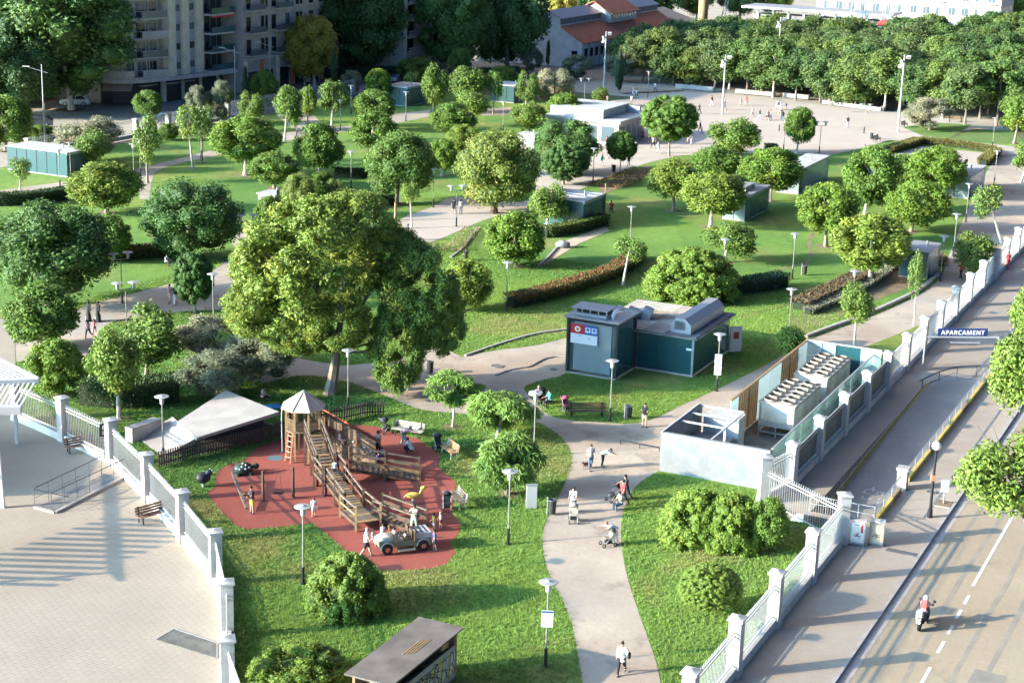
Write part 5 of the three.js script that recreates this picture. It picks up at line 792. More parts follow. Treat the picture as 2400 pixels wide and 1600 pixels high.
// the wood behind the plaza
{
  const front = D9([[1440, 186], [1480, 190], [1560, 197], [1640, 206], [1720, 214], [1790, 228], [1880, 241], [1960, 250], [2030, 257], [2120, 265], [2235, 291], [2370, 300], [2480, 300]]), back = D9([[2480, 112], [2300, 118], [2100, 128], [1900, 128], [1750, 120], [1560, 126], [1450, 150]]), poly = [...front, ...back], r = rnd(77);
  const grp = 'trees of the dense wood behind the plaza', lab = 'dark green tree among many alike in the wood behind the plaza'; let i = 0;
  const protos = [0, 1, 2].map(k => [0, 1, 2, 3].map(t => [KIND.wood.variants[k], leafMat(...KIND.wood.c[t])])).flat();
  const first = []; front.slice(1, -1).forEach((p, k) => { first.push(p.clone().add(V((r() - .5) * 2, 0, -2.2))); const n = front[k + 2]; first.push(p.clone().lerp(n, .5).add(V(0, 0, -3))); });
  const spots = first.slice(0, -1); for (let u = 240; u < 420; u += 6.9) for (let v = -140; v < 10; v += 6.9) { const p = W(u + (r() - .5) * 2.6, v + (r() - .5) * 2.6); if (inside(p, poly) && !first.some(f => f.distanceTo(p) < 4.6)) spots.push(p); }
  const ORD = ['first', 'second', 'third', 'fourth', 'fifth', 'sixth', 'seventh', 'eighth', 'ninth', 'tenth', 'eleventh', 'twelfth', 'thirteenth', 'fourteenth', 'fifteenth', 'sixteenth', 'seventeenth', 'eighteenth', 'nineteenth', 'twentieth', 'twenty first', 'twenty second']; let nth = 0;
  for (const p of spots) {
    const far = -p.z > 300, h = (far ? 7.2 : 8.0) + 2.6 * r(), a = 4.0 + .9 * r(), front1 = nth < first.length - 1 && nth < ORD.length, t = thing('wood_tree', front1 ? `${ORD[nth]} tree from the left in the wood's front row along the plaza` : lab, 'tree', p, 0, front1 ? undefined : grp); nth++; const [g, m] = protos[Math.floor(r() * protos.length)]; i++;
    const c = mesh('crown', g, m, t); const hb = 3.4 + .9 * r(); c.position.y = h - hb; c.scale.set(a, hb, a); c.rotation.y = r() * 6.28; const k = mesh('trunk', TRUNKS[i % 3], i % 3 ? M.bark : M.barkPale, t); k.scale.set(.16, h - 2.6, .16); k.rotation.y = r() * 6;
  }
  console.log('wood trees', spots.length);
}
// hedges: clipped strips of leaves along a line
function hedge(label, pts, w, h, c, o = {}) {
  const cv = new THREE.CatmullRomCurve3(pts), L = cv.getLength(), r = rnd(label.length * 7 + Math.round(L)), pos = [], colr = [], n = Math.min(16000, Math.round(L * (w + 2 * h) * (o.den ?? 210))), g0 = pts[0], s = o.leaf ?? .13;
  for (let i = 0; i < n; i++) { const p = cv.getPointAt(r()).sub(g0), d = cv.getTangentAt(Math.min(.999, r())), side = r() < .45 ? 0 : r() < .5 ? -1 : 1, nx = -d.z, nzz = d.x; const bump = .12 * (nzl(N2, p.x * .12, p.z * .12) - .5) * 2; let y, ofs; if (side === 0) { y = h * (1 - .12 * r()) + bump; ofs = (r() - .5) * w; } else { y = h * Math.sqrt(r()) * .98 + bump * .5; ofs = side * w * .5 * (1 - .15 * r()); } const P = V(p.x + nx * ofs, Math.max(.02, y), p.z + nzz * ofs), e = [V((r() - .5), (r() - .5) + .3, (r() - .5)), V((r() - .5), (r() - .5), (r() - .5))].map(v => v.normalize().multiplyScalar(s * (.6 + .8 * r()))); const A = P, B = P.clone().add(e[0]).addScaledVector(e[1], .3), C = P.clone().addScaledVector(e[0], 1.6), D = P.clone().add(e[0]).addScaledVector(e[1], -.3); for (const q2 of [A, B, C, A, C, D]) pos.push(q2.x, q2.y, q2.z); const f = .7 + .6 * r(), k = r() < (o.mixed ?? 0) * (side === 0 ? 1.3 : .7) ? sc3(o.c2, f) : sc3(c, f); for (let j = 0; j < 6; j++) colr.push(...k); }
  const g = new THREE.BufferGeometry(); g.setAttribute('position', new THREE.Float32BufferAttribute(pos, 3)); g.setAttribute('color', new THREE.Float32BufferAttribute(colr, 3)); g.computeVertexNormals();
  const t = thing('hedge', label, o.cat ?? 'hedge', V(g0.x, 0, g0.z)); mesh('foliage', g, leafMat(1, 1, 1), t);
  if (!o.open) { const core = new MB(); for (let i = 0; i < 24; i++) core.bar(cv.getPointAt(i / 24).sub(g0).setY(h * .38), cv.getPointAt((i + 1) / 24).sub(g0).setY(h * .38), w * .62, h * .7); mesh('dark_core', core.out(), std(.02, .03, .012, 1), t); }  // solid near-black core box, painted dark for the shaded inside of the hedge
  return t;
}
const H9 = a => a.map(([x, y]) => q(9, x, y));
hedge('reddish clipped hedge curving across the middle lawn', H9([[1172, 706], [1230, 692], [1320, 668], [1400, 640], [1450, 610], [1470, 592]]), 1.5, 1.1, [.07, .11, .02], { c2: [.30, .13, .05], mixed: .5 });
hedge('dark green clipped hedge beside the large dense bush', H9([[1690, 672], [1740, 668], [1800, 656]]), 1.7, 1.3, [.05, .10, .03], { c2: [.2, .24, .18], mixed: .12 });
hedge('green hedge in front of the ribbed roof kiosk', H9([[1250, 545], [1310, 535], [1390, 515]]), 1.4, 1.1, [.08, .13, .02], { c2: [.2, .19, .04], mixed: .25 });
hedge('block hedge, dark and tall, behind the white fence and stone block', H9([[190, 925], [290, 932], [405, 920]]), 2.2, 1.8, [.05, .10, .025]);
hedge('dark hedge at the far left beside the west path', H9([[-10, 472], [70, 468], [150, 458]]), 1.6, 1.3, [.035, .075, .022]);
hedge('brown tinted hedge under the left cloud pruned trees', H9([[255, 598], [320, 592], [400, 585]]), 1.6, 1.1, [.06, .10, .02], { c2: [.26, .13, .05], mixed: .35 });
hedge('low dark hedge left of the tall centre cloud tree', H9([[800, 470], [850, 472], [905, 470]]), 1.4, 1.0, [.045, .085, .022]);
hedge('dark hedge behind the round tree, sunny middle lawn', H9([[770, 405], [830, 408], [880, 400]]), 1.4, 1.0, [.045, .085, .022]);
hedge('yellowish clipped hedge round the paved court, plaza side', H9([[2040, 352], [2080, 340], [2110, 330]]), 1.5, .9, [.17, .16, .035]);
hedge('yellowish clipped hedge round the paved court, far side', H9([[2115, 329], [2200, 338], [2285, 352]]), 1.5, .9, [.18, .16, .04]);
hedge('yellowish clipped hedge round the paved court, fence side', H9([[2288, 354], [2275, 366], [2258, 380]]), 1.5, .9, [.17, .15, .035]);
hedge('small dark clipped hedge at the plaza edge beside the upright dark tree', H9([[1758, 348], [1785, 348]]), 1.4, 1.0, [.03, .07, .02]);
hedge('pale lavender strip along the fence path bed', [...H9([[1855, 722], [1920, 695], [2000, 655], [2060, 612], [2110, 580]])], .9, .55, [.30, .29, .22], { c2: [.18, .2, .1], mixed: .3, leaf: .09 });
hedge('dark mixed shrubs in the bed behind the lavender strip', H9([[1835, 712], [1880, 690], [1930, 668], [1985, 640]]), 1.8, .8, [.09, .09, .045], { c2: [.22, .14, .07], mixed: .45, leaf: .13 });
hedge('orange brown low shrubs beside the small teal kiosk', H9([[2035, 620], [2080, 600], [2130, 598], [2150, 612]]), 2.4, .9, [.24, .16, .06], { c2: [.1, .12, .03], mixed: .35, leaf: .13 });
hedge('dry orange planting in the bed between plaza and lawn', H9([[1380, 432], [1420, 420], [1465, 402], [1490, 392]]), 4, .35, [.34, .20, .06], { c2: [.16, .14, .04], mixed: .3, leaf: .12, open: 1, den: 60, cat: 'planting' });
hedge('sandy planting along the curved kerb of centre path', H9([[988, 570], [1030, 580], [1060, 555], [1085, 528]]), 1.6, .4, [.34, .27, .13], { c2: [.12, .14, .04], mixed: .35, leaf: .11, open: 1, den: 60, cat: 'planting' });
struct('flower_bed', sheet(H9([[1372, 424], [1430, 402], [1490, 378], [1500, 392], [1450, 425], [1385, 445]]), .02), M.soil);
struct('flower_bed', sheet(H9([[1255, 590], [1290, 556], [1390, 520], [1400, 530], [1330, 560], [1245, 612], [1238, 612]]), .02), M.sand);
struct('flower_bed', sheet(H9([[1810, 735], [1880, 695], [1960, 660], [2040, 625], [2140, 600], [2165, 618], [2100, 655], [2010, 690], [1920, 735], [1850, 765]]), .004), M.soil);
struct('flower_bed', sheet(H9([[1520, 1225], [1560, 1255], [1640, 1270], [1740, 1275], [1800, 1258], [1790, 1235], [1640, 1200]]), .006), M.soil);
struct('paved_court', sheet(H9([[2046, 356], [2118, 336], [2270, 352], [2235, 390], [2130, 380]]), .02), M.plaza);
{ const k = new MB(), P = H9([[1852, 775], [1900, 757], [1980, 728], [2050, 698], [2110, 668], [2160, 628]]), c = new THREE.CatmullRomCurve3(P); for (let i = 0; i < 30; i++) k.bar(c.getPointAt(i / 30).setY(.1), c.getPointAt((i + 1) / 30).setY(.1), .3, .3); struct('bed_kerb', k.out(), M.kerb);
  const k2 = new MB(); for (const P2 of [[[1035, 592], [1060, 572], [1095, 523]], [[1237, 612], [1258, 592], [1290, 556]], [[1068, 818], [1150, 790], [1230, 768], [1300, 758]]]) { const c2 = new THREE.CatmullRomCurve3(H9(P2)); for (let i = 0; i < 14; i++) k2.bar(c2.getPointAt(i / 14).setY(.06), c2.getPointAt((i + 1) / 14).setY(.06), .22, .16); } struct('bed_kerb', k2.out(), M.paleSlab); }
{ // trodden and worn earth lines on the lawn
  for (const P of [[[1845, 610], [1862, 590], [1860, 560], [1872, 532], [1890, 524]], [[1700, 730], [1760, 712], [1850, 690]], [[1790, 618], [1825, 610], [1845, 606]]]) { const c = new THREE.CatmullRomCurve3(H9(P)), a = [], b = []; for (let i = 0; i <= 16; i++) { const p = c.getPointAt(i / 16), d = c.getTangentAt(i / 16), w = .16 + .08 * Math.sin(i * 1.7); a.push(V(p.x - d.z * w, 0, p.z + d.x * w)); b.unshift(V(p.x + d.z * w, 0, p.z - d.x * w)); } struct('dirt_track', sheet([...a, ...b], .007), M.soil); }
}
// grass: tufts over the near lawns
{
  const r = rnd(404), geos = [], pos = [], N = 5; const g = new THREE.BufferGeometry(); for (let i = 0; i < N; i++) { const a = r() * 6.28, b = a + .8, l = .07 + .07 * r(), x = (r() - .5) * .12, z = (r() - .5) * .12, w = .016; pos.push(x - Math.cos(a) * w, 0, z - Math.sin(a) * w, x + Math.cos(a) * w, 0, z + Math.sin(a) * w, x + Math.cos(b) * .05, l, z + Math.sin(b) * .05); }
  g.setAttribute('position', new THREE.Float32BufferAttribute(pos, 3)); g.computeVertexNormals();
  const polys = [mainPath, leftPath, play, court], spots = [], c = new THREE.Color(), m4 = new THREE.Matrix4();
  const lawnBoxes = [[46, 135, -70, -22]];
  for (let k = 0; k < 420000 && spots.length < 230000; k++) {
    const u = 50 + Math.pow(r(), 1.25) * 95, v = -92 + r() * 70.2; if (v > -27.6 && u > 90) continue; const p = W(u, v); const pr = p.clone().sub(camera.position), sx = 1200 + FOC * pr.dot(cR) / -pr.dot(cB), sy = 800 - FOC * pr.dot(cU) / -pr.dot(cB); if (sx < -40 || sx > 2440 || sy > 1640) continue;
    if (u > 93.7 && u < 119 && v > -34.8) continue; if (u > 110.2 && u < 123 && v > -48.7 && v < -39.5) continue; if (inside(p, mainPath) || inside(p, play) || inside(p, court) || inside(p, leftPath)) continue; spots.push(p);
  }
  const im = new THREE.InstancedMesh(g, new THREE.MeshPhysicalMaterial({ color: 0xffffff, roughness: .8, side: THREE.DoubleSide, transmission: .25, thickness: 0 }), spots.length); im.name = 'grass'; tag(im, 'short green grass tufts covering the near lawns', 'grass'); im.userData.kind = 'stuff'; im.castShadow = im.receiveShadow = true;
  spots.forEach((p, i) => { const s = .55 + .75 * r(); m4.makeRotationY(r() * 6.28).scale(V(s, s * (.6 + .5 * r()), s)).setPosition(p.x, 0, p.z); im.setMatrixAt(i, m4); const a = nzl(N1, p.x / 90, p.z / 90), e = nzl(N1, p.x / 33 + .4, p.z / 33), f = .75 + .55 * r(); let k = mix3([.115, .235, .028], [.215, .325, .042], Math.max(0, Math.min(1, .5 + 2.2 * (a - .5)))); k = mix3(k, [.32, .26, .085], Math.max(0, Math.min(.75, (e - .585) * 5 + (r() < .05 ? .4 : 0)))); im.setColorAt(i, c.setRGB(k[0] * f, k[1] * f, k[2] * f)); });
  scene.add(im);
}

// ---------- lamps, masts, signs ----------
const lampHead = (b2, x, y, z) => 0;
const discG = new THREE.LatheGeometry([[0, .10], [.1, .09], [.12, .05], [.42, .04], [.455, .02], [.42, 0], [.14, -.02], [0, -.02]].map(p => new THREE.Vector2(...p)), 22);
const fixG = new THREE.LatheGeometry([[0, 0], [.07, 0], [.12, .06], [.14, .42], [.10, .46], [0, .46]].map(p => new THREE.Vector2(...p)), 14);
const discM = new THREE.MeshStandardMaterial({ color: col(.34, .34, .33), roughness: .5, metalness: .15, side: THREE.DoubleSide }), fixM = std(.42, .41, .39, .4);
const poleM = std(.26, .25, .22, .5, { metalness: .3 });
function makeLamp(dbl, label) {
  const t = thing(dbl ? 'double_park_lamp' : 'park_lamp', label, 'park lamp');
  new MB().cyl(.16, .16, .04, 0, .02, 0, 10).cyl(.085, .08, .92, 0, .02, 0, 10).build('base_sleeve', M.black, t);
  new MB().cyl(.045, .038, 3.75 - .94, 0, .94, 0, 8).build('pole', poleM, t);
  const hd = (x, y, z) => { const f = mesh('lamp_fitting', fixG, fixM, t); f.position.set(x, y, z); const d = mesh('disc', discG, discM, f); d.position.y = .5; };
  if (!dbl) hd(0, 3.75, 0); else { new MB().bar(V(-.62, 3.75, 0), V(.62, 3.75, 0), .05, .05, 6).build('cross_arm', M.galv, t); hd(-.62, 3.78, 0); hd(.62, 3.78, 0); }
  return t;
}
const lamp1 = makeLamp(false, 'park lamp in lawn beside the big bush under the playground'), lamp2 = makeLamp(true, 'double park lamp by the left path'); let first1 = true, first2 = true;
function lamp(dbl, x, y, label, o = {}) { const p = q(9, x, y); let t; if (dbl ? first2 : first1) { t = dbl ? lamp2 : lamp1; if (dbl) first2 = false; else first1 = false; t.position.copy(p); tag(t, label, 'park lamp'); } else t = again(dbl ? lamp2 : lamp1, label, p); t.rotation.y = o.turn ?? (x * 1.7) % 6; if (o.s) t.scale.setScalar(o.s); return t; }
lamp(0, 696, 1341, 'park lamp in the lawn beside the big bush under the playground');
lamp(0, 1167, 1250, 'park lamp between the playground and the main walkway');
const lampWarn = lamp(0, 1253, 1530, 'park lamp with a triangle warning board at the lower walkway');
lamp(0, 1401, 967, 'park lamp in front of the metro lift box');
const lampSign = lamp(0, 1646, 898, 'park lamp with two stacked pictogram boards beside the metro hall');
lamp(0, 1163, 716, 'park lamp at the end of the reddish hedge');
lamp(0, 375, 1062, 'park lamp standing between white fence and stone shelter');
lamp(0, 490, 748, 'park lamp right of the small dark lollipop tree'); lamp(0, 799, 942, 'park lamp in shade behind the playground tower');
lamp(0, 1226, 1048, 'park lamp half hidden behind the feathery trees'); lamp(0, 1447, 572, 'park lamp on the open middle lawn');
lamp(0, 995, 476, 'park lamp right of the tall centre cloud tree'); lamp(1, 1048, 520, 'double park lamp on the centre path beside two walkers', { turn: .3 });
lamp(1, 568, 597, 'double park lamp behind the big tree at the left path branch', { turn: .5 }); lamp(1, 280, 696, 'taller looking double park lamp on the grass edge of left path', { turn: .6 });
lamp(1, 291, 772, 'double park lamp beside the loose light tree on left path', { turn: .4 }); lamp(0, 137, 431, 'park lamp in front of the west kiosk corner');
lamp(0, 162, 412, 'park lamp behind the west kiosk corner'); lamp(0, 307, 415, 'park lamp left of the west path fork'); lamp(0, 322, 403, 'park lamp right of the west path fork');
lamp(0, 461, 373, 'park lamp beside the yellowish young tree on west path'); lamp(0, 681, 314, 'park lamp on the far west path'); lamp(0, 781, 300, 'park lamp near the short pale trunk, far west path');
lamp(0, 806, 262, 'park lamp left of the stacked trees'); lamp(0, 932, 278, 'park lamp on the far path beside the white roofed hut'); lamp(0, 1155, 302, 'park lamp behind the yellow cloud tree');
lamp(1, 1342, 242, 'double park lamp behind the white pavilion', { turn: .2 }); lamp(0, 1488, 223, 'park lamp at the shaded end of the plaza'); lamp(0, 806, 432, 'park lamp on the lawn beside the dark hedge');
lamp(0, 1362, 422, 'park lamp between dry bed and plaza'); lamp(1, 1882, 352, 'double dark pole lamp on the lower plaza edge', { turn: .1 }); lamp(1, 1985, 306, 'double park lamp out on the open plaza', { turn: .1 });
lamp(0, 1800, 346, 'park lamp beside the upright dark tree on plaza edge'); lamp(0, 2219, 510, 'park lamp beside the grey white roofed kiosk'); lamp(0, 2190, 588, 'park lamp farther up the fence path bed');
lamp(0, 1820, 640, 'park lamp beside the worn track on the east lawn'); lamp(0, 1811, 782, 'park lamp behind the plant yard, beside leafy shrub'); lamp(0, 1660, 655, 'park lamp hidden among the large dense bush');
lamp(0, 1955, 735, 'park lamp in the planted bed'); lamp(0, 2160, 645, 'park lamp beside the small teal kiosk'); lamp(0, 2284, 425, 'slim park lamp on the fence path far end'); lamp(0, 855, 560, 'park lamp behind the crown of the big tree');
lamp(0, 1790, 300, 'park lamp on the middle of the plaza among walkers'); lamp(0, 2280, 340, 'park lamp at the far end of the fence path');
{ // boards on two lamps
  const turn = p => Math.atan2(-p.x, -p.z - 0);
  const pic = (w, h, f) => print(w, h, f);
  const wb = thing('warning_board', 'white board with red warning triangle on lower walkway lamp', 'sign', lampWarn.position.clone().setY(0)); wb.rotation.y = turn(wb.position) ; new MB().box(.56, .82, .03, 0, 2.05, .09).build('board', M.signWhite, wb);
  const f = mesh('board_face', face(.54, .8), pic(128, 192, (c, w, h) => { c.fillStyle = '#f2f0ee'; c.fillRect(0, 0, w, h); c.fillStyle = '#28517f'; c.fillRect(0, 0, w, 26); c.strokeStyle = '#c3262e'; c.lineWidth = 8; c.beginPath(); c.moveTo(64, 70); c.lineTo(112, 150); c.lineTo(16, 150); c.closePath(); c.stroke(); c.fillStyle = '#333'; c.fillRect(56, 104, 6, 32); c.fillRect(68, 112, 5, 24); }), wb); f.position.set(0, 2.46, .11);
  const pb = thing('pictogram_board', 'two white boards with blue ring and black pictogram, on lamp', 'sign', lampSign.position.clone().setY(0)); pb.rotation.y = turn(pb.position);
  for (const [y, k] of [[2.42, 0], [1.62, 1]]) { const b = new MB().box(.5, .74, .03, 0, y - .37, .09).build('board', M.signWhite, pb); const g = mesh('board_face', face(.48, .72), pic(128, 192, (c, w, h) => { c.fillStyle = '#f4f4f4'; c.fillRect(0, 0, w, h); c.strokeStyle = k ? '#2a2a2a' : '#1f4fa8'; c.lineWidth = 12; c.beginPath(); c.arc(64, 96, 38, 0, 7); c.stroke(); c.fillStyle = k ? '#3a3a3a' : '#1f3f8a'; c.beginPath(); c.arc(64, 84, 9, 0, 7); c.fill(); c.fillRect(54, 92, 20, 34); if (k) c.fillRect(40, 66, 48, 9); }), b); g.position.set(0, y, .11); }
  const ip = thing('info_stele', 'plain white upright panel on the grass beside main walkway', 'info stele', q(9, 1220, 1167)); ip.rotation.y = .12; new MB().box(.62, 1.42, .16, 0, .02, 0).build('slab', M.whiteClean, ip); new MB().box(.7, .05, .22, 0, 1.44, 0).build('cap', M.galv, ip);
  const mp = thing('info_pylon', 'white pylon with dark red emblem beside the metro hall', 'pylon', q(10, 1280 + 2170 * .20408, 640 + 900 * .20408)); mp.rotation.y = .25; new MB().box(.95, 2.0, .25, 0, .02, 0).build('slab', M.whiteClean, mp); const mf = mesh('emblem', face(.46, .56), print(96, 112, (c, w, h) => { c.fillStyle = '#8c2b20'; c.fillRect(0, 0, w, h); c.strokeStyle = '#5d1812'; c.lineWidth = 9; c.strokeRect(22, 26, 52, 40); c.fillStyle = '#5d1812'; c.fillRect(20, 80, 56, 12); }), mp); mf.position.set(-.02, 1.35, .13);
  // black parking sign on the left fence
  const pp = q(10, 245, 1085), ps = thing('parking_sign', 'small black parking sign on the white fence', 'sign', pp); ps.rotation.y = .35; new MB().cyl(.03, .03, 2.7, 0, 0, 0, 6).build('post', M.rail, ps); new MB().box(.5, .82, .04, 0, 1.75, .04).build('board', M.black, ps); const pf = mesh('board_face', face(.48, .8), print(96, 160, (c, w, h) => { c.fillStyle = '#101418'; c.fillRect(0, 0, w, h); c.fillStyle = '#e8e8e8'; c.font = 'bold 74px sans-serif'; c.textAlign = 'center'; c.fillText('P', 48, 74); c.fillRect(24, 96, 48, 7); c.fillRect(30, 114, 36, 6); c.fillRect(24, 130, 48, 6); }), ps); pf.position.set(0, 2.16, .065);
}
function mast(x, y, h, label) { const t = thing('floodlight_mast', label, 'floodlight', q(9, x, y)); new MB().cyl(.17, .09, h, 0, 0, 0, 10).build('mast', M.whiteClean, t); for (const [a, k] of [[0, h - .3], [2.2, h - .9], [4.1, h - 1.7]]) { const m = new MB(); m.bar(V(0, k, 0), V(Math.cos(a) * .5, k, Math.sin(a) * .5), .07); m.build('bracket', M.galv, t); const f = new MB(); f.box(.62, .5, .3, Math.cos(a) * .62, k - .3, Math.sin(a) * .62, -a, .5); f.build('floodlight', M.whiteClean, t); } }
mast(1387, 206, 9.9, 'tall white floodlight mast before the white hall'); mast(1659, 262, 9.2, 'tall floodlight mast at the plaza edge left'); mast(2063, 303, 11.4, 'tall floodlight mast at the right plaza corner'); mast(1784, 190, 11.8, 'floodlight mast rising out of the wood');
function streetLamp(x, y, h, dir, label) { const t = thing('street_lamp', label, 'street lamp', q(9, x, y)); new MB().cyl(.12, .07, h, 0, 0, 0, 8).build('pole', M.galv, t); const e = V(dir * 1.9, h - .3, .2); new MB().bar(V(-dir * .7, h - 1.05, 0), e, .09, .07).build('arm', M.galv, t); new MB().box(.9, .1, .3, e.x, e.y - .02, e.z).build('lamp_head', M.whiteClean, t); }
streetLamp(103, 337, 10.5, -1, 'grey street lamp with arm under the huge plane tree'); streetLamp(540, 242, 9, -1, 'grey street lamp before the apartment block right wing'); streetLamp(620, 215, 8.5, -1, 'slim street lamp before the old grey building'); streetLamp(1020, 150, 8, -1, 'street lamp in front of the dark planes beside tower');
{ const g = thing('globe_lamp', 'black lamp post with white globe on the road pavement', 'street lamp', q(9, 2136, 1188)); new MB().cyl(.16, .14, .5, 0, .012, 0, 10).cyl(.09, .07, 3.6, 0, .5, 0, 10).build('post', M.black, g); new MB().cyl(.12, .15, .12, 0, 4.08, 0, 10).build('collar', M.black, g); new MB().ball(.27, 0, 4.42, 0, 1, 1, 1, 18, 14).build('globe', std(.8, .76, .68, .3), g); new MB().box(.2, .34, .22, -.05, 2.3, 0).build('orange_box', M.redTile, g);
  const s = thing('small_post_box', 'small white box on a short post on pavement beside globe lamp', 'post box', q(9, 2168, 1156)); new MB().cyl(.05, .05, .75, 0, .01, 0, 8).build('post', M.galv, s); new MB().box(.42, .72, .26, 0, .75, 0).build('box', M.whiteClean, s);
  const st = thing('striped_pole', 'black and white banded pole by the street', 'pole', q(9, 699, 196)); for (let i = 0; i < 12; i++) new MB().cyl(.16, .16, .62, 0, i * .62, 0, 8).build('band', i % 2 ? M.concreteDark : M.whiteClean, st);
  const wp = thing('wooden_post', 'bare wooden post on the grass left of the centre path', 'post', q(9, 908, 506)); new MB().cyl(.16, .13, 1.9, 0, 0, 0, 9).build('shaft', M.woodPale, wp); new MB().cyl(.14, .1, .1, 0, 1.9, 0, 9).build('top', M.wood, wp);
  const yp = thing('wooden_pole', 'tall thin wooden pole beside the ribbed roof kiosk', 'pole', q(9, 1388, 505)); new MB().cyl(.09, .07, 3.9, 0, 0, 0, 8).build('shaft', M.woodPale, yp); new MB().cyl(.1, .1, .06, 0, 3.9, 0, 8).build('cap', M.galv, yp);
}
// ---------- street furniture ----------
{
  const bins = [[1268, 1182, 'dark bin at the grass edge of the main walkway'], [988, 858, 'dark bin under the right side of the big tree'], [1848, 632, 'dark bin on the east lawn beside the lamp'], [1410, 396, 'dark bin on the plaza below the small ball tree'], [2002, 320, 'dark bin at the plaza corner'], [1444, 962, 'dark bin at the lawn corner near the standing man']];
  const b0 = thing('litter_bin', bins[0][2], 'bin', q(9, bins[0][0], bins[0][1])); new MB().cyl(.2, .24, .8, 0, .1, 0, 12).build('body', M.dark, b0); new MB().geo(new THREE.TorusGeometry(.24, .03, 6, 14).rotateX(Math.PI / 2), new THREE.Matrix4().makeTranslation(0, .92, 0)).build('rim', M.rail, b0); new MB().cyl(.04, .04, 1.1, -.28, 0, 0, 6).build('post', M.galv, b0);
  bins.slice(1).forEach(([x, y, l]) => again(b0, l, q(9, x, y)));
  function bench(label, p, turn, mat, s = 1, leg = M.black) { const t = thing('park_bench', label, 'bench', p, turn); t.scale.set(s, 1, 1); for (let i = 0; i < 3; i++) new MB().box(1.8, .045, .13, 0, .42, -.16 + i * .16).build('seat_slat', mat, t); for (let i = 0; i < 3; i++) { const m = new MB().box(1.8, .12, .04, 0, 0, 0).build('back_slat', mat, t); m.position.set(0, .5 + i * .15, -.27 - i * .03); } for (const x of [-.7, .7]) { const m = new MB(); m.bar(V(x, 0, .18), V(x, .42, .14), .06).bar(V(x, 0, -.3), V(x, .45, -.22), .06).bar(V(x, .4, .2), V(x, .4, -.26), .06).bar(V(x, .42, -.24), V(x, .95, -.34), .06).bar(V(x, .62, .18), V(x, .62, -.28), .05); m.build('leg_frame', leg, t); } return t; }
  const redWood = worn([.22, .11, .07], [.33, .18, .11], 1);
  bench('brown slatted bench by the fence under the parking sign', at(635 * .29762, 820 + 800 * .29762), .6, redWood, 1.1); bench('brown slatted bench by the forecourt fence, nearer camera', at(1205 * .29762, 820 + 1345 * .29762), -2.35 + Math.PI, redWood, 1.1);
  bench('dark park bench at the lawn edge below metro lift box', q(4, 1690, 1300), .1, M.wood, 1.5); bench('white bench with high back above the playground', q(10, 955, 1022), -.35, M.paleSlab, 1.2); bench('brown bench with white frame at right edge of playground', q(10, 1052, 1068), -1.1, M.woodPale, 1, M.whiteClean); bench('grey bench beside stroller at lower right of playground', q(10, 1073, 1185), -1.2, M.woodGrey, 1, M.whiteClean);
  bench('dark bench on the plaza before the wood corner', q(2, 1340, 975), 1.0, M.wood, 1.2); bench('dark bench at the far right plaza corner', q(2, 1530, 875), 1.0, M.wood); bench('pale bench on the right lawn beyond plaza', q(2, 1880, 840), 0, M.woodPale, 1.3);
  const tb = thing('white_table', 'round white table in front of the feathery trees', 'table', q(4, 1330, 1215)); new MB().cyl(.3, .3, .04, 0, .01, 0, 12).cyl(.05, .05, .72, 0, .03, 0, 8).build('pedestal', M.galv, tb); new MB().cyl(.46, .46, .04, 0, .75, 0, 20).build('table_top', M.whiteClean, tb);
  // two scribbled cabinets at the ramp end
  const cab = (label, p, w, h, seed) => { const t = thing('utility_cabinet', label, 'cabinet', p, PT + .2); new MB().box(w + .08, .1, .5, 0, .01, 0).build('foot', M.concreteDark, t); new MB().box(w, h, .45, 0, .11, 0).build('body', M.paleSlab, t); new MB().box(w + .06, .06, .52, 0, h + .11, 0).build('lid', M.concrete, t); const f = mesh('door', face(w - .1, h - .12), print(160, 224, (c, W2, H2) => { const r = rnd(seed); c.fillStyle = seed % 2 ? '#d9d2c8' : '#c9b79d'; c.fillRect(0, 0, W2, H2); c.strokeStyle = '#777'; c.lineWidth = 3; c.strokeRect(6, 6, W2 - 12, H2 - 12); if (seed % 2) { c.fillStyle = '#a33'; c.fillRect(118, 20, 26, 90); c.fillStyle = '#fff'; c.fillRect(20, 16, 90, 26); c.fillStyle = '#333'; c.fillRect(30, 22, 70, 10); } c.strokeStyle = '#222'; c.lineWidth = 5; for (let i = 0; i < 5; i++) { c.beginPath(); c.moveTo(20 + r() * 110, 110 + r() * 60); c.bezierCurveTo(r() * 160, 110 + r() * 60, r() * 160, 110 + r() * 60, 20 + r() * 110, 120 + r() * 60); c.stroke(); } }), t); f.position.set(0, .12 + h / 2, .228); };
  const y7 = (x, y) => at(1900 + x * .2551, 1100 + y * .2551); cab('pale cabinet with red notice and black scribble beside fence pillar', y7(425, 690), .85, 1.35, 3); cab('tan cabinet at the ramp railing corner', y7(600, 690), .8, 1.3, 4);
  for (const [x, l] of [[775, 'left dark grate in the pavement near the cabinets'], [900, 'right dark grate in the pavement near the cabinets']]) { const p = y7(x, x === 775 ? 750 : 775), t = thing('pavement_grate', l, 'grate', p.setY(.018), PT); new MB().box(.9, .012, .5, 0, 0, 0).build('frame', M.concreteDark, t); for (let i = 0; i < 6; i++) new MB().box(.8, .01, .04, 0, .0125, -.2 + i * .08).build('bar', M.rail, t); }
  const mh = (k, x, y, l, s = .4) => { const t = thing('manhole_cover', l, 'cover', q(k, x, y).setY(.016)); new MB().cyl(s, s, .012, 0, 0, 0, 18).build('cover', M.concreteDark, t); new MB().geo(new THREE.TorusGeometry(s, .03, 5, 20).rotateX(Math.PI / 2), new THREE.Matrix4().makeTranslation(0, .008, 0)).build('ring', M.rail, t); };
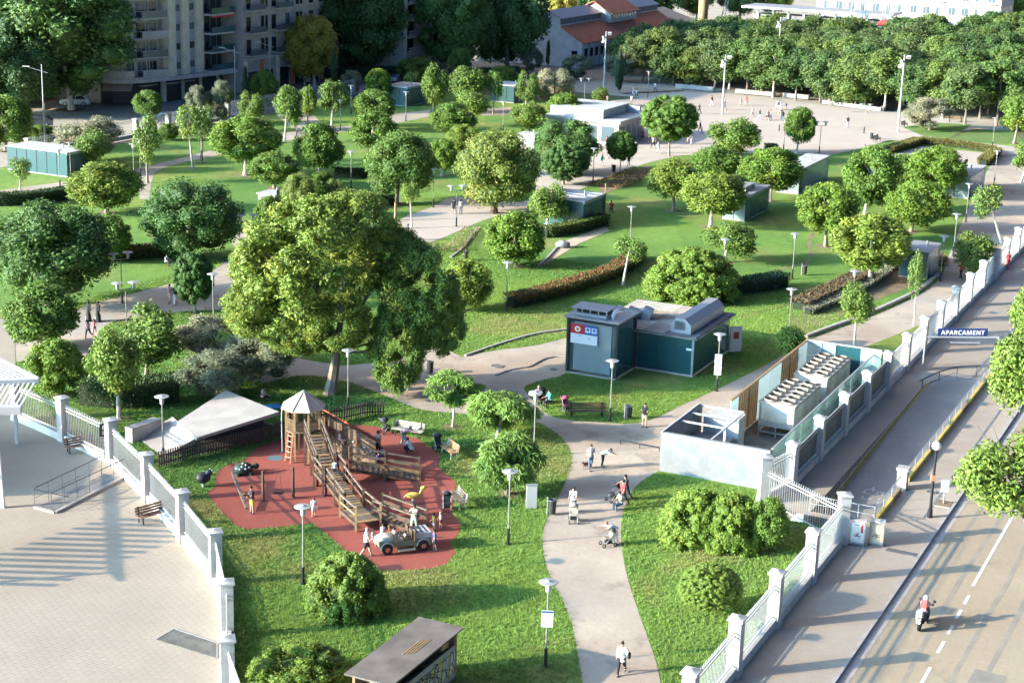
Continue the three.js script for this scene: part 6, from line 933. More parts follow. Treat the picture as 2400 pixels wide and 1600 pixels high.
  mh(4, 1075, 952, 'dark drain cover on the path left of the metro lift', .45); mh(4, 1460, 975, 'smaller drain cover on the path by the metro lift', .25); mh(8, 1720, 258, 'drain cover on pavement beside globe lamp', .3);
  const tp = thing('tree_pit', 'square brown tree pit in pavement beside the kerb', 'tree pit', q(8, 1800, 335).setY(.016), PT); new MB().box(.9, .014, 1.2, 0, 0, 0).build('soil', M.soil, tp); new MB().box(1.0, .03, .06, 0, 0, -.63).box(1.0, .03, .06, 0, 0, .63).build('edge', M.kerb, tp);
  const pl = thing('metal_plate', 'dark grey metal plate set in the forecourt by the fence', 'plate', at(430, 1508)); { const P = [[365, 1500], [408, 1475], [508, 1508], [508, 1544]].map(([x, y]) => at(x, y).sub(pl.position)); mesh('plate', slab(P, .022, .045), worn([.10, .095, .085], [.16, .15, .13], 2, .95), pl); for (const i of [0, 1, 2]) new MB().bar(P[i].clone().setY(.05), P[i + 1].clone().setY(.05), .05, .02).build('edge_strip', M.galv, pl); }
  const wr = thing('white_stone', 'white boulder lying in the sandy bed, middle lawn', 'boulder', q(4, 1525, 135)); { const g = new THREE.IcosahedronGeometry(.55, 3), p = g.attributes.position; for (let i = 0; i < p.count; i++) { const a = V().fromBufferAttribute(p, i), s = .8 + .45 * nzl(N2, a.x * .3 + .5, a.z * .3 + a.y * .2); p.setXYZ(i, a.x * s * 1.3, (a.y + .4) * s * .8, a.z * s); } g.computeVertexNormals(); mesh('boulder', g, M.whiteWall, wr); }
  const hose = thing('white_hose', 'thin white hose line on the shaded path by metro lift', 'hose', q(4, 1060, 1015)); { const c = new THREE.CatmullRomCurve3([[1060, 1015], [1130, 985], [1220, 965], [1290, 955], [1340, 930], [1400, 900], [1470, 885], [1545, 885]].map(([x, y]) => q(4, x, y, .05).sub(hose.position))); new MB().geo(new THREE.TubeGeometry(c, 40, .06, 6)).build('hose', M.whiteClean, hose); }
  const rl = thing('walkway_rail', 'low black rail on the walkway left of the plant yard', 'rail', q(4, 1920, 1490)); { const e = q(5, -160, 1540 ).sub(rl.position); new MB().bar(V(0, .3, 0), e.clone().setY(.3), .07, .05).build('rail', M.black, rl); for (const s of [0, .5, 1]) new MB().cyl(.03, .03, .3, e.x * s, 0, e.z * s, 6).build('post', M.black, rl); }
  const ds = thing('dropped_jacket', 'blue cloth left on the shaded grass behind the tower', 'cloth', q(3, 1900, 1235)); { const g = new THREE.IcosahedronGeometry(.5, 3), p = g.attributes.position; for (let i = 0; i < p.count; i++) { const a = V().fromBufferAttribute(p, i), s = .75 + .5 * nzl(N2, a.x * .3 + .5, a.z * .3); p.setXYZ(i, a.x * s * 1.7, Math.max(0.01, (a.y + .3) * s * .25), a.z * s); } g.computeVertexNormals(); mesh('cloth', g, std(.03, .18, .36, .9), ds); }
}

// ---------- playground ----------
{
  const t = thing('climbing_tower', 'wooden climbing tower with pale octagonal roof and long railed ramps', 'climbing frame', V(-12.85, 0, -100.2)), o = t.position, L = (x, y, z) => V(x - o.x, y, z - o.z), R = 1.12;
  const oct = (i, y, r = R) => V(Math.cos(i * Math.PI / 4 + .39) * r, y, Math.sin(i * Math.PI / 4 + .39) * r);
  for (let i = 0; i < 8; i++) new MB().bar(oct(i, 0), oct(i, 3.45), .13, .13).build('post', i < 5 ? M.woodPale : M.wood, t);
  new MB().geo(new THREE.CylinderGeometry(1.2, 1.2, .12, 8).rotateY(.39 + Math.PI / 8 * 0), new THREE.Matrix4().makeTranslation(0, 2.0, 0)).build('floor', M.wood, t);
  { const pk = [std(.56, .34, .26, .9), std(.60, .40, .31, .9)]; const roof = mesh('roof', new THREE.CylinderGeometry(.05, 1.36, .96, 8, 1, true).rotateY(.39).translate(0, 3.86, 0), M.woodGrey, t); roof.scale.set(.985, 1, .985);
    for (let i = 0; i < 8; i++) { const a = oct(i, 3.4, 1.44), b = oct(i + 1, 3.4, 1.44), c = V(0, 4.4, 0), g = new THREE.BufferGeometry(), n = [a, b, c, a.clone().add(V(0, -.05, 0)), b.clone().add(V(0, -.05, 0)), c.clone().add(V(0, -.05, 0))]; const idx = [0, 2, 1, 3, 4, 5, 0, 1, 4, 0, 4, 3]; g.setAttribute('position', new THREE.Float32BufferAttribute(idx.flatMap(k => n[k].toArray()), 3)); g.computeVertexNormals(); mesh('unseen_roof_panel', g, pk[i % 2], t); new MB().bar(a.clone().add(V(0, .02, 0)), c.clone().add(V(0, .02, 0)), .05, .04).build('hip_strip', M.paleSlab, t); } }
  for (let i = 0; i < 8; i++) { const a = oct(i, 0), b = oct(i + 1, 0); if (i === 1 || i === 0) continue; for (let k = 1; k < 5; k++) { const p = a.clone().lerp(b, k / 5); new MB().bar(p.clone().setY(2.06), p.clone().setY(2.75), .08, .03).build('baluster', i < 4 ? M.woodPale : M.wood, t); } new MB().bar(a.clone().setY(2.72), b.clone().setY(2.72), .06, .08).build('top_rail', M.wood, t); new MB().bar(a.clone().setY(1.95), b.clone().setY(1.95), .08, .14).build('floor_beam', M.woodPale, t); }
  for (let k = 0; k < 5; k++) { const p = oct(2, 0).lerp(oct(3, 0), k / 4.5); new MB().bar(p.clone().setY(.9), p.clone().setY(1.9), .09, .03).build('side_board', M.wood, t); }
  { const a = oct(3, 0).lerp(oct(2, 0), .3), b = oct(3, 0).lerp(oct(2, 0), .8), q1 = p => p.clone().multiplyScalar(1.28); for (const p of [a, b]) new MB().bar(q1(p).setY(0), p.clone().setY(2), .09, .06).build('ladder_rail', M.redTile, t); for (let k = 0; k < 5; k++) { const s = (k + 1) / 6, y = s * 2; new MB().bar(q1(a).lerp(a, s).setY(y), q1(b).lerp(b, s).setY(y), .05, .05, 6).build('rung', M.paleSlab, t); } }
  // walkways: plank deck + rails on both sides; w = width
  function walk(a, b, w, o2 = {}) {
    const d = b.clone().sub(a), n = V(-d.z, 0, d.x).normalize(), len = d.length(), N = Math.max(2, Math.round(len / .34));
    for (let i = 0; i < N; i++) { const p = a.clone().lerp(b, (i + .5) / N), e = n.clone().multiplyScalar(w / 2); new MB().bar(p.clone().sub(e), p.clone().add(e), len / N - .03, .05).build('plank', i % 3 ? M.woodGrey : M.woodPale, t); }
    for (const s of [-1, 1]) { if (o2.only && o2.only !== s) continue; const e = n.clone().multiplyScalar(s * w / 2), A = a.clone().add(e), B = b.clone().add(e), np = o2.posts ?? 3, hy = V(0, .95, 0); new MB().bar(A.clone().add(hy), B.clone().add(hy), .09, .09).build('hand_rail', M.woodGrey, t); new MB().bar(A.clone().add(V(0, .5, 0)), B.clone().add(V(0, .5, 0)), .05, o2.board ?? .16).build('mid_rail', o2.pale ? M.woodPale : M.wood, t); new MB().bar(A.clone().add(V(0, -.06, 0)), B.clone().add(V(0, -.06, 0)), .08, .2).build('edge_beam', M.wood, t);
      for (let i = 0; i < np; i++) { const p = A.clone().lerp(B, i / (np - 1)); new MB().bar(V(p.x, 0, p.z), V(p.x, p.y + 1.05, p.z), .12, .12).build('post', o2.palePosts ? M.woodPale : M.wood, t); } }
  }
  walk(L(-12.1, 2.0, -98.9), L(-10.9, .95, -95.4), 1.05, { posts: 3 });
  walk(L(-10.9, .95, -95.4), L(-10.2, .85, -93.9), 1.5, { posts: 2 });
  walk(L(-10.2, .8, -93.9), L(-8.75, .5, -90.6), 1.1, { posts: 3 });
  walk(L(-8.85, .48, -90.55), L(-7.75, .48, -88.5), 1.5, { posts: 2, palePosts: 1, pale: 1, board: .1 });
  walk(L(-7.35, .45, -89.95), L(-4.75, .04, -88.75), 1.15, { posts: 2, board: .3 });
  walk(L(-9.6, .8, -96.8), L(-5.4, .06, -97.2), 1.3, { posts: 3, board: .22, pale: 1 });
  // climbing wall and red chute on the tower's right
  { const a = L(-11.75, 0, -100.9), b = L(-8.25, 0, -99.25), ya = 2.75, yb = 1.35; const N = 8; for (let i = 0; i < N; i++) { const p = a.clone().lerp(b, i / N), e = a.clone().lerp(b, (i + 1) / N), h = ya + (yb - ya) * (i + .5) / N; new MB().bar(p.clone().setY(h / 2 + .05), e.clone().setY(h / 2 + .05), .07, h).build('wall_board', i % 2 ? M.wood : worn([.15, .09, .055], [.24, .16, .10], 1), t); } new MB().bar(a.clone().setY(ya + .1), b.clone().setY(yb + .12), .12, .1).build('hand_rail', M.wood, t);
    const r = rnd(3); for (let i = 0; i < 16; i++) { const s = .15 + .8 * r(), p = a.clone().lerp(b, s); new MB().ball(.09, 0, 0, 0, 1, .8, .7, 6, 5).build('climbing_hold', [M.galv, M.greyWall, M.sand][i % 3], t).position.set(p.x + .06, .3 + r() * (ya + (yb - ya) * s - .8), p.z + .1); }
    new MB().bar(L(-11.9, 1.9, -101.6), L(-8.4, .5, -100.2), .9, .06).build('chute', M.redPaint, t); new MB().bar(L(-12, 2.55, -102.1), L(-8.2, 1.05, -100.7), .08, .3).build('chute_side', M.redTile, t); }
  // fittings of the red floor, each a thing of its own
  const se = thing('seesaw', 'long wooden seesaw beam with metal stand, left part of playground', 'seesaw', V(-15.2, 0, -92.0)); { const a = V(-16.5, 0, -95.2).sub(se.position).setY(.75), b = V(-14.9, 0, -90.6).sub(se.position).setY(.25); new MB().bar(a, b, .16, .12).build('beam', M.woodGrey, se); new MB().bar(V(-.2, 0, -.4), V(0, .5, -.4), .1).bar(V(.3, 0, -.4), V(0.05, .5, -.4), .1).build('stand', M.wood, se); for (const p of [a, b]) { const d = b.clone().sub(a).normalize(), c = p.clone().addScaledVector(d, p === a ? .5 : -.5); new MB().bar(c, c.clone().add(V(0, .35, 0)), .04).bar(c.clone().add(V(-.2, .35, 0)), c.clone().add(V(.2, .35, 0)), .04).build('handle', M.rail, se); } }
  const sw = thing('swing_posts', 'two brown posts with cable and low hanging seat', 'swing', V(-14.23, 0, -92.4)); { const d = V(1.66, 0, -.74); for (const p of [V(0, 0, 0), d]) new MB().cyl(.09, .07, 1.9, p.x, .01, p.z, 9).build('post', M.wood, sw); new MB().bar(V(0, 1.82, 0), d.clone().add(V(0, 1.84, 0)), .03).build('cable', M.redTile, sw); const m = d.clone().multiplyScalar(.5); for (const k of [-.22, .22]) new MB().bar(V(m.x + k, .45, m.z), V(m.x + k * .4, 1.8, m.z), .02).build('chain', M.rail, sw); new MB().box(.6, .06, .3, m.x, .4, m.z).build('seat', M.black, sw); new MB().box(.5, .05, .05, m.x, .58, m.z - .12).build('seat_back', M.black, sw); }
  const tu = thing('turtle_ride', 'dark green turtle shaped ride with pale spots', 'play animal', V(-16.13, 0, -97.0), .35); new MB().ball(.62, 0, .28, 0, 1, .72, .8, 16, 10).build('shell', std(.02, .045, .03, .5), tu); new MB().ball(.19, .78, .42, 0, 1.1, 1, .9).build('head', std(.02, .045, .03, .5), tu); for (const [x, z] of [[-.4, .42], [.4, .42], [-.4, -.42], [.4, -.42]]) new MB().ball(.17, x, .1, z, 1, .7, 1).build('foot', M.dark, tu); for (const [x, y, z] of [[-.15, .6, .42], [.1, .66, .36], [-.3, .45, .48], [.05, .46, .5], [.28, .5, .44], [-.05, .73, .2]]) new MB().ball(.075, x, y, z, 1, 1, .6, 7, 5).build('spot', M.whiteClean, tu);
  const fr = thing('frog_ride', 'dark frog shaped spring ride at the red floor edge', 'play animal', V(-18.1, 0, -94.5), .6); new MB().cyl(.12, .12, .3, 0, 0, 0, 10).build('spring', M.galv, fr); new MB().ball(.42, 0, .58, 0, 1.1, .85, .8, 12, 9).build('body', M.dark, fr); new MB().ball(.2, .38, .84, 0, 1, 1, 1).build('head', M.dark, fr); for (const z of [-.14, .14]) new MB().ball(.06, .5, .98, z).build('eye', M.whiteClean, fr); new MB().bar(V(.1, .9, -.3), V(.1, .9, .3), .04).build('handle', M.galv, fr);
  const ho = thing('horse_ride', 'yellow horse shaped spring ride on the red floor', 'play animal', V(-5.5, 0, -92.7), .1); new MB().cyl(.1, .1, .35, 0, 0, 0, 10).build('spring', M.galv, ho); new MB().ball(.26, 0, .55, 0, 1.7, .75, .6, 14, 9).build('body', M.yellowPaint, ho); new MB().bar(V(.36, .6, 0), V(.52, 1.0, 0), .14, .1, 8).ball(.12, .58, 1.02, 0, 1.5, .8, .8).build('head', M.yellowPaint, ho); new MB().bar(V(-.4, .62, 0), V(-.58, .35, 0), .06, .04, 6).build('tail', M.whiteClean, ho);
  const sh = thing('water_post', 'thin curved grey pipe post left of the tower', 'post', V(-14.3, 0, -101.0)); { const c = new THREE.CatmullRomCurve3([V(0, 0, 0), V(0, 2.8, 0), V(.08, 3.05, 0), V(.5, 3.15, 0)]); new MB().geo(new THREE.TubeGeometry(c, 24, .045, 8)).build('pipe', M.galv, sh); new MB().cyl(.1, .1, .05, 0, .012, 0, 10).build('foot', M.rail, sh); }
  struct('rubber_spot', sheet(Array.from({ length: 20 }, (_, i) => V(-14.6 + Math.cos(-i * .314) * .5, 0, -99.9 + Math.sin(-i * .314) * .5)), .017), std(.09, .14, .17, .9));
  // toy car
  const jp = thing('toy_car', 'green and white wooden play car with posts and seats', 'play car', V(-5.65, 0, -85.95), .38), G = std(.16, .19, .13, .6), C = std(.50, .46, .37, .6);
  new MB().box(2.9, .34, 1.2, 0, .38, 0).build('body', G, jp); new MB().geo(new THREE.CapsuleGeometry(.34, .8, 6, 12).rotateX(Math.PI / 2), new THREE.Matrix4().makeScale(1.35, .62, .72).setPosition(-1.0, .72, 0)).build('hood', C, jp); { const m = new MB().box(1.0, .3, 1.14, .98, .72, 0).build('trunk_box', M.white, jp); for (let i = 0; i < 3; i++) new MB().box(.06, .02, 1.0, .7 + i * .27, 1.02, 0).build('slat', M.black, m); }
  for (const z of [-.35, .35]) { new MB().box(.5, .08, .5, .1, .72, z).build('seat', M.wood, jp); const b = new MB().box(.08, .5, .5, 0, 0, 0).build('backrest', M.wood, jp); b.position.set(.36, .75, z); }
  for (const [x, z] of [[-1.05, .62], [1.0, .62], [-1.05, -.62], [1.0, -.62]]) { const w = new MB().geo(new THREE.CylinderGeometry(.3, .3, .14, 16).rotateX(Math.PI / 2), new THREE.Matrix4().makeTranslation(x, .3, z)).build('wheel', M.tyre, jp); new MB().geo(new THREE.CylinderGeometry(.14, .14, .15, 10).rotateX(Math.PI / 2), new THREE.Matrix4().makeTranslation(x, .3, z)).build('hub', M.redTile, w); new MB().geo(new THREE.TorusGeometry(.37, .04, 6, 12, Math.PI), new THREE.Matrix4().makeTranslation(x, .32, z)).build('wheel_arch', C, jp); }
  for (const [x, z, l] of [[-.42, .6, -.18], [-.42, -.6, -.18], [.5, .62, 0], [.5, -.62, 0]]) new MB().bar(V(x, .1, z), V(x + l, 1.2, z), .09, .06).build('roof_post', M.woodPale, jp); new MB().bar(V(-.5, .82, 0), V(-.3, .98, 0), .03).geo(new THREE.TorusGeometry(.16, .025, 6, 14).rotateY(Math.PI / 2), new THREE.Matrix4().makeTranslation(-.28, 1, .3)).build('steering_wheel', M.black, jp); new MB().box(1.0, .05, .25, .0, .2, .75).build('running_board', M.sand, jp);
}

// ---------- people ----------
const SKIN = [[.48, .29, .20], [.38, .22, .145], [.26, .14, .09]];
const fabric = {}; const cloth = (r, g, b) => fabric[[r, g, b]] ??= std(r, g, b, .9);
function blob(caps, res, k, bounds) {                                  // one continuous skin round tapered limbs: [a, b, ra, rb]
  const [lo, size] = bounds, n = res, f = new Float32Array(n * n * n).fill(9), cell = size / (n / 2) / 2 * 2, half = n / 2, ctr = lo.clone().addScalar(size);
  const pos = i => (i - half) / half * size;
  for (const [a, b, ra, rb] of caps) {
    const A = a.clone().sub(ctr), d = b.clone().sub(a), dd = Math.max(1e-9, d.lengthSq()), m = Math.max(ra, rb) + .09, rng = ax => [Math.min(A[ax], A[ax] + d[ax]) - m, Math.max(A[ax], A[ax] + d[ax]) + m].map(v => Math.round(v / size * half + half));
    const [x0, x1] = rng('x'), [y0, y1] = rng('y'), [z0, z1] = rng('z');
    for (let z = Math.max(2, z0); z <= Math.min(n - 3, z1); z++) for (let y = Math.max(2, y0); y <= Math.min(n - 3, y1); y++) for (let x = Math.max(2, x0); x <= Math.min(n - 3, x1); x++) {
      const X = pos(x) - A.x, Y = pos(y) - A.y, Z = pos(z) - A.z, t = Math.max(0, Math.min(1, (X * d.x + Y * d.y + Z * d.z) / dd)), q2 = Math.hypot(X - d.x * t, Y - d.y * t, Z - d.z * t) - (ra + (rb - ra) * t), i = z * n * n + y * n + x, o = f[i];
      const h = Math.max(k - Math.abs(o - q2), 0) / k; f[i] = Math.min(o, q2) - h * h * k * .25;
    }
  }
  const mc = new MarchingCubes(n, new THREE.MeshBasicMaterial(), false, false, 40000); for (let i = 0; i < f.length; i++) mc.field[i] = -f[i]; mc.isolation = 0; mc.update();
  const p = Array.from(mc.positionArray.slice(0, mc.count * 3)), nn = Array.from(mc.normalArray.slice(0, mc.count * 3)), g = new THREE.BufferGeometry();
  for (let i = 0; i < p.length; i += 3) { p[i] = p[i] * size + ctr.x; p[i + 1] = p[i + 1] * size + ctr.y; p[i + 2] = p[i + 2] * size + ctr.z; }
  g.setAttribute('position', new THREE.Float32BufferAttribute(p, 3)); g.setAttribute('normal', new THREE.Float32BufferAttribute(nn, 3)); return g;
}
function figure(P) {                                                   // P: a pose; looks along +z
  const rad = Math.PI / 180, up = P.hip ?? .93, lean = (P.lean ?? 2) * rad, J = {}, hd = P.head ?? 1;
  J.hip = V(0, up, P.hipZ ?? 0); const sp = V(0, Math.cos(lean), Math.sin(lean)); J.chest = J.hip.clone().addScaledVector(sp, .33); J.neck = J.hip.clone().addScaledVector(sp, .52); J.head = J.neck.clone().add(V(0, .155 * Math.cos(lean * .6), .155 * Math.sin(lean * .6) + .02));
  const legs = P.legs.map(([th, kn, out = 3], i) => { const s = i ? 1 : -1, h = J.hip.clone().add(V(s * .09, -.02, 0)), a = th * rad, k = h.clone().add(V(s * .43 * Math.sin(out * rad), -.43 * Math.cos(a), .43 * Math.sin(a))), b = (th - kn) * rad, f = k.clone().add(V(s * .01, -.42 * Math.cos(b), .42 * Math.sin(b))); return { h, k, f, b }; });
  if (P.hip === undefined) { const low = Math.min(...legs.map(l => l.f.y)) - .07; const dy = -low; [J.hip, J.chest, J.neck, J.head, ...legs.flatMap(l => [l.h, l.k, l.f])].forEach(v => v.y += dy); }
  const arms = P.arms.map(([sw, ab, el, ey = 0], i) => { const s = i ? 1 : -1, sh = J.neck.clone().addScaledVector(sp, -.06).add(V(s * .17, 0, 0)), a = sw * rad + 0, e = sh.clone().add(V(s * .28 * Math.sin(ab * rad), -.28 * Math.cos(a) * Math.cos(ab * rad), .28 * Math.sin(a) * Math.cos(ab * rad))), b = (sw + el) * rad, w = e.clone().add(V(s * .24 * Math.sin((ab + ey) * rad), -.24 * Math.cos(b) * Math.cos((ab + ey) * rad), .24 * Math.sin(b) * Math.cos((ab + ey) * rad))); return { sh, e, w, d: w.clone().sub(e).normalize(), s }; });
  const c3 = (a, b, r0, r1) => [a, b, r0, r1], body = [], shirt = [], pants = [], shoes = [];
  const shL = J.neck.clone().addScaledVector(sp, -.07);
  const torso = (g, x) => { g.push(c3(J.hip.clone().add(V(-.06, .02, 0)), J.hip.clone().add(V(.06, .02, 0)), .115 + x, .115 + x), c3(J.hip.clone(), J.chest.clone(), .115 + x, .125 + x), c3(J.chest.clone().add(V(-.06, .03, 0)), J.chest.clone().add(V(.06, .03, 0)), .115 + x, .115 + x), c3(shL.clone().add(V(-.13, -.01, 0)), shL.clone().add(V(.13, -.01, 0)), .068 + x, .068 + x), c3(J.chest, shL, .12 + x, .07 + x)); };
  torso(body, 0); body.push(c3(shL, J.head, .055, .05));
  for (const l of legs) { body.push(c3(l.h, l.k, .085, .055), c3(l.k, l.k.clone().lerp(l.f, .35), .055, .056), c3(l.k.clone().lerp(l.f, .35), l.f, .056, .038)); const toe = l.f.clone().add(V(0, -.035, .14)); shoes.push(c3(l.f.clone().add(V(0, -.025, -.03)), toe, .046, .04)); body.push(c3(l.f, toe, .035, .03)); }
  for (const a of arms) body.push(c3(a.sh, a.e, .05, .038), c3(a.e, a.w, .04, .027));
  torso(shirt, .018); if (P.long) shirt.push(c3(J.hip.clone().add(V(-.05, -.16, 0)), J.hip.clone().add(V(.05, -.16, 0)), .125, .125));
  for (const a of arms) { shirt.push(c3(a.sh, P.sleeve ? a.e : a.sh.clone().lerp(a.e, .6), .068, .056)); if (P.sleeve) shirt.push(c3(a.e, a.e.clone().lerp(a.w, .9), .056, .045)); }
  for (const l of legs) { pants.push(c3(l.h, P.shorts ? l.h.clone().lerp(l.k, .72) : l.k, .10, P.shorts ? .088 : .07)); if (!P.shorts) pants.push(c3(l.k, l.f.clone().add(V(0, .03, 0)), .07, .055)); }
  pants.push(c3(J.hip.clone().add(V(-.06, -.02, 0)), J.hip.clone().add(V(.06, -.02, 0)), .125, .125));
  if (P.robe) { const m = legs[0].f.clone().add(legs[1].f).multiplyScalar(.5).setY(.12); pants.length = 0; shirt.push(c3(J.hip, m.clone().add(V(-.07, 0, 0)), .15, .17), c3(J.hip, m.clone().add(V(.07, 0, 0)), .15, .17)); }
  const B = [V(-1.15, -.1, -1.15), 1.15], res = P.res ?? 76;
  const G = new MB(); G.geo(withUv(blob(body, res, .04, B)));
  // head with its own finer features, hands with five fingers
  const H = J.head, hl = lean * .5, face3 = new THREE.Matrix4().makeRotationX(hl).setPosition(H), r0 = .098 * hd;
  const head = new THREE.SphereGeometry(r0, 18, 14); { const p = head.attributes.position; for (let i = 0; i < p.count; i++) { let x = p.getX(i), y = p.getY(i), z = p.getZ(i); x *= .82; y *= 1.18; if (y < 0) { x *= 1 + y * 2.2; z *= 1 + y * 1.2; } p.setXYZ(i, x, y, z); } head.computeVertexNormals(); }
  G.geo(head, face3); G.geo(new THREE.ConeGeometry(.017 * hd, .045 * hd, 6).rotateX(.5).translate(0, -.008, r0 * .98), face3); for (const s of [-1, 1]) { G.geo(new THREE.SphereGeometry(.024 * hd, 7, 6).scale(.4, 1.2, .8).translate(s * r0 * .82, -.005, -.005), face3); }
  for (const a of arms) { const pd = a.d, sx = V(0, 1, 0).cross(pd).normalize().lengthSq() > .1 ? V(0, 1, 0).cross(pd).normalize() : V(1, 0, 0), pm = a.w.clone().addScaledVector(pd, .045); G.ball(.036, pm.x, pm.y, pm.z, 1, 1.15, 1, 8, 6); for (let f = 0; f < 4; f++) { const s0 = a.w.clone().addScaledVector(pd, .075).addScaledVector(sx, (f - 1.5) * .018), L2 = [.034, .04, .037, .028][f], cu = V(0, -.35, .1); const k2 = s0.clone().addScaledVector(pd, L2), e2 = k2.clone().addScaledVector(pd.clone().add(cu).normalize(), L2); G.bar(s0, k2, .017, .016, 5); G.bar(k2, e2, .016, .011, 5); } const th = a.w.clone().addScaledVector(pd, .03).addScaledVector(sx, -a.s * .03); G.bar(th, th.clone().addScaledVector(pd, .035).addScaledVector(sx, -a.s * .03), .02, .013, 5); }
  const out = { body: G.out(), shirt: withUv(blob(shirt, res, .03, B)), shoes: withUv(blob(shoes, res, .01, B)) };
  if (pants.length) out.trousers = withUv(blob(pants, res, .03, B));
  const hr = new MB(), hs = 1.06; hr.geo(new THREE.SphereGeometry(r0 * hs, 16, 10, 0, 6.3, 0, 1.75).scale(.86, 1.2, 1.02).rotateX(-.42), face3); if (P.hair) { hr.geo(new THREE.SphereGeometry(r0, 12, 9).scale(.8, 1.7, .5).translate(0, -.07, -r0 * .75), face3); } if (P.bun) hr.geo(new THREE.SphereGeometry(.045, 8, 7).translate(0, .07, -.1), face3); out.hair = hr.out();
  const ey = new MB(); for (const s of [-1, 1]) ey.geo(new THREE.SphereGeometry(.012 * hd, 6, 5).translate(s * .034 * hd, .012, r0 * .93), face3); ey.geo(new THREE.BoxGeometry(.04 * hd, .008, .008).translate(0, -.055 * hd, r0 * .82), face3); out.eyes = ey.out();
  out.J = J; out.arms = arms; return out;
}
function withUv(g) { g.setAttribute('uv', new THREE.Float32BufferAttribute(new Float32Array(g.attributes.position.count * 2), 2)); return g; }
const arm0 = [[8, 6, 12], [-8, 6, 12]];
const POSES = {
  walk: { legs: [[24, 8], [-20, 16]], arms: [[-22, 7, 14], [24, 7, 22]] },
  walkShorts: { shorts: 1, legs: [[-18, 18], [22, 6]], arms: [[22, 8, 24], [-20, 8, 14]] },
  walkWoman: { hair: 1, sleeve: 1, legs: [[20, 6], [-18, 20]], arms: [[-16, 7, 16], [18, 7, 26]] },
  stand: { shorts: 1, legs: [[2, 2], [-2, 2]], arms: [[18, 8, 85], [18, 8, 80]] },
  standWoman: { hair: 1, legs: [[3, 4], [-3, 2]], arms: [[6, 8, 14], [4, 9, 20]] },
  push: { hair: 1, lean: 8, legs: [[20, 8], [-20, 14]], arms: [[44, 5, 36], [44, 5, 36]] },
  phone: { sleeve: 1, long: 1, bun: 1, legs: [[18, 6], [-16, 18]], arms: [[-10, 8, 12], [30, 18, 125, -8]] },
  sit: { hip: .50, hipZ: -.05, lean: 8, legs: [[86, 84], [84, 88]], arms: [[28, 8, 48], [26, 8, 52]] },
  bend: { lean: 62, legs: [[8, 14], [-4, 10]], arms: [[75, 6, 12], [66, 6, 16]] },
  squat: { hip: .30, lean: 26, legs: [[100, 138, 14], [104, 140, 14]], arms: [[62, 8, 40], [60, 8, 42]] },
  robe: { robe: 1, hair: 1, sleeve: 1, legs: [[14, 6], [-12, 12]], arms: [[-10, 6, 14], [12, 6, 18]] },
  child: { shorts: 1, head: 1.32, legs: [[6, 6], [-6, 6]], arms: [[12, 12, 30], [6, 12, 22]] },
  childRun: { head: 1.32, hair: 1, legs: [[30, 20], [-26, 30]], arms: [[-34, 10, 50], [38, 10, 50]] },
  childSit: { head: 1.3, hip: .48, lean: 4, legs: [[84, 70], [80, 74]], arms: [[52, 8, 40], [48, 10, 44]] },
  photo: { shorts: 1, legs: [[4, 4, 6], [-4, 4, 6]], arms: [[62, 12, 75, -6], [62, 12, 75, -6]] },
  ride: { hip: .82, hipZ: -.12, lean: 20, sleeve: 1, legs: [[62, 82, 9], [60, 80, 9]], arms: [[58, 12, 22], [56, 12, 24]] },
};
const HAIR = [[.02, .013, .01], [.06, .035, .02], [.2, .13, .06], [.35, .33, .31]];
const figs = {};
function person(pose, p, face2, s, o, label, group) {
  const F = figs[pose] ??= figure(POSES[pose]), t = thing('person', label, 'person', p, face2 * Math.PI / 180, group); t.scale.setScalar(s);
  const m = (n, g, c) => mesh(n, g, cloth(...c), t);
  const sk = SKIN[o.skin ?? 0]; m('body', F.body, sk); m('shirt', F.shirt, o.top); if (F.trousers) m('trousers', F.trousers, o.low ?? [.04, .05, .08]); m('shoes', F.shoes, o.shoe ?? [.12, .11, .10]); m('hair', F.hair, o.robe ? o.top : HAIR[o.hair ?? 0]); m('eyes', F.eyes, [.03, .02, .02]);
  return t;
}
const Wt = [.72, .70, .67], Bk = [.02, .02, .025], Nv = [.03, .045, .10], Rd = [.5, .05, .05], Pk = [.6, .32, .32], Gy = [.3, .3, .3], Bg = [.5, .42, .32], Ye = [.62, .5, .08], Tq = [.05, .32, .34], Bl = [.06, .12, .34], Dn = [.09, .13, .2];
const g9 = (x, y) => q(9, x, y);
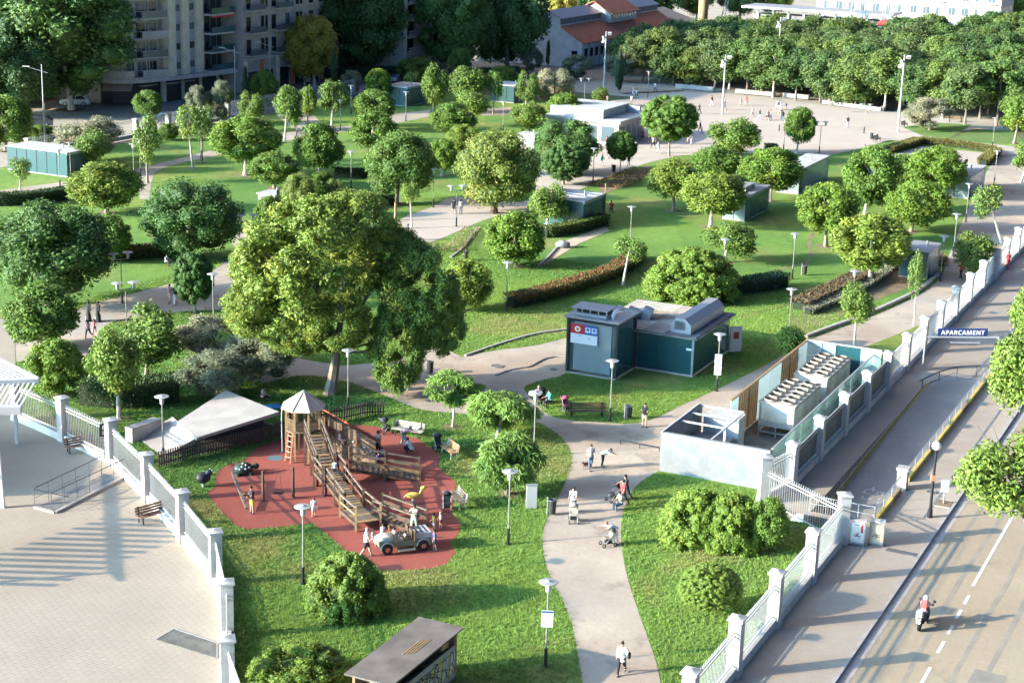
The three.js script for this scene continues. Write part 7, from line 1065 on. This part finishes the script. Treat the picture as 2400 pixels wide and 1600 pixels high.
{ // walkway and entrance
  const w = person('phone', g9(1427, 1549), -15, 1.0, { top: Wt, low: Bk }, 'woman in loose white shirt phoning while walking on the lower walkway'); { const b = new MB(); b.ball(.16, .34, 1.02, .0, .5, 1.1, 1, 9, 7); b.bar(V(.3, 1.1, 0), V(.2, 1.42, 0), .025); const t = thing('shoulder_bag', 'black shoulder bag of the woman in white shirt', 'bag', w.position.clone(), w.rotation.y); b.build('bag', M.black, t); }
  person('push', g9(1316, 1178), -8, .98, { top: Wt, low: Gy }, 'woman in white top pushing a beige stroller down the walkway');
  person('push', g9(1437, 1150), -55, 1.0, { top: Bk, low: Bk }, 'dark clothed adult pushing the black stroller on the walkway'); person('walk', g9(1430, 1162), -50, 1.0, { top: Rd, low: Bk, hair: 1 }, 'adult in red top beside the black stroller on the walkway');
  person('sit', g9(1424, 1170).add(V(0, -.05, 0)), -60, .95, { top: Bg, low: Dn }, 'seated person in beige on walkway edge beside the black stroller');
  person('bend', g9(1413, 1250), -70, 1.0, { top: Wt, low: Wt, hair: 2 }, 'person in white bending over a low stroller on the walkway edge');
  person('walk', g9(1356, 1078), 10, 1.0, { top: Gy, low: Dn }, 'man in grey walking a dog at the top of the walkway'); person('bend', g9(1384, 1072), 60, .95, { top: Wt, low: Bk }, 'person bending down beside the man with dog');
  person('stand', g9(1480, 981), -20, 1.0, { top: Bk, low: Bg, skin: 0 }, 'standing man in black t-shirt and beige shorts at the walkway junction');
  person('sit', g9(1236, 925), 20, 1.0, { top: Pk, low: Bk, hair: 3 }, 'grey haired person sitting by the white table'); person('sit', g9(1262, 934), -60, 1.0, { top: Tq, low: Bk }, 'person in turquoise top sitting near the white table');
  // playground
  person('stand', at(590, 1203), -60, .98, { top: Bk, low: Ye }, 'woman in black top and yellow shorts beside the seesaw'); person('child', at(735, 1211), 10, .68, { top: Wt, low: Wt, hair: 1 }, 'child all in white standing on red floor near the ramp');
  person('child', V(-10.3, .86, -94.6), 0, .6, { top: Wt, low: Bk }, 'child in white on the wooden landing of the climbing frame'); person('standWoman', at(760 + 740 * .17007, 960 + 640 * .17007), -40, 1.0, { top: Bg, low: Bk }, 'woman in pale yellow top behind the climbing wall');
  person('child', at(760 + 795 * .17007, 960 + 725 * .17007), 180, .58, { top: [.45, .5, .6], low: Nv }, 'small child in light blue beside the woman in yellow'); person('child', V(-7.9, .62, -96.9), 30, .6, { top: [.1, .06, .2], low: Bk, hair: 0 }, 'child in purple on the upper side ramp');
  person('childSit', V(-10.6, 1.0, -100.3), 60, .62, { top: Wt, low: Pk }, 'child in white at the red chute'); person('child', V(-9.2, .55, -100.0), 60, .55, { top: Pk, low: Pk }, 'child in pink at the foot of the red chute');
  person('squat', at(760 + 1200 * .17007, 960 + 600 * .17007), -110, 1.0, { top: Wt, low: Bk }, 'man in white t-shirt squatting on the red floor'); person('bend', at(760 + 1075 * .17007, 960 + 480 * .17007), 70, .95, { top: Pk, low: Gy, hair: 2 }, 'person in patterned pink leaning over by the white bench'); person('child', at(760 + 1110 * .17007, 960 + 500 * .17007), 110, .5, { top: Dn, low: Gy }, 'toddler in blue between two adults by the white bench');
  const z = (x, y) => at(660 + x * .18707, 1120 + y * .18707);
  person('walkShorts', z(1060, 985), 100, 1.0, { top: Wt, low: Bk, hair: 3 }, 'woman in white t-shirt and dark shorts beside the toy car'); person('photo', z(1660, 690), -20, 1.0, { top: Bg, low: [.35, .42, .36] }, 'man in beige shirt with raised hands behind the toy car');
  person('child', z(1905, 665), -80, .62, { top: Ye, low: Wt }, 'child in yellow top at the right of the toy car'); person('child', z(1990, 625), -70, .55, { top: Pk, low: Bk, hair: 3 }, 'toddler in pale pink right of the child in yellow'); person('child', z(1915, 905), -80, .7, { top: Bl, low: Nv }, 'child in blue at the rear of the toy car');
  person('childSit', V(-6.1, .36, -86.15), -70, .6, { top: Wt, low: Gy }, 'child in white sitting at the toy car front'); person('childSit', V(-5.45, .36, -85.7), -70, .62, { top: Gy, low: Dn }, 'child in grey sitting in the toy car'); person('childSit', V(-5.3, .36, -86.35), -70, .62, { top: Bk, low: Bk, hair: 1 }, 'child in dark clothes sitting in the toy car far seat');
  person('child', z(1265, 800), 20, .62, { top: Wt, low: Wt }, 'small child in white beside the toy car hood'); person('childRun', z(1140, 850), 90, .6, { top: Gy, low: Pk }, 'child with grey top reaching for the toy car');
  // left path
  person('robe', g9(203, 738), 150, 1.0, { top: Bk, robe: 1 }, 'woman in long black robe on the left path, left one'); person('robe', g9(225, 739), 150, 1.0, { top: [.012, .012, .015], robe: 1 }, 'woman in long black robe on the left path, right one'); person('childRun', g9(202, 776), -10, .85, { top: Pk, low: Bk }, 'girl in pink top running on the left path'); person('childRun', g9(216, 771), 10, .8, { top: [.55, .2, .25], low: Pk }, 'girl in red pink dress on the left path');
  person('walkShorts', g9(389, 697), 160, 1.0, { top: Pk, low: Bg }, 'walker in pale pink top on the left path, of a pair'); person('walk', g9(403, 698), 20, 1.0, { top: Bk, low: Wt, hair: 2 }, 'walker in black top and white trousers, of a pair'); person('sit', g9(382, 612), 60, .9, { top: [.4, .4, .5], low: Bk }, 'person sitting on grass beside the dark lollipop tree');
  person('walkShorts', g9(1042, 491), 180, 1.0, { top: Bk, low: Bk }, 'walker in black beside the double lamp on centre path'); person('standWoman', g9(1058, 492), 180, .97, { top: [.3, .33, .4], low: Dn }, 'walker with long hair in grey blue on the centre path'); person('walk', g9(936, 552), 120, 1.0, { top: Nv, low: Bk }, 'walker in navy at the centre path edge');
  person('walk', g9(2315, 617), 190, 1.0, { top: Rd, low: [.35, .04, .04] }, 'walker dressed all in red on the road pavement'); person('sit', g9(604, 925), 120, .9, { top: Pk, low: Bk, hair: 1 }, 'person sitting in the shade behind the stone shelter'); person('sit', g9(1070, 600), 180, 1.0, { top: Bk, low: Bk }, 'person in black sitting on grass above the neat round tree');
  person('walk', g9(2207, 640), 200, 1.0, { top: Rd, low: Bk }, 'small figure in red under the twiggy fence tree'); person('walk', g9(2218, 390), 30, 1.0, { top: Bk, low: Bk }, 'walker in black on the far fence path'); person('walk', g9(265, 237), 90, 1.0, { top: [.3, .32, .5], low: Wt }, 'passer by under the street corner awning'); person('sit', g9(1404, 487), 180, 1.0, { top: Rd, low: Bk }, 'person in red sitting by the wooden pole');
  // plaza crowd, far off
  const C = [[1635, 242, Bk], [1606, 262, Bk], [1665, 253, Nv], [1702, 241, Pk], [1715, 243, Rd], [1745, 275, Bk], [1763, 277, Pk], [1770, 277, Bg], [1785, 252, Bg], [1790, 253, Bk], [1806, 252, Nv], [1795, 273, Bk], [1798, 278, Bk], [1792, 262, Gy], [1728, 268, Gy], [1947, 292, Bk], [1608, 303, Bk], [1612, 308, Gy], [1580, 330, Bk], [1588, 332, Nv], [1566, 318, Rd], [1500, 340, Bg], [1493, 330, Rd], [1505, 330, Pk], [1510, 322, Gy], [1517, 320, Rd], [1476, 325, Bk], [1460, 352, Bg], [1444, 385, Bk], [1382, 382, Tq], [1394, 340, Rd], [1380, 340, Wt], [1405, 365, Bg], [1512, 352, Wt], [1570, 245, Wt], [1455, 218, Bg], [1462, 226, Gy], [1505, 211, Wt], [1395, 234, Pk], [1450, 241, Wt]];
  const kinds = ['walk', 'walkWoman', 'walkShorts', 'standWoman'], r = rnd(31); C.forEach(([x, y, c], i) => { const u = [Wt, Bk, Dn, Bg, Gy][i % 5]; person(kinds[i % 4], g9(x, y), r() * 360, i % 7 === 3 ? .7 : .98, { top: c, low: u, hair: i % 3 }, `tiny figure in ${{0: 'black', 1: 'navy', 2: 'pink', 3: 'beige', 4: 'red', 5: 'grey', 6: 'turquoise', 7: 'white'}[[Bk, Nv, Pk, Bg, Rd, Gy, Tq, Wt].indexOf(c)]} among the people on the far plaza`, 'people strolling on the far plaza'); });
}
{ // strollers
  const P = V(0, 0, 0), t = thing('stroller', 'beige stroller pushed by the woman in white top', 'stroller', g9(1317, 1198), 0);
  const fr = new MB(); for (const x of [-.24, .24]) fr.bar(V(x, .1, .38), V(x * .9, 1.02, -.42), .03, .03, 6).bar(V(x, .1, -.3), V(x, .62, .1), .03, .03, 6).bar(V(x, .12, .38), V(x, .12, -.3), .025, .025, 6); fr.bar(V(-.24, 1.02, -.42), V(.24, 1.02, -.42), .035, .035, 6); fr.build('frame', M.galv, t);
  const S = cloth(.38, .32, .25); const st = new MB(); st.box(.42, .06, .4, 0, .45, .06).box(.42, .5, .06, 0, .48, -.16, 0, -.35); st.build('seat', S, t); new MB().geo(new THREE.SphereGeometry(.28, 12, 8, 0, 6.3, 0, 1.5).rotateX(-.5), new THREE.Matrix4().makeTranslation(0, .86, -.1)).build('hood', S, t); new MB().box(.36, .16, .34, 0, .18, .02).build('basket', M.black, t); for (const [x, z] of [[-.26, .38], [.26, .38], [-.26, -.3], [.26, -.3]]) new MB().geo(new THREE.TorusGeometry(.09, .03, 6, 12).rotateY(Math.PI / 2), new THREE.Matrix4().makeTranslation(x, .12, z)).build('wheel', M.tyre, t);
  const more = (p, a, c, l) => { const k = again(t, l, p, a); k.traverse(m => { if (m.name === 'seat' || m.name === 'hood') m.material = cloth(...c); }); };
  more(g9(1410, 1150), -1.0, Bk, 'black stroller among the group on the walkway'); more(g9(1398, 1253), -1.2, [.2, .16, .12], 'low brown stroller under the bending person in white'); more(g9(1300, 945), .6, [.25, .05, .1], 'stroller with red cover left of the dark bench'); more(at(760 + 850 * .17007, 960 + 320 * .17007), 2.2, Bk, 'black stroller beside the white bench'); more(at(760 + 1570 * .17007, 960 + 560 * .17007), .4, Bk, 'black stroller hung with bags at upper right of red floor'); more(at(760 + 1690 * .17007, 960 + 1380 * .17007), .1, [.012, .012, .014], 'black stroller at lower right edge of red floor'); more(g9(1246, 925), .3, Bk, 'dark stroller beside the white table');
  const dog = thing('dog', 'small brown dog walking beside the man in grey', 'dog', g9(1344, 1076), -.6); dog.scale.setScalar(.9); const D = [[V(0, .34, -.2), V(0, .36, .18), .1, .12], [V(0, .38, .2), V(0, .52, .32), .075, .06], [V(0, .54, .34), V(0, .51, .48), .07, .035], [V(0, .4, -.26), V(.02, .58, -.4), .03, .018]]; for (const x of [-.07, .07]) D.push([V(x, .3, .16), V(x, .17, .14), .05, .032], [V(x, .17, .14), V(x, .03, .16), .03, .026], [V(x, .3, -.2), V(x, .2, -.14), .065, .04], [V(x, .2, -.14), V(x, .13, -.26), .036, .026], [V(x, .13, -.26), V(x, .03, -.23), .026, .026]); for (const x of [-.05, .05]) D.push([V(x, .58, .3), V(x * 1.6, .55, .27), .03, .015]); mesh('body', withUv(blob(D, 64, .03, [V(-.62, -.1, -.62), .62])), cloth(.2, .11, .06), dog); new MB().ball(.02, 0, .52, .53).ball(.012, -.035, .57, .42).ball(.012, .035, .57, .42).build('nose_and_eyes', M.black, dog);
}
// ---------- vehicles ----------
{
  const p = g9(2121, 1432), t = thing('motorcycle', 'black motorcycle with white tail, ridden up the road lane', 'motorcycle', p.setY(-.12), Math.PI - YAW - .05); // faces away up the road
  const wh = z => { const w = new MB().geo(new THREE.TorusGeometry(.27, .07, 8, 20).rotateY(Math.PI / 2), new THREE.Matrix4().makeTranslation(0, .34, z)).build('wheel', M.tyre, t); new MB().geo(new THREE.CylinderGeometry(.2, .2, .04, 14).rotateZ(Math.PI / 2), new THREE.Matrix4().makeTranslation(0, .34, z)).build('rim', M.galv, w); }; wh(-.68); wh(.72);
  const b = new MB(); b.bar(V(0, .5, -.5), V(0, .55, .4), .3, .36).ball(.24, 0, .85, .2, .75, .7, 1.2); b.build('engine_and_tank', M.black, t); new MB().bar(V(0, .84, -.12), V(0, .92, -.75), .26, .1).build('seat', M.dark, t); new MB().box(.3, .3, .34, 0, .86, -.86).ball(.1, 0, .74, -.98, 1.6, .9, .6).build('tail_case', M.whiteClean, t); new MB().box(.16, .06, .03, 0, .8, -1.05).build('tail_light', M.redPaint, t); new MB().box(.2, .14, .02, 0, .52, -1.02).build('number_plate', M.signWhite, t); new MB().bar(V(-.1, .36, .72), V(-.1, .98, .44), .05).bar(V(.1, .36, .72), V(.1, .98, .44), .05).build('fork', M.galv, t); new MB().bar(V(-.38, 1.06, .36), V(.38, 1.06, .36), .035).build('handlebar', M.black, t); for (const s of [-1, 1]) { new MB().bar(V(s * .3, 1.06, .36), V(s * .36, 1.24, .38), .02).ball(.07, s * .38, 1.27, .38, 1.3, .9, .4).build('mirror', M.dark, t); } new MB().bar(V(.17, .36, .1), V(.2, .5, -.8), .09, .09, 8).build('exhaust', M.chrome, t);
  new MB().ball(.13, 0, .98, .6, 1.2, 1, .8).build('headlight', M.dark, t);
  const rd = person('ride', p.clone(), 0, 1.0, { top: [.62, .40, .40], low: [.05, .05, .07] }, 'motorcycle rider in pale red top and silver helmet'); rd.rotation.y = t.rotation.y; rd.position.y = -.12; const F = figs.ride; const he = mesh('helmet', new THREE.SphereGeometry(.155, 16, 12), std(.6, .6, .6, .25, { metalness: .3 }), rd); he.position.copy(F.J.head).add(V(0, .02, 0)); const bp = new MB().box(.3, .42, .16, 0, 0, 0).build('backpack', M.redPaint, rd); bp.position.copy(F.J.chest).add(V(0, -.08, -.24)); bp.rotation.x = .3;
  // cars
  function car(label, pos, turn, c, suv) {
    const k = thing(suv ? 'parked_suv' : 'parked_car', label, 'car', pos, turn), H = suv ? 1.66 : 1.42, Lh = 2.15, s = new THREE.Shape([[-Lh, .35], [-Lh, .78], [-2.0, .9], [-1.15, 1.0], [-.55, H - .05], [.2, H], [1.35, H - .03], [1.95, 1.02], [Lh, .92], [Lh, .35], [1.75, .3], [-1.7, .3]].map(v => new THREE.Vector2(...v)));
    mesh('body', new THREE.ExtrudeGeometry(s, { depth: 1.6, bevelEnabled: true, bevelSize: .07, bevelThickness: .09, bevelSegments: 3 }).translate(0, 0, -.8), new THREE.MeshPhysicalMaterial({ color: col(...c), roughness: .35, clearcoat: .7, clearcoatRoughness: .1 }), k);
    for (const z of [-.9, .9]) { const w = new THREE.Shape([[-.98, 1.04], [-.5, H - .13], [.15, H - .1], [.15, 1.04]].map(v => new THREE.Vector2(...v))), w2 = new THREE.Shape([[.25, 1.04], [.25, H - .1], [1.28, H - .13], [1.72, 1.06]].map(v => new THREE.Vector2(...v))); for (const x of [w, w2]) mesh('side_window', new THREE.ExtrudeGeometry(x, { depth: .02, bevelEnabled: false }).translate(0, 0, z - .01), M.window, k); }
    const ws = new MB().box(.02, .58, 1.4, 0, 0, 0).build('windscreen', M.window, k); ws.position.set(-.9, 1.0 + (H - 1.42) * .3, 0); ws.rotation.z = -.86; const rw = new MB().box(.02, .62, 1.4, 0, 0, 0).build('rear_window', M.window, k); rw.position.set(1.95, 1.02, 0); rw.rotation.z = .78;
    for (const x of [-1.38, 1.35]) for (const z of [-.82, .82]) { const wv = new MB().geo(new THREE.CylinderGeometry(.33, .33, .2, 18).rotateX(Math.PI / 2), new THREE.Matrix4().makeTranslation(x, .33, z)).build('wheel', M.tyre, k); new MB().geo(new THREE.CylinderGeometry(.2, .2, .22, 12).rotateX(Math.PI / 2), new THREE.Matrix4().makeTranslation(x, .33, z)).build('rim', M.steel, wv); }
    for (const z of [-.6, .6]) { new MB().box(.06, .14, .3, -2.2, .72, z).build('headlight', M.signWhite, k); new MB().box(.06, .16, .24, 2.2, .8, z).build('tail_light', M.redPaint, k); } return k;
  }
  car('white car parked at the street corner under the plane tree', g9(172, 242), .1, [.6, .6, .6], 1); car('dark blue car parked behind the thin two tier tree', q(0, 1140, 845), .25, [.05, .09, .14]); car('pale car parked behind the broad lawn tree by the street', q(0, 1790, 740), 1.2, [.5, .52, .55]); car('grey car parked by the street near the white roofed hut', q(1, 385, 560), 1.2, [.25, .27, .3]); car('dark car behind the white street fence near the west kiosk', q(0, 250, 870), .2, [.04, .05, .06]); car('silver car by the foot of the slender tower', q(1, 480, 520), 1.1, [.4, .42, .43]);
  const bw = thing('barrier_wall', 'low orange and tan roadwork barrier by the street corner', 'barrier', q(0, 300, 760)); const e = q(0, 390, 735).sub(bw.position); new MB().bar(V(0, .6, 0), e.clone().setY(.6), .3, 1.2).build('panel', M.sand, bw); new MB().bar(V(0, 1.25, 0), e.clone().setY(1.25), .36, .1).build('cap', M.redTile, bw);
}

renderer.render(scene, camera);
